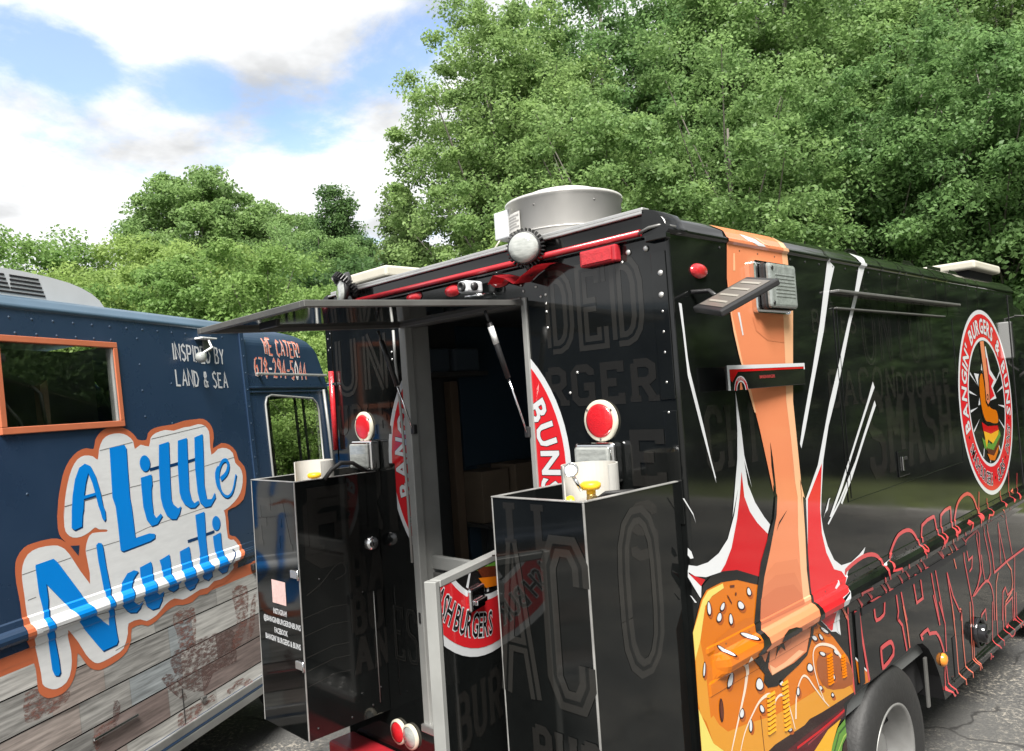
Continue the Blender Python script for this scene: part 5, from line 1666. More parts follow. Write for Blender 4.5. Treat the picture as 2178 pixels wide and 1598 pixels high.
d.ribbon([(-0.42, 1.40), (-0.34, 1.44), (-0.27, 1.50), (-0.22, 1.51), (-0.21, 1.46), (-0.27, 1.44)], 0.006, TONE2, -1, smooth=3)
words('faint_lettering', FE, cabL)
if d.bm.verts:
    d.build('cabinet_print', FE, cabL)
for z_ in (1.50, 1.085):
    h_ = box('cabinet_hinge', (-1.866, -0.462, z_ - 0.018), (-1.806, -0.4505, z_ + 0.018), ALU, cabL, 0.003)
    tube('hinge_pin', [(-1.80, -0.458, z_ - 0.024), (-1.80, -0.458, z_ + 0.024)], 0.006, CHROME, h_, 8)
tube('panel_edge', [(-1.797, -0.06, 1.34), (-1.797, -0.06, 0.80)], 0.003, GREYP, cabL, 6)
lb_ = lathe('round_lamp', [(0.036, 0), (0.034, 0.02), (0.024, 0.03), (0, 0.032)], (-1.80, (-0.057,1.579)[0], 1.575), CHROME, cabL, (1, 0, 0), 20)
for k, (y_, z_) in enumerate(((-0.40, 0.79), (-0.22, 0.78), (-0.10, 0.80), (-0.35, 1.46), (-0.12, 1.35), (-0.05, 0.87))):
    o = rs0.copy()
    COL.objects.link(o)
    o.parent = cabL
    o.location = (-1.7985, y_, z_)
box('cabinet_catch', (-0.33, -0.515, 0.965), (-0.23, -0.4945, 0.985), CHROME, cabR, 0.004)


def gas_bottle(name, c, rad, zt, label, hose=None):
    t = thing(name, label, 'gas cylinder', (c[0], c[1], 0.758), 'gas cylinders in the rear cabinets')
    x, y = c
    zs = zt - 0.16
    lathe('cylinder_body', [(rad * 0.7, 0.758), (rad, 0.80), (rad, zs - 0.10), (rad * 0.92, zs - 0.03), (rad * 0.6, zs + 0.01), (rad * 0.25, zs + 0.02), (0, zs + 0.02)], (x, y, 0), PROPW, t, seg=32)
    bm = bmesh.new()
    seg = 40
    rr = rad * 0.63
    ang = [0.0 + 6.28318 * k / seg for k in range(seg + 1)]

    def hgt(k):
        a = (ang[k] + 0.55) % 6.28318
        return (zs + 0.055, zs + 0.10) if False else None
    for k in range(seg):
        a0, a1 = ang[k], ang[k + 1]
        am = (a0 + a1) / 2
        win = abs(((am + 1.05 + math.pi) % 6.28318) - math.pi) < 0.95
        spans = ((zs - 0.02, zs + 0.03),) if win else ((zs - 0.02, zt),)
        for z0, z1 in spans:
            vs = []
            for r_ in (rr, rr - 0.005):
                for a_ in (a0, a1):
                    for z_ in (z0, z1):
                        vs.append(bm.verts.new((x + r_ * math.cos(a_), y + r_ * math.sin(a_), z_)))
            for f in ((0, 2, 3, 1), (4, 5, 7, 6), (1, 3, 7, 5), (0, 4, 6, 2), (0, 1, 5, 4), (2, 6, 7, 3)):
                bm.faces.new([vs[i] for i in f])
    bmesh.ops.remove_doubles(bm, verts=bm.verts[:], dist=0.0002)
    from_bm('collar', bm, PROPW, t)
    bm = bmesh.new()
    add_tube(bm, [(x, y, zs + 0.015), (x, y, zs + 0.07)], [0.020, 0.014], 12)
    add_tube(bm, [(x, y, zs + 0.045), (x + 0.045, y - 0.035, zs + 0.045)], [0.012, 0.017], 10)
    vl = from_bm('valve', bm, BRASS, t)
    bm = bmesh.new()
    add_lathe(bm, [(0.0, 0.0), (0.028, 0.0), (0.034, 0.008), (0.034, 0.020), (0.026, 0.026), (0, 0.027)], (x, y, zs + 0.075), (0, 0, 1), 14)
    add_tube(bm, [(x, y, zs + 0.06), (x, y, zs + 0.08)], 0.016, 10)
    from_bm('hand_wheel', bm, YELLOW, t)
    bm = bmesh.new()
    add_lathe(bm, [(0, 0), (0.024, 0.0), (0.026, 0.01), (0.02, 0.024), (0, 0.026)], (x - 0.035, y - 0.055, zs + 0.035), (-0.5, -0.8, 0.1), 12)
    from_bm('regulator_knob', bm, YELLOW, t)
    return t, zs


b1, zs1 = gas_bottle('gas_cylinder', (-0.215, -0.235), 0.150, 2.005, 'white gas cylinder with yellow valve in the right rear cabinet')
b2, zs2 = gas_bottle('gas_cylinder', (-2.005, -0.225), 0.150, 1.995, 'white gas cylinder with black hose in the left rear cabinet beside the blue truck')
# pressure gauge and hoses
gc = Vector((-0.236,-0.3,1.991))
bm = bmesh.new()
add_lathe(bm, [(0.022, 0), (0.024, 0.004), (0.024, 0.016), (0.020, 0.016), (0.019, 0.012)], gc, (0.5, -0.85, 0.15), 20, 0)
add_lathe(bm, [(0.0192, 0.0125), (0, 0.0125)], gc, (0.5, -0.85, 0.15), 20, 1)
add_tube(bm, [gc + Vector((0, 0.004, -0.02)), gc + Vector((0.02, 0.02, -0.07))], 0.006, 8, True, 0)
from_bm('pressure_gauge', bm, [CHROME, SIGNW], b1)
tube('gas_hose', [(-0.16, -0.27, zs1 + 0.05), (-0.10, -0.30, zs1 + 0.075), (-0.07, -0.20, zs1 + 0.07), (-0.06, -0.05, zs1 - 0.02)], 0.008, RUBBER, b1, 8)
hp = [Vector(x) for x in ((-1.785,-0.3,1.918), (-1.784,-0.26,1.958), (-1.762,-0.22,1.987), (-1.771,-0.15,1.979), (-1.78,-0.08,1.937))]
tube('gas_hose', hp, 0.010, RUBBER, b2, 10)
bm = bmesh.new()
add_box(bm, (-2.08, -0.385, zs2 + 0.045), (-1.96, -0.33, zs2 + 0.055), 0.002)
from_bm('cylinder_tag', bm, CHEESE, b2)

# ================================================================ navy truck on the left
LO = Vector((-2.5108, -1.4997, 0.45))
LU = Vector((-0.51279, 0.85851, 0.0))
LVV = Vector((-0.05092, -0.03041, 0.99824))
LN = Vector((0.85700, 0.51189, 0.05931))
BLUE = thing('food_truck', 'navy blue food truck with reclaimed wood planks and seafood lettering', 'food truck', tuple(Vector((LO + LU * 1.0 - LN * 1.1).to_2d().to_3d())))
LRAIL = [(0.805, 0.0), (0.812, 0.005), (0.845, 0.008), (0.852, 0.022), (0.864, 0.031), (0.880, 0.033), (0.896, 0.028), (0.908, 0.019), (0.917, 0.008), (0.945, 0.006), (0.952, 0.0)]
LSK = [(0.0, 0.012), (0.010, 0.020), (0.030, 0.016), (0.036, 0.006), (0.060, 0.016), (0.068, 0.0)]
LROOF = [(2.375, 0.0), (2.383, 0.008), (2.398, 0.008), (2.404, -0.002), (2.430, -0.018), (2.450, -0.045), (2.462, -0.085)]
LCUT = [z for z, _ in LRAIL] + [z for z, _ in LSK[1:]] + [z for z, _ in LROOF]


def prof_left(u, v):
    if v > 2.37:
        return interp(LROOF, v)
    if 0.8 < v < 0.96 and u < 2.06:
        return interp(LRAIL, v)
    if v < 0.07:
        return interp(LSK, v) if v > 0 else 0.012
    return 0.0


def FL(u, v, off):
    return LO + LU * u + LVV * v + LN * (off + prof_left(u, v))


def FLd(u, v, n):                            # plain depth: n outwards
    return LO + LU * u + LVV * v + LN * n


W0 = [(-1.6, 0.0), (2.09, 0.0), (2.09, 2.375), (-1.6, 2.375)]
WIN = [(0.20, 1.815), (0.895, 1.815), (0.895, 2.215), (0.20, 2.215)]
d = Decal()
d.poly(W0, NAVY, -2, holes=[WIN])
d.build('side_panel', FL, BLUE, LCUT)
# second serving window frame at the picture's edge and the far side wall, rear wall
prism('far_side_wall', [(-1.6, 0.0), (2.08, 0.0), (2.08, 2.44), (-1.6, 2.44)], lambda u, v, t: FLd(u, v, t), -2.2, -2.18, NAVY, BLUE)
prism('rear_wall', [(-2.18, 0.0), (-0.0, 0.0), (-0.0, 2.375), (-0.085, 2.46), (-2.1, 2.46), (-2.18, 2.375)], lambda u, v, t: FLd(t, v, u), -1.6, -1.58, NAVY, BLUE)
bm = bmesh.new()
pr = [(x, z) for z, x in LROOF] + [(-0.30, 2.475), (-1.1, 2.485), (-1.9, 2.475), (-2.11, 2.455), (-2.19, 2.38)]
a = [bm.verts.new(FLd(-1.6, z, x)) for x, z in pr]
b = [bm.verts.new(FLd(2.09, z, x)) for x, z in pr]
for k in range(len(pr) - 1):
    bm.faces.new((a[k], a[k + 1], b[k + 1], b[k])).smooth = True
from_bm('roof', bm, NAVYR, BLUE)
prism('floor', [(-1.58, -0.02), (3.1, -0.02), (3.1, 0.02), (-1.58, 0.02)], lambda u, v, t: FLd(u, v, t), -0.03, -2.17, DARK, BLUE)
prism('inner_back', [(-1.58, 0.02), (2.05, 0.02), (2.05, 2.40), (-1.58, 2.40)], lambda u, v, t: FLd(u, v, t), -1.20, -1.22, mat('dim_kitchen', (0.11, 0.13, 0.14), rough=0.6, var=0.3, vscale=2), BLUE)
# serving window: copper frame, pane, things behind
bm = bmesh.new()
for lo, hi in (((0.168, 1.782), (0.925, 1.815)), ((0.168, 2.215), (0.925, 2.246)), ((0.895, 1.8152), (0.925, 2.2148)), ((0.168, 1.8152), (0.20, 2.2148))):
    add_box(bm, (lo[0], lo[1], -0.01), (hi[0], hi[1], 0.016), 0.003)
for v in bm.verts:
    v.co = FLd(v.co.x, v.co.y, v.co.z)
wf = from_bm('serving_window', bm, COPPERL, BLUE)
prism('pane', WIN, lambda u, v, t: FLd(u, v, t), -0.004, -0.008, GLASS, wf)
prism('window_inset', [(0.885, 1.816), (0.894, 1.816), (0.894, 2.214), (0.885, 2.214)], lambda u, v, t: FLd(u, v, t), -0.03, 0.010, ALUP, wf)
tube('kitchen_hose', [FLd(0.14, 2.14, -0.35), FLd(0.30, 2.10, -0.30), FLd(0.42, 2.00, -0.28), FLd(0.52, 1.86, -0.26), FLd(0.56, 1.70, -0.26)], 0.011, ALUD, BLUE, 8)
tube('kitchen_hose', [FLd(0.62, 2.05, -0.28), FLd(0.66, 2.0, -0.26), FLd(0.68, 1.8, -0.26)], 0.010, ALUD, BLUE, 8)
prism('kitchen_post', [(0.70, 1.5), (0.75, 1.5), (0.75, 2.08), (0.70, 2.05)], lambda u, v, t: FLd(u, v, t), -0.30, -0.34, WOOD, BLUE)
prism('kitchen_lamp', [(0.10, 2.08), (0.22, 2.10), (0.24, 2.18), (0.12, 2.20)], lambda u, v, t: FLd(u, v, t), -0.30, -0.42, WPLAS, BLUE)

def stencil(name, col, thr):
    """worn ink: a colour that has rubbed off in flecks along the grain"""
    m = bpy.data.materials.new(name)
    m.use_nodes = True
    t = m.node_tree
    b = t.nodes['Principled BSDF']
    b.inputs['Base Color'].default_value = (*col, 1)
    b.inputs['Roughness'].default_value = 0.45
    tcn = t.nodes.new('ShaderNodeTexCoord')
    mp = t.nodes.new('ShaderNodeMapping')
    mp.inputs['Scale'].default_value = (0.5, 0.5, 1.6)
    n = t.nodes.new('ShaderNodeTexNoise')
    n.inputs['Scale'].default_value = 42
    n.inputs['Detail'].default_value = 8
    n.inputs['Roughness'].default_value = 0.8
    t.links.new(tcn.outputs['Object'], mp.inputs['Vector'])
    t.links.new(mp.outputs[0], n.inputs['Vector'])
    r = t.nodes.new('ShaderNodeMapRange')
    r.inputs['From Min'].default_value = thr - 0.05
    r.inputs['From Max'].default_value = thr + 0.09
    r.inputs['To Max'].default_value = 0.9
    t.links.new(n.outputs['Fac'], r.inputs['Value'])
    t.links.new(r.outputs[0], b.inputs['Alpha'])
    return m


# ---- the wrap: planks, copper band, lettering
PL = []
for i, (c, va) in enumerate((((0.36, 0.355, 0.335), .5), ((0.26, 0.257, 0.245), .6), ((0.17, 0.135, 0.125), .5), ((0.18, 0.178, 0.17), .6), ((0.26, 0.285, 0.295), .5), ((0.42, 0.415, 0.395), .4), ((0.27, 0.235, 0.215), .6))):
    PL.append(mat('plank_print_%d' % i, c, rough=0.4, var=va, vscale=22, stretch=(0.16, 0.16, 2.6), bump=0.05, bscale=30))
d = Decal()
rows = [0.068, 0.154, 0.319, 0.465, 0.632, 0.735]
rng_ = random.Random(5)
LAY = {4: [(-1.6, 5), (0.35, 0), (1.0, 1), (1.55, 0), (2.09, 0)], 3: [(-1.6, 1), (0.30, 6), (0.62, 1), (1.10, 4), (1.30, 5), (2.09, 0)],
       2: [(-1.6, 6), (0.45, 1), (0.78, 4), (1.18, 5), (1.50, 2), (2.09, 0)], 1: [(-1.6, 3), (0.52, 2), (1.05, 1), (1.34, 2), (2.09, 0)], 0: [(-1.6, 6), (0.72, 0), (1.45, 5), (2.09, 0)]}
for r_ in range(5):
    lay = LAY[r_]
    for (u0, k), (u1, _) in zip(lay, lay[1:]):
        d.poly([(u0, rows[r_]), (u1 - 0.0, rows[r_]), (u1, rows[r_ + 1]), (u0, rows[r_ + 1])], PL[k], 0)
        if u0 > -1:
            d.poly([(u0 - 0.001, rows[r_]), (u0 + 0.001, rows[r_]), (u0 + 0.001, rows[r_ + 1]), (u0 - 0.001, rows[r_ + 1])], PL[3], 1)
for v_ in rows[1:5]:
    d.poly([(-1.6, v_ - 0.003), (2.09, v_ - 0.003), (2.09, v_ + 0.003), (-1.6, v_ + 0.003)], INK, 1)
# faded sea creature stencil over the planks
FADE = stencil('faded_red_stencil', (0.20, 0.095, 0.078), 0.50)
FADED = stencil('faded_brown_stencil', (0.125, 0.075, 0.068), 0.48)
for pts in ([(1.15,0.687),(1.336,0.682),(1.322,0.512),(1.299,0.461),(1.186,0.475),(1.167,0.579)], [(1.708,0.693),(1.866,0.674),(1.862,0.557),(1.82,0.43),(1.729,0.331),(1.628,0.344),(1.714,0.44),(1.718,0.554)], [(1.9,0.557),(1.955,0.597),(1.893,0.375),(1.801,0.329),(1.86,0.45)], [(1.552,0.107),(1.657,0.128),(1.777,0.105),(1.838,0.04),(1.799,0.028),(1.685,0.092),(1.579,0.076)], [(1.105,0.14),(1.217,0.14),(1.334,0.132),(1.427,0.135),(1.436,0.092),(1.328,0.096),(1.215,0.039),(1.116,0.035)], [(0.168,0.627),(0.261,0.606),(0.403,0.545),(0.368,0.497),(0.229,0.485),(0.154,0.502)], [(0.508,0.275),(0.575,0.31),(0.682,0.297),(0.589,0.255),(0.529,0.203)]):
    d.poly(pts, FADE, 2, smooth=2)
for pts in ([(1.132,0.488),(1.649,0.46),(1.667,0.372),(1.678,0.244),(1.448,0.255),(1.358,0.181),(1.179,0.258),(1.114,0.374)], [(1.008,0.377),(1.113,0.366),(1.198,0.195),(1.12,0.235)], [(0.662,0.396),(0.703,0.364),(0.682,0.297),(0.646,0.279)]):
    d.poly(pts, FADED, 2, smooth=2)
d.poly([(-1.6, 0.735), (2.09, 0.735), (2.09, 0.812), (-1.6, 0.812)], COPPER, 0)
d.poly([(-1.6, 0.757), (0.34, 0.757), (0.34, 0.763), (-1.6, 0.763)], COPPERL, 1)
# name board
d.poly([(0.432,1.368),(0.446,1.444),(0.471,1.521),(0.498,1.583),(0.54,1.636),(0.596,1.673),(0.651,1.685),(0.698,1.677),(0.715,1.723),(0.76,1.764),(0.832,1.786),(0.914,1.777),(0.972,1.751),(1.005,1.721),(1.022,1.702),(1.086,1.697),(1.104,1.734),(1.155,1.759),(1.239,1.769),(1.326,1.774),(1.417,1.79),(1.526,1.795),(1.606,1.794),(1.666,1.762),(1.692,1.718),(1.692,1.665),(1.672,1.602),(1.762,1.628),(1.848,1.61),(1.911,1.561),(1.929,1.504),(1.985,1.453),(1.997,1.385),(1.977,1.309),(1.935,1.236),(1.836,1.2),(1.754,1.189),(1.75,1.117),(1.744,1.034),(1.801,1.012),(1.847,0.965),(1.848,0.927),(1.857,0.911),(1.819,0.866),(1.787,0.848),(1.785,0.812),(1.723,0.774),(1.633,0.749),(1.55,0.752),(1.466,0.725),(1.39,0.736),(1.326,0.714),(1.239,0.72),(1.185,0.733),(1.101,0.724),(1.017,0.694),(0.952,0.686),(0.905,0.707),(0.832,0.709),(0.819,0.653),(0.782,0.605),(0.722,0.583),(0.632,0.573),(0.579,0.579),(0.535,0.607),(0.505,0.649),(0.471,0.7),(0.459,0.641),(0.427,0.582),(0.384,0.552),(0.336,0.546),(0.282,0.557),(0.242,0.591),(0.233,0.632),(0.233,0.706),(0.206,0.819),(0.183,0.869),(0.187,0.928),(0.186,1.017),(0.176,1.115),(0.178,1.182),(0.192,1.223),(0.231,1.259),(0.285,1.271),(0.386,1.272),(0.442,1.256),(0.482,1.224),(0.443,1.264),(0.428,1.314),(0.436,1.424)], COPPER, 3, smooth=2)
d.poly([(0.471,1.361),(0.485,1.438),(0.51,1.516),(0.544,1.586),(0.586,1.632),(0.635,1.648),(0.688,1.639),(0.718,1.619),(0.733,1.67),(0.765,1.72),(0.814,1.743),(0.886,1.747),(0.944,1.73),(0.983,1.695),(0.989,1.653),(1.037,1.673),(1.1,1.658),(1.12,1.704),(1.164,1.73),(1.249,1.744),(1.319,1.735),(1.411,1.75),(1.472,1.752),(1.552,1.763),(1.615,1.749),(1.649,1.71),(1.648,1.657),(1.649,1.562),(1.722,1.593),(1.809,1.591),(1.873,1.553),(1.888,1.486),(1.937,1.447),(1.954,1.39),(1.931,1.315),(1.874,1.256),(1.776,1.211),(1.712,1.196),(1.712,1.198),(1.722,1.154),(1.723,1.016),(1.78,0.995),(1.818,0.955),(1.821,0.927),(1.779,0.864),(1.734,0.864),(1.741,0.822),(1.691,0.792),(1.605,0.779),(1.54,0.785),(1.48,0.762),(1.403,0.767),(1.318,0.755),(1.244,0.75),(1.177,0.775),(1.107,0.764),(1.021,0.724),(0.944,0.715),(0.897,0.738),(0.813,0.741),(0.801,0.693),(0.762,0.628),(0.703,0.614),(0.625,0.608),(0.583,0.612),(0.554,0.632),(0.519,0.676),(0.478,0.754),(0.422,0.826),(0.434,0.721),(0.424,0.638),(0.389,0.589),(0.331,0.58),(0.288,0.6),(0.26,0.629),(0.257,0.683),(0.237,0.831),(0.215,0.949),(0.211,1.047),(0.207,1.123),(0.216,1.18),(0.249,1.226),(0.309,1.243),(0.392,1.238),(0.437,1.221),(0.481,1.176),(0.587,1.005),(0.583,1.138),(0.581,1.179),(0.6,1.225),(0.635,1.252),(0.727,1.241),(0.728,1.253),(0.68,1.262),(0.655,1.277),(0.615,1.26),(0.561,1.247),(0.511,1.253),(0.479,1.277),(0.467,1.315),(0.474,1.418)], WPLANK, 4, smooth=2)
d.poly([(0.491,1.216),(0.546,1.207),(0.534,1.157)], NAVY, 4)
PSEAM = mat('board_seam_print', (0.16, 0.16, 0.155), rough=0.5)
for pts in ([(0.736,1.665),(0.976,1.691)], [(1.126,1.699),(1.623,1.749)], [(0.48,1.411),(0.796,1.436),(0.916,1.447),(1.248,1.462),(1.673,1.507),(1.886,1.524)], [(0.48,1.409),(0.816,1.436)], [(0.582,1.171),(0.804,1.177),(1.029,1.21),(1.603,1.246)], [(0.209,1.141),(0.489,1.158)], [(0.226,1.021),(0.27,1.024)], [(0.262,0.866),(0.475,0.857),(0.818,0.826),(1.004,0.828),(1.443,0.811)], [(0.228,0.884),(0.326,0.881)], [(0.706,0.634),(0.799,0.642)]):
    d.ribbon(pts, 0.0035, PSEAM, 5)
LET = (
    [(0.519,1.384),(0.533,1.456),(0.558,1.535),(0.591,1.59),(0.63,1.607),(0.665,1.59),(0.645,1.558),(0.623,1.51),(0.604,1.446),(0.592,1.381),(0.582,1.352),(0.572,1.296),(0.525,1.287),(0.508,1.3)],
    [(0.665,1.59),(0.691,1.536),(0.712,1.448),(0.72,1.378),(0.731,1.349),(0.73,1.307),(0.718,1.298),(0.707,1.315),(0.7,1.35),(0.689,1.383),(0.682,1.426),(0.665,1.505),(0.645,1.558)],
    [(0.601,1.446),(0.697,1.454),(0.697,1.44),(0.599,1.43)],
    [(0.805,1.673),(0.913,1.682),(0.925,1.663),(0.919,1.555),(0.913,1.393),(0.919,1.342),(0.923,1.171),(1.031,1.176),(1.075,1.165),(1.071,1.142),(1.031,1.132),(0.825,1.118),(0.809,1.128),(0.809,1.254),(0.806,1.359),(0.79,1.411)],
    [(1.01,1.49),(1.096,1.499),(1.094,1.442),(1.084,1.419),(1.078,1.364),(1.079,1.28),(1.098,1.251),(1.137,1.27),(1.149,1.254),(1.102,1.215),(1.055,1.212),(1.023,1.252),(1.006,1.328),(1.007,1.429)],
    [(1.181,1.661),(1.267,1.674),(1.257,1.568),(1.242,1.424),(1.237,1.337),(1.247,1.308),(1.285,1.276),(1.315,1.285),(1.294,1.245),(1.261,1.216),(1.22,1.223),(1.183,1.253),(1.16,1.304),(1.15,1.359),(1.161,1.529)],
    [(1.346,1.674),(1.43,1.685),(1.417,1.553),(1.4,1.374),(1.412,1.312),(1.435,1.284),(1.476,1.296),(1.48,1.277),(1.438,1.257),(1.393,1.261),(1.346,1.291),(1.322,1.327),(1.313,1.366),(1.321,1.512)],
    [(1.5,1.683),(1.582,1.699),(1.571,1.59),(1.545,1.386),(1.556,1.291),(1.601,1.285),(1.64,1.321),(1.643,1.289),(1.586,1.243),(1.529,1.244),(1.488,1.281),(1.475,1.344),(1.476,1.496)],
    [(0.285,1.169),(0.385,1.176),(0.406,1.155),(0.519,0.983),(0.587,0.853),(0.68,0.77),(0.684,0.826),(0.668,0.869),(0.673,0.923),(0.667,0.985),(0.653,1.109),(0.65,1.187),(0.665,1.196),(0.686,1.19),(0.692,1.169),(0.7,1.065),(0.713,0.96),(0.697,0.902),(0.711,0.857),(0.719,0.815),(0.725,0.719),(0.73,0.677),(0.717,0.661),(0.624,0.659),(0.598,0.693),(0.493,0.842),(0.42,0.959),(0.331,1.069),(0.334,0.995),(0.321,0.905),(0.345,0.837),(0.359,0.709),(0.361,0.647),(0.35,0.635),(0.329,0.643),(0.318,0.674),(0.312,0.81),(0.288,0.889),(0.3,0.961),(0.287,1.037),(0.282,1.161)],
    [(0.772,0.917),(0.795,0.96),(0.839,0.998),(0.888,1.004),(0.92,0.99),(0.893,0.971),(0.862,0.943),(0.848,0.911),(0.837,0.864),(0.875,0.827),(0.894,0.815),(0.926,0.827),(0.907,0.797),(0.875,0.781),(0.829,0.793),(0.793,0.822),(0.752,0.873)],
    [(0.933,1.008),(1.021,1.021),(1.027,0.99),(1.017,0.919),(1.012,0.868),(1.053,0.828),(1.09,0.838),(1.076,0.794),(1.044,0.759),(0.993,0.762),(0.956,0.791),(0.916,0.871),(0.931,0.919),(0.931,0.962)],
    [(1.088,1.013),(1.172,1.029),(1.175,0.972),(1.154,0.899),(1.175,0.864),(1.211,0.866),(1.211,0.826),(1.166,0.815),(1.123,0.841),(1.094,0.899),(1.098,0.974)],
    [(1.26,1.026),(1.347,1.039),(1.351,0.995),(1.348,0.924),(1.337,0.87),(1.394,0.834),(1.354,0.79),(1.311,0.787),(1.274,0.817),(1.241,0.886),(1.259,0.944)],
    [(1.431,1.213),(1.518,1.219),(1.515,1.158),(1.506,1.058),(1.505,0.957),(1.491,0.898),(1.515,0.882),(1.522,0.821),(1.487,0.802),(1.435,0.827),(1.401,0.899),(1.437,0.972),(1.431,1.073)],
    [(1.575,1.055),(1.655,1.066),(1.652,0.999),(1.654,0.925),(1.653,0.882),(1.691,0.853),(1.671,0.812),(1.62,0.813),(1.562,0.861),(1.585,0.919),(1.576,0.993)],
)
for pts in LET:
    d.poly([(u - 0.006 + 0.012, v - 0.008) for u, v in pts], BLUED, 5)
    d.poly(pts, BLUEL, 6)
for pts, w in (([(1.087,1.526),(1.162,1.533)], .018), ([(1.256,1.531),(1.332,1.538)], .018), ([(1.419,1.54),(1.488,1.548)], .018), ([(1.339,1.069),(1.446,1.072)], .018), ([(1.51,1.078),(1.595,1.082)], .018), ([(1.687,0.849),(1.712,0.879),(1.768,0.916),(1.747,0.937)], .008)):
    d.ribbon(pts, w, BLUED, 6, smooth=2)
epts = [(1.713,1.398),(1.776,1.427),(1.808,1.472),(1.794,1.511),(1.75,1.508),(1.707,1.461),(1.686,1.389),(1.704,1.318),(1.761,1.278),(1.825,1.307),(1.88,1.409)]
d.ribbon([(u + 0.006, v - 0.008) for u, v in epts], (0.030, 0.018), BLUED, 5, smooth=3)
d.ribbon(epts, (0.030, 0.014), BLUEL, 7, smooth=3)
d.poly([(1.662,1.445),(1.694,1.484),(1.717,1.47),(1.7,1.409),(1.707,1.333),(1.714,1.306),(1.677,1.337),(1.659,1.382)], BLUEL, 8, smooth=2)
for c_ in ((1.053,1.566), (1.621,1.129)):
    d.poly(ellipse((c_[0] + 0.006, c_[1] - 0.006), 0.040, 0.046), BLUED, 5)
    d.poly(ellipse(c_, 0.040, 0.046), BLUEL, 6)


# hand-lettered capitals made of round strokes
HAND = {
    'A': [[(0, 0), (0.5, 1), (1, 0)], [(0.2, 0.36), (0.8, 0.36)]], 'B': [[(0, 0), (0, 1), (0.7, 0.95), (0.8, 0.75), (0.6, 0.55), (0.05, 0.52)], [(0.6, 0.53), (0.95, 0.35), (0.8, 0.06), (0, 0)]],
    'C': [[(0.95, 0.85), (0.6, 1), (0.15, 0.85), (0, 0.5), (0.15, 0.12), (0.6, 0), (0.95, 0.15)]], 'D': [[(0, 0), (0, 1), (0.6, 0.92), (0.95, 0.5), (0.6, 0.06), (0, 0)]], 'E': [[(0.9, 1), (0, 1), (0, 0), (0.9, 0)], [(0, 0.52), (0.7, 0.52)]],
    'I': [[(0.5, 0), (0.5, 1)]], 'L': [[(0, 1), (0, 0), (0.85, 0)]], 'N': [[(0, 0), (0, 1), (1, 0), (1, 1)]], 'P': [[(0, 0), (0, 1), (0.75, 0.97), (0.95, 0.75), (0.75, 0.5), (0, 0.46)]],
    'R': [[(0, 0), (0, 1), (0.75, 0.97), (0.95, 0.75), (0.75, 0.52), (0.05, 0.5)], [(0.4, 0.5), (0.95, 0)]], 'S': [[(0.9, 0.85), (0.55, 1), (0.1, 0.85), (0.2, 0.6), (0.75, 0.42), (0.92, 0.18), (0.5, 0), (0.05, 0.12)]],
    'T': [[(0, 1), (1, 1)], [(0.5, 1), (0.5, 0)]], 'W': [[(0, 1), (0.25, 0), (0.5, 0.8), (0.75, 0), (1, 1)]], 'Y': [[(0, 1), (0.5, 0.5), (1, 1)], [(0.5, 0.5), (0.5, 0)]], '!': [[(0.5, 1), (0.5, 0.3)], [(0.5, 0.1), (0.5, 0)]],
    '&': [[(1, 0), (0.2, 0.72), (0.3, 0.97), (0.6, 0.97), (0.66, 0.75), (0.1, 0.35), (0.15, 0.05), (0.55, 0), (0.95, 0.4)]], '-': [[(0.1, 0.45), (0.9, 0.45)]],
    '6': [[(0.85, 0.95), (0.3, 0.85), (0.02, 0.4), (0.2, 0.04), (0.7, 0.02), (0.92, 0.28), (0.7, 0.52), (0.1, 0.4)]], '7': [[(0, 1), (0.95, 1), (0.4, 0)]], '8': [[(0.5, 0.53), (0.12, 0.75), (0.5, 1), (0.88, 0.75), (0.5, 0.53), (0.05, 0.25), (0.5, 0), (0.95, 0.25), (0.5, 0.53)]],
    '2': [[(0.05, 0.8), (0.4, 1), (0.85, 0.8), (0.7, 0.5), (0, 0), (0.95, 0)]], '9': [[(0.9, 0.62), (0.5, 0.48), (0.1, 0.7), (0.4, 1), (0.85, 0.9), (0.9, 0.5), (0.7, 0)]], '4': [[(0.75, 0), (0.75, 1), (0, 0.35), (1, 0.35)]], '5': [[(0.9, 1), (0.15, 1), (0.1, 0.58), (0.6, 0.6), (0.92, 0.3), (0.6, 0), (0.05, 0.08)]], '0': [[(0.5, 0), (0.08, 0.3), (0.08, 0.7), (0.5, 1), (0.92, 0.7), (0.92, 0.3), (0.5, 0)]],
}


def hand_text(dc, s, a, b, h, sw, m, layer, shadow=None):
    """written along the line a-b (baseline); letters narrow and slightly uneven"""
    n = sum(0.62 if ch == ' ' else (0.45 if ch in 'I!' else 1.0) for ch in s)
    a, b = Vector(a), Vector(b)
    step = (b - a) / n
    x = a.copy()
    rr = random.Random(len(s))
    for ch in s:
        k = 0.62 if ch == ' ' else (0.45 if ch in 'I!' else 1.0)
        if ch in HAND:
            o = x + step * 0.14 * k + Vector((0, rr.uniform(-0.03, 0.03) * h))
            hh = h * rr.uniform(0.94, 1.06)
            wx = step * k * 0.72
            for st in HAND[ch]:
                P_ = [(o.x + wx.x * p[0], o.y + wx.y * p[0] + hh * p[1]) for p in st]
                if shadow:
                    dc.ribbon([(u - 0.003, v - 0.003) for u, v in P_], sw * 1.12, shadow, layer - 0.5)
                dc.ribbon(P_, sw, m, layer)
        x = x + step * k


hand_text(d, 'INSPIRED BY', (1.383,2.168), (1.897,2.148), 0.100, 0.012, WHITE, 1)
hand_text(d, 'LAND & SEA', (1.388,2.009), (1.91,1.989), 0.098, 0.012, WHITE, 1)
d.build('side_print', FL, BLUE, LCUT)

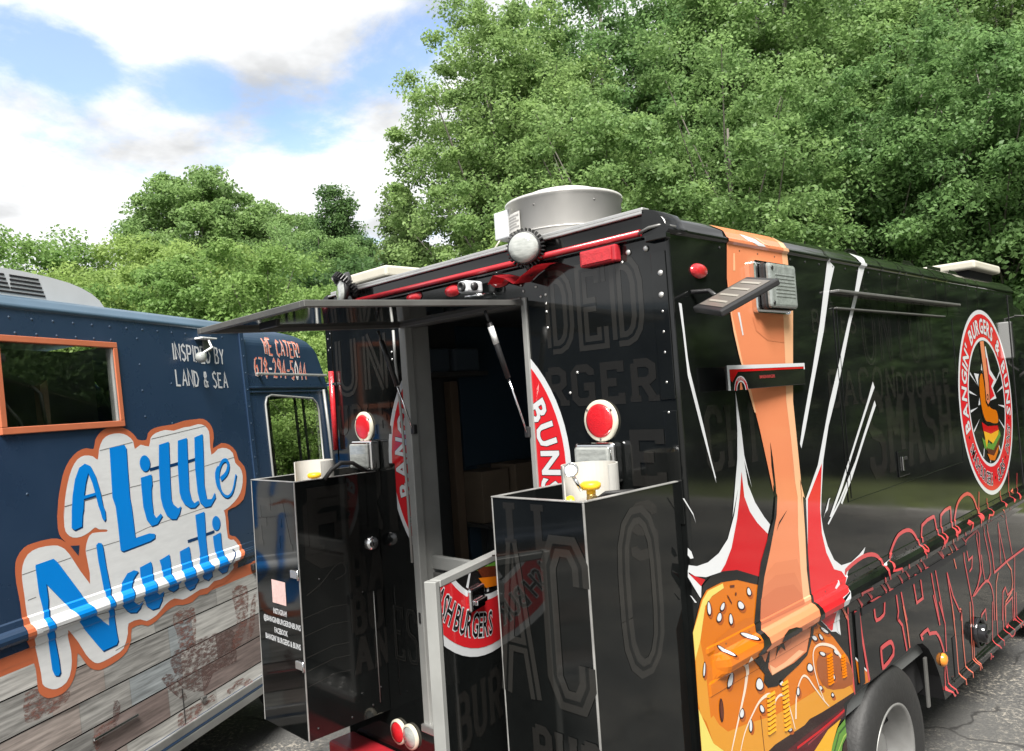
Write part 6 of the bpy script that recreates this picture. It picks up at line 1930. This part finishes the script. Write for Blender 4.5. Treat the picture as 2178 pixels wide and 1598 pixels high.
# cab with rounded roof front and door window
CABO = [(2.092, 0.04), (3.10, 0.04), (3.20, 1.15), (3.30, 1.25), (3.30, 1.95), (3.255, 2.10), (3.17, 2.27), (3.06, 2.37), (2.95, 2.42), (2.75, 2.44), (2.092, 2.44)]
CWIN = [(2.33, 1.30), (3.08, 1.30), (3.10, 1.80), (3.08, 1.86), (3.02, 1.90), (2.42, 1.935), (2.36, 1.92), (2.335, 1.87)]


def FLC(u, v, off):
    k = min(max((v - 2.30) / 0.14, 0), 1)
    return FLd(u, v, off - 0.006 - 0.10 * k * k)


dd = Decal()
dd.poly(CABO, NAVY, -2, holes=[CWIN])
dd.build('cab_side', FLC, BLUE, [2.0 + 0.02 * k for k in range(15, 22)])
dd = Decal()
dd.poly(CABO, NAVY, -2, holes=[CWIN])
dd.build('cab_side', lambda u, v, o: FLd(u, v, -2.2 - o + 0.006 + 0.10 * min(max((v - 2.30) / 0.14, 0), 1) ** 2), BLUE, [2.30, 2.36, 2.40])
bm = bmesh.new()
ed = [(3.10, 0.04), (3.20, 1.15), (3.30, 1.25)]
ed2 = [(3.30, 1.95), (3.255, 2.10), (3.17, 2.27), (3.06, 2.37), (2.95, 2.42), (2.75, 2.44), (2.092, 2.44)]
for e_ in (ed, ed2):
    a = [bm.verts.new(FLC(u, v, 0)) for u, v in e_]
    b = [bm.verts.new(FLd(u, v, -2.194 + 0.10 * min(max((v - 2.30) / 0.14, 0), 1) ** 2)) for u, v in e_]
    for k in range(len(e_) - 1):
        bm.faces.new((a[k], a[k + 1], b[k + 1], b[k])).smooth = True
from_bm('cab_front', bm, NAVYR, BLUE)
ws = bmesh.new()
ws.faces.new([ws.verts.new(FLd(3.30, v, n)) for v, n in ((1.26, -0.05), (1.94, -0.05), (1.94, -2.15), (1.26, -2.15))])
from_bm('windscreen', ws, GLASS, BLUE)
prism('cab_pane', CWIN, lambda u, v, t: FLd(u, v, t), -0.014, -0.018, GLASS, BLUE)
loop = CWIN + [CWIN[0]]
tube('window_trim', [FLd(u, v, -0.004) for u, v in CWIN[:1] + CWIN[1:] + CWIN[:1]], 0.009, ALUP, BLUE, 6, False)
for u_, w_ in ((2.41, 0.018), (2.79, 0.018), (2.91, 0.018)):
    prism('window_bar', [(u_, 1.30), (u_ + w_, 1.30), (u_ + w_, 1.92), (u_, 1.92)], lambda u, v, t: FLd(u, v, t), -0.03, -0.045, BPLAS, BLUE)
prism('cab_seat', [(2.36, 0.9), (2.52, 0.9), (2.54, 1.62), (2.50, 1.72), (2.42, 1.72), (2.36, 1.60)], lambda u, v, t: FLd(u, v, t), -0.25, -0.70, BPLAS, BLUE)
# joint strip between cab and box, with bolts
framed('cab_joint', (2.086, 0.08, -0.006), (2.135, 2.40, 0.010), NAVY, BLUE, FLd, 0.003)
bm = bmesh.new()
add_lathe(bm, [(0.0065, 0), (0.005, 0.002), (0, 0.0026)], (0, 0, 0), tuple(LN), 8)
lr0 = from_bm('rivet', bm, mat('dull_navy_rivet', (0.045, 0.07, 0.11), rough=0.4))
pos = [(2.11, 2.33 - 0.118 * k) for k in range(15)] + [(-0.1 + 0.125 * k, 2.335) for k in range(17)] + [(1.10, 2.28 - 0.15 * k) for k in range(6)] + [(0.30 + 0.12 * k, 2.262) for k in range(6)] + [(0.5, 1.30), (0.28, 1.5), (1.32, 1.78), (1.35, 2.02), (1.9, 1.5)]
for i, (u_, v_) in enumerate(pos):
    w_ = FLd(u_, v_, 0.0102 if abs(u_ - 2.11) < 0.001 else 0.0006)
    if i == 0:
        lr0.parent = BLUE
        lr0.location = w_ - ROOTLOC[BLUE.name]
    else:
        place(lr0, w_, BLUE)
# rain gutter bar over the cab window, door edge moulding
gb = framed('grab_rail', (2.20, 2.075, 0.03), (3.22, 2.095, 0.046), ALUP, BLUE, FLd, 0.006)
for u_ in (2.28, 3.15):
    framed('rail_standoff', (u_, 2.078, -0.006), (u_ + 0.02, 2.092, 0.031), ALUP, gb, FLd, 0.002)
framed('belt_moulding', (2.15, 1.985, -0.004), (3.28, 2.0, 0.006), NAVY, BLUE, FLd, 0.003)
framed('belt_moulding', (2.15, 1.955, -0.004), (3.28, 1.965, 0.004), NAVY, BLUE, FLd, 0.002)
tube('door_edge', [FLd(3.19, 1.97, 0.012), FLd(3.20, 1.60, 0.012), FLd(3.20, 1.20, 0.012)], 0.012, ALUP, BLUE, 8)
# lettering on the cab
d = Decal()
hand_text(d, 'WE CATER!', (2.393,2.244), (2.904,2.23), 0.120, 0.014, mat('coral_print', lin((208, 120, 98)), rough=0.4), 2, SIGNW)
hand_text(d, '678-294-5044', (2.242,2.082), (2.975,2.052), 0.135, 0.0125, mat('coral_print', (0, 0, 0)), 2, SIGNW)
d.build('cab_print', FLC, BLUE, [2.0 + 0.02 * k for k in range(15, 22)])
# side flood lamp on a bracket near the lettering
fb = (1.688,2.309)
bm = bmesh.new()
for lo, hi in (((fb[0] - 0.08, fb[1] - 0.006, 0.001), (fb[0] + 0.07, fb[1] + 0.006, 0.05)), ((fb[0] - 0.08, fb[1] - 0.004, 0.05), (fb[0] + 0.07, fb[1] + 0.004, 0.062))):
    add_box(bm, lo, hi, 0.002)
for v in bm.verts:
    v.co = FLd(*v.co)
lp = from_bm('lamp_bracket', bm, SIGNW, BLUE)
tube('bracket_arm', [FLd(fb[0] + 0.0, fb[1], 0.04), FLd(fb[0] - 0.05, fb[1] - 0.07, 0.10), FLd(fb[0] - 0.13, fb[1] - 0.11, 0.08)], 0.007, SIGNW, lp, 8)
lc_ = FLd(fb[0] - 0.15, fb[1] - 0.135, 0.09)
lathe('lamp_head', [(0.0, 0.025), (0.028, 0.02), (0.034, 0.01), (0.034, -0.015), (0.025, -0.03), (0, -0.035)], lc_, LENSW, lp, tuple(LN), 20)
framed('lamp_backplate', (fb[0] - 0.01, fb[1] - 0.075, 0.001), (fb[0] + 0.075, fb[1] - 0.008, 0.012), GREYP, lp, FLd, 0.002)
# side marker by the copper band
framed('side_marker', (1.93, 0.755, 0.001), (1.985, 0.80, 0.03), BPLAS, BLUE, FLd, 0.008)
# plank compartment door hardware
framed('compartment_seam', (1.155, 0.07, 0.0052), (1.161, 0.268, 0.006), DARK, BLUE, FLd, 0)
framed('latch_pull', (1.30, 0.145, 0.006), (1.345, 0.160, 0.02), ALUD, BLUE, FLd, 0.003)
framed('chrome_strip', (0.50, 0.262, 0.006), (0.80, 0.275, 0.022), CHROME, BLUE, FLd, 0.003)
# polished sill along the bottom
framed('sill_trim', (-1.6, -0.045, 0.0), (2.09, 0.004, 0.020), ALU, BLUE, FLd, 0.006)
framed('sill_groove', (-1.6, 0.0045, 0.0), (2.09, 0.0195, 0.017), ALUD, BLUE, FLd, 0.001)
framed('sill_trim', (-1.6, 0.020, 0.0), (2.09, 0.066, 0.020), ALU, BLUE, FLd, 0.006)
# roof air conditioner
AC = [(-0.35, 2.44), (1.05, 2.44), (1.035, 2.475), (1.00, 2.515), (0.95, 2.545), (0.88, 2.570), (0.80, 2.588), (0.68, 2.602), (0.50, 2.612), (-0.35, 2.615)]
ac = prism('roof_air_conditioner', AC, lambda u, v, t: FLd(u, v, t), -0.14, -0.85, WPLAS, BLUE)
for k in range(5):
    for u0, u1 in ((-0.20, 0.40), (0.43, 0.60)):
        prism('vent_slot', [(u0, 2.490 + 0.021 * k), (u1 + 0.008 * (4 - k), 2.490 + 0.021 * k), (u1 + 0.008 * (4 - k), 2.500 + 0.021 * k), (u0, 2.500 + 0.021 * k)], lambda u, v, t: FLd(u, v, t), -0.1395, -0.137, DARK, ac)
# wheels
for u_, n_ in ((-0.55, -0.10), (2.62, -0.10), (-0.55, -2.08), (2.62, -2.08)):
    c_ = FLd(u_, 0, n_)
    bm = bmesh.new()
    add_lathe(bm, tp, (c_.x, c_.y, 0.42), (LN.x if n_ > -1 else -LN.x, LN.y if n_ > -1 else -LN.y, 0), 40, 0)
    from_bm('wheel', bm, RUBBER, BLUE)

# ================================================================ trees
def leaf_material(name, c1, c2, trans=0.56):
    m = bpy.data.materials.new(name)
    m.use_nodes = True
    t = m.node_tree
    t.nodes.clear()
    L = t.links.new
    o = t.nodes.new('ShaderNodeOutputMaterial')
    at = t.nodes.new('ShaderNodeAttribute')
    at.attribute_name = 'tint'
    mx = t.nodes.new('ShaderNodeMix')
    mx.data_type = 'RGBA'
    mx.inputs[6].default_value = (*c1, 1)
    mx.inputs[7].default_value = (*c2, 1)
    L(at.outputs['Fac'], mx.inputs[0])
    oi = t.nodes.new('ShaderNodeObjectInfo')
    hs = t.nodes.new('ShaderNodeHueSaturation')
    mr = t.nodes.new('ShaderNodeMapRange')
    mr.inputs['To Min'].default_value = 0.82
    mr.inputs['To Max'].default_value = 1.18
    L(oi.outputs['Random'], mr.inputs['Value'])
    L(mr.outputs[0], hs.inputs['Value'])
    mh = t.nodes.new('ShaderNodeMapRange')
    mh.inputs['To Min'].default_value = 0.515
    mh.inputs['To Max'].default_value = 0.480
    L(oi.outputs['Random'], mh.inputs['Value'])
    L(mh.outputs[0], hs.inputs['Hue'])
    L(mx.outputs[2], hs.inputs['Color'])
    df = t.nodes.new('ShaderNodeBsdfPrincipled')
    df.inputs['Roughness'].default_value = 0.45
    df.inputs['Specular IOR Level'].default_value = 0.22
    tr = t.nodes.new('ShaderNodeBsdfTranslucent')
    L(hs.outputs[0], df.inputs['Base Color'])
    L(hs.outputs[0], tr.inputs['Color'])
    ms = t.nodes.new('ShaderNodeMixShader')
    ms.inputs[0].default_value = trans
    L(df.outputs[0], ms.inputs[1])
    L(tr.outputs[0], ms.inputs[2])
    L(ms.outputs[0], o.inputs[0])
    return m


LEAF = leaf_material('broad_leaves', (0.130, 0.228, 0.080), (0.270, 0.410, 0.145))
LEAFD = leaf_material('dark_leaves', (0.078, 0.150, 0.058), (0.165, 0.265, 0.092))
LEAFL = leaf_material('light_leaves', (0.145, 0.255, 0.070), (0.280, 0.415, 0.128))
BARK = mat('grey_bark', (0.17, 0.155, 0.135), rough=0.9, var=0.3, vscale=6, bump=0.5, bscale=14, stretch=(1, 1, 0.25))


def crown_mesh(name, seed, rx, rz, zc, nclump, per, leaf, m, inner=0.35, cr=(0.75, 1.35), flat=0.62, cone=0.0):
    """leaf clumps spread through the crown's volume; returns mesh and clump centres"""
    r = np.random.default_rng(seed)
    C = []
    lump = r.normal(size=(7, 3))
    lump /= np.linalg.norm(lump, axis=1)[:, None]
    amp = r.uniform(-0.28, 0.30, 7)
    while len(C) < nclump:
        d = r.normal(size=3)
        d /= np.linalg.norm(d)
        k = 1.0 + sum(a * max(0.0, d.dot(l)) ** 2 for a, l in zip(amp, lump))
        f = (inner + (1 - inner) * r.random() ** 0.55) * k
        p = np.array((d[0] * rx * f, d[1] * rx * f, zc + d[2] * rz * f))
        if cone:
            p[:2] *= 1.0 - cone * (p[2] - (zc - rz)) / (2 * rz)
        C.append(p)
    C = np.array(C)
    n = nclump * per
    ci = np.repeat(np.arange(nclump), per)
    rad = r.uniform(cr[0], cr[1], nclump)[ci]
    d = r.normal(size=(n, 3))
    d /= np.linalg.norm(d, axis=1)[:, None]
    rr = rad * (0.15 + 0.95 * r.random(n) ** 0.7)
    P = C[ci] + d * rr[:, None] * np.array((1, 1, flat))
    P[:, 2] -= 0.10 * rr
    out_ = P - np.array((0, 0, zc - rz * 0.5))
    out_ /= np.linalg.norm(out_, axis=1)[:, None] + 1e-6
    nr = d * 0.35 + out_ * 0.30 + np.array((0, 0, 0.45)) + r.normal(size=(n, 3)) * 0.75
    nr /= np.linalg.norm(nr, axis=1)[:, None]
    a = np.cross(nr, r.normal(size=(n, 3)))
    a /= np.linalg.norm(a, axis=1)[:, None] + 1e-9
    b = np.cross(nr, a)
    s = leaf * r.uniform(0.65, 1.3, n)[:, None]
    V_ = np.stack((P - a * s * 0.55, P + b * s * 0.34 - nr * s * 0.08, P + a * s * 0.6, P - b * s * 0.34 - nr * s * 0.08), axis=1).reshape(-1, 3)
    me = bpy.data.meshes.new(name)
    me.vertices.add(4 * n)
    me.vertices.foreach_set('co', V_.astype(np.float32).ravel())
    me.loops.add(4 * n)
    me.loops.foreach_set('vertex_index', np.arange(4 * n, dtype=np.int32))
    me.polygons.add(n)
    me.polygons.foreach_set('loop_start', np.arange(0, 4 * n, 4, dtype=np.int32))
    me.update()
    tint = np.clip(r.uniform(0, 1, nclump)[ci] * 0.5 + r.random(n) * 0.5, 0, 1)
    at = me.attributes.new('tint', 'FLOAT', 'POINT')
    at.data.foreach_set('value', np.repeat(tint, 4).astype(np.float32))
    me.materials.append(m)
    return me, C


def trunk_mesh(name, seed, C, h, r0, lean=0.2):
    rr = random.Random(seed)
    bm = bmesh.new()
    pts, rad = [], []
    for k in range(9):
        t = k / 8
        pts.append(Vector((lean * math.sin(2.1 * t + seed), lean * math.cos(1.7 * t + seed * 2) - lean * math.cos(seed * 2), -0.2 + (h + 0.2) * t)))
        rad.append(r0 * (1.15 - 0.15 * min(1, t * 8)) * (1 - 0.82 * t) + (0.10 * r0 if k == 0 else 0))
    add_tube(bm, pts, rad, 10)
    order = list(range(len(C)))
    rr.shuffle(order)
    for i in order[:64]:
        c = Vector(C[i])
        t0 = min(max((c.z * 0.62) / h, 0.18), 0.92)
        k = t0 * 8
        a = pts[int(k)].lerp(pts[min(int(k) + 1, 8)], k - int(k))
        mid = a.lerp(c, 0.5) + Vector((rr.uniform(-.3, .3), rr.uniform(-.3, .3), -0.12 * (c - a).length))
        add_tube(bm, [a, a.lerp(mid, 0.6), mid, mid.lerp(c, 0.6), c], [r0 * 0.26 * (1 - t0 * 0.6), r0 * 0.2 * (1 - t0 * 0.6), r0 * 0.15, r0 * 0.10, 0.012], 5, False)
    me = bpy.data.meshes.new(name)
    bm.to_mesh(me)
    bm.free()
    me.materials.append(BARK)
    return me


KINDS = {}


def kind(key, seed, rx, rz, zc, ncl, per, leaf, m, h, r0, **k):
    cm, C = crown_mesh('crown_' + key, seed, rx, rz, zc, ncl, per, leaf, m, **k)
    KINDS[key] = (cm, trunk_mesh('trunk_' + key, seed, C, h, r0), rx)


kind('tall_a', 11, 4.6, 8.2, 10.4, 820, 205, 0.122, LEAF, 16.5, 0.30, cr=(0.30, 0.85), inner=0.15)
kind('tall_b', 23, 4.9, 7.8, 10.0, 820, 205, 0.122, LEAF, 16.0, 0.28, cr=(0.30, 0.85), inner=0.15)
kind('far_a', 83, 4.6, 5.6, 10.4, 420, 300, 0.17, LEAF, 14.0, 0.25, cr=(0.45, 1.0), inner=0.35)
kind('mid_a', 31, 3.4, 4.4, 5.8, 480, 230, 0.100, LEAF, 9.0, 0.17, cr=(0.25, 0.7), inner=0.12)
kind('light_a', 45, 3.0, 3.4, 4.2, 480, 240, 0.092, LEAFL, 6.6, 0.12, inner=0.2, cr=(0.25, 0.7))
kind('light_b', 57, 2.6, 2.6, 3.2, 420, 220, 0.085, LEAFL, 5.0, 0.10, inner=0.2, cr=(0.22, 0.6))
kind('dark_a', 63, 2.6, 5.2, 6.4, 220, 300, 0.12, LEAFD, 11.0, 0.18, cone=0.55, cr=(0.3, 0.75))
kind('under_a', 71, 3.2, 3.0, 3.6, 220, 280, 0.14, LEAFD, 6.0, 0.12, inner=0.15, cr=(0.35, 0.9))


def tree(key, xy, scale, rot, label, group, sz=1.0, z=0.11, nm='tree'):
    cm, tm, rx = KINDS[key]
    t = thing(nm, label, 'tree', (xy[0], xy[1], z), group)
    t.scale = (scale, scale, scale * sz)
    t.rotation_euler = (0, 0, rot)
    for n_, me in (('crown', cm), ('trunk', tm)):
        o = bpy.data.objects.new(n_, me)
        COL.objects.link(o)
        o.parent = t
    return t


T = (
    ('tall_a', (-15.351,14.934), .82, .4, 1, 'tall tree at the left end of the high tree line, above the cream vent', 'tall'),
    ('tall_b', (-15.013,19.561), 1.0, 1.3, 1, 'tall tree rising straight behind the roof exhaust fan', 'tall'),
    ('tall_a', (-10.494,21.314), 1.0, 2.6, 1, 'tall tree rising behind the arm graphic at the rear corner', 'tall'),
    ('tall_b', (-8.229,26.477), 1.0, 4.0, 1, 'tall tree above the middle of the black flank', 'tall'),
    ('tall_a', (-4.293,26.208), 1.0, 5.1, 1, 'tall tree at the right edge of the picture', 'tall'),
    ('tall_b', (-1.671,31.737), 1.0, .2, 1, 'tall tree just past the right edge beside the truck front', 'tall'),
    ('tall_b', (-8.563,37.558), 1.1, 5.5, 1, 'farther tall tree behind the round logo on the flank', 'tall'),
    ('mid_a', (-10.916,13.745), .92, .9, 1, 'bright mid height tree in front of the tall ones, right of the fan', 'mid'),
    ('mid_a', (-8.781,16.636), 1.0, 2.2, 1, 'bright mid height tree over the rear right roof corner', 'mid'),
    ('mid_a', (-6.348,19.831), 1.0, 3.7, 1, 'mid height tree over the middle of the black roof', 'mid'),
    ('mid_a', (-3.502,19.877), 1.0, 5.2, 1, 'mid height tree over the cream roof unit at right', 'mid'),
    ('light_a', (-11.249,11.264), .85, 2.0, 1, 'low light green tree directly left of the exhaust fan', 'low'),
    ('light_b', (-12.056,9.728), .85, .6, 1, 'low light green tree above the hatch, left of the flood lamp', 'low'),
    ('dark_a', (-19.33,13.731), .84, 1.0, 1, 'dark pointed conifer left of the tall tree line', 'dark'),
    ('under_a', (-6.329,21.991), 1.0, 2.8, 1, 'dark understory tree just above the roof behind the drip rails', 'under'),
    ('under_a', (-4.002,23.65), 1.0, 4.9, 1, 'dark understory tree just above the roof at the right edge', 'under'),
    ('far_a', (-40.254,15.239), 1.0, 2.0, 1.0, 'big rounded far tree above the navy truck', 'far'),
    ('far_a', (-40.895,20.295), .92, .5, 1.0, 'far tree right of the big rounded one', 'far'),
    ('dark_a', (-33.073,19.705), 1.2, 2.2, 1.0, 'far dark conifer left of the high tree line', 'far'),
    ('dark_a', (-40.815,21.804), 1.1, 4.2, 1.05, 'far dark conifer behind the rounded trees', 'far'),
    ('mid_a', (-31.193,17.339), 1.05, 1.2, 1, 'far mid height tree between the rounded trees and the tall line', 'far'),
    ('light_b', (-10.75,4.636), .55, 1.2, 1, 'bright shrub seen through the navy cab window, left of the red light bar', 'light'),
    ('light_b', (-12.055,4.733), .55, 3.0, 1, 'bright shrub behind the navy cab, nearest its window', 'light'),
    ('under_a', (-20.927,10.676), 1.0, .3, 1, 'dark low tree over the raised hatch', 'under'),
    ('under_a', (-19.436,12.196), 1.05, 1.9, 1, 'dark low tree behind the cream roof vent', 'under'),
    ('light_a', (-22.846,3.009), 1.0, .3, 1, 'light green tree at the left edge behind the air conditioner', 'light'),
    ('light_a', (-22.223,5.072), 1.0, 1.5, 1, 'light green tree over the orange framed window', 'light'),
    ('light_a', (-18.689,6.534), .92, 2.7, 1, 'light green tree over the white stencilled words', 'light'),
    ('light_b', (-14.848,6.168), .95, 4.0, 1, 'small bright tree over the navy cab', 'light'),
    ('light_b', (-15.722,4.563), .85, 5.1, 1, 'small bright tree behind the navy roof edge', 'light'),
    ('light_b', (-17.17,3.087), .9, .9, 1, 'small bright tree right behind the white air conditioner', 'light'),
    ('light_b', (-19.058,1.875), .9, 2.4, 1, 'small bright tree behind the air conditioner louvres', 'light'),
    ('light_a', (-24.948,0.866), 1.0, 3.5, 1, 'light green tree just past the left edge', 'light'),
    ('tall_a', (7.0, 17.5), .8, 1.1, 1, 'tree beyond the kerb mirrored in the front of the black flank', 'mirror'),
    ('tall_b', (13.5, 18.5), .85, 2.3, 1, 'tree beyond the kerb mirrored in the middle of the black flank', 'mirror'),
    ('under_a', (1.0, 14.6), 0.90, 0.3, 1, 'dark low tree mirrored in the flank right under the round logo', 'mirror'),
    ('under_a', (5.0, 15.2), 1.00, 1.4, 1, 'dark low tree mirrored in the flank right of the paddle latch', 'mirror'),
    ('under_a', (9.5, 14.8), 1.00, 2.5, 1, 'dark low tree mirrored in the flank left of the paddle latch', 'mirror'),
    ('under_a', (14.0, 15.4), 1.05, 3.6, 1, 'dark low tree mirrored in the flank beside the thin double streaks', 'mirror'),
    ('under_a', (19.0, 14.8), 1.05, 4.7, 1, 'dark low tree mirrored in the flank right of the arm graphic', 'mirror'),
    ('mid_a', (2.5, 16.0), .9, .4, 1, 'mid height tree mirrored near the round logo', 'mirror'),
    ('tall_b', (20.0, 12.0), .9, 3.9, 1, 'tree across the lot mirrored beside the arm graphic', 'mirror'),
    ('tall_a', (21.0, 2.0), .95, 5.0, 1, 'tree across the lot mirrored in the cabinet side', 'mirror'),
)
GRP = {'tall': 'tall trees behind the black truck', 'mid': 'mid height trees behind the black truck', 'low': 'low bright trees behind the black truck', 'dark': 'conifers behind the trucks', 'under': 'dark understory trees', 'far': 'far trees at left', 'light': 'light green trees behind the navy truck', 'mirror': 'trees seen mirrored in the black truck'}
for k_, xy_, s_, r_, sz_, lb_, g_ in T:
    on_verge = xy_[1] > 10.6 or xy_[0] < -10.7
    tree(k_, xy_, s_, r_, lb_, GRP[g_], sz_, 0.11 if on_verge else 0.0)
sheet('grass_verge', -300, -10.66, -300, 10.505, 0.11, GRASSM)
kb = bmesh.new()
for i in range(-8, 4):
    add_box(kb, (-10.67, i * 3.0 - 1.6, -0.1), (-10.52, i * 3.0 + 1.385, 0.125), 0.02)
ko = from_bm('kerb', kb, CONC)
ko['kind'] = 'structure'
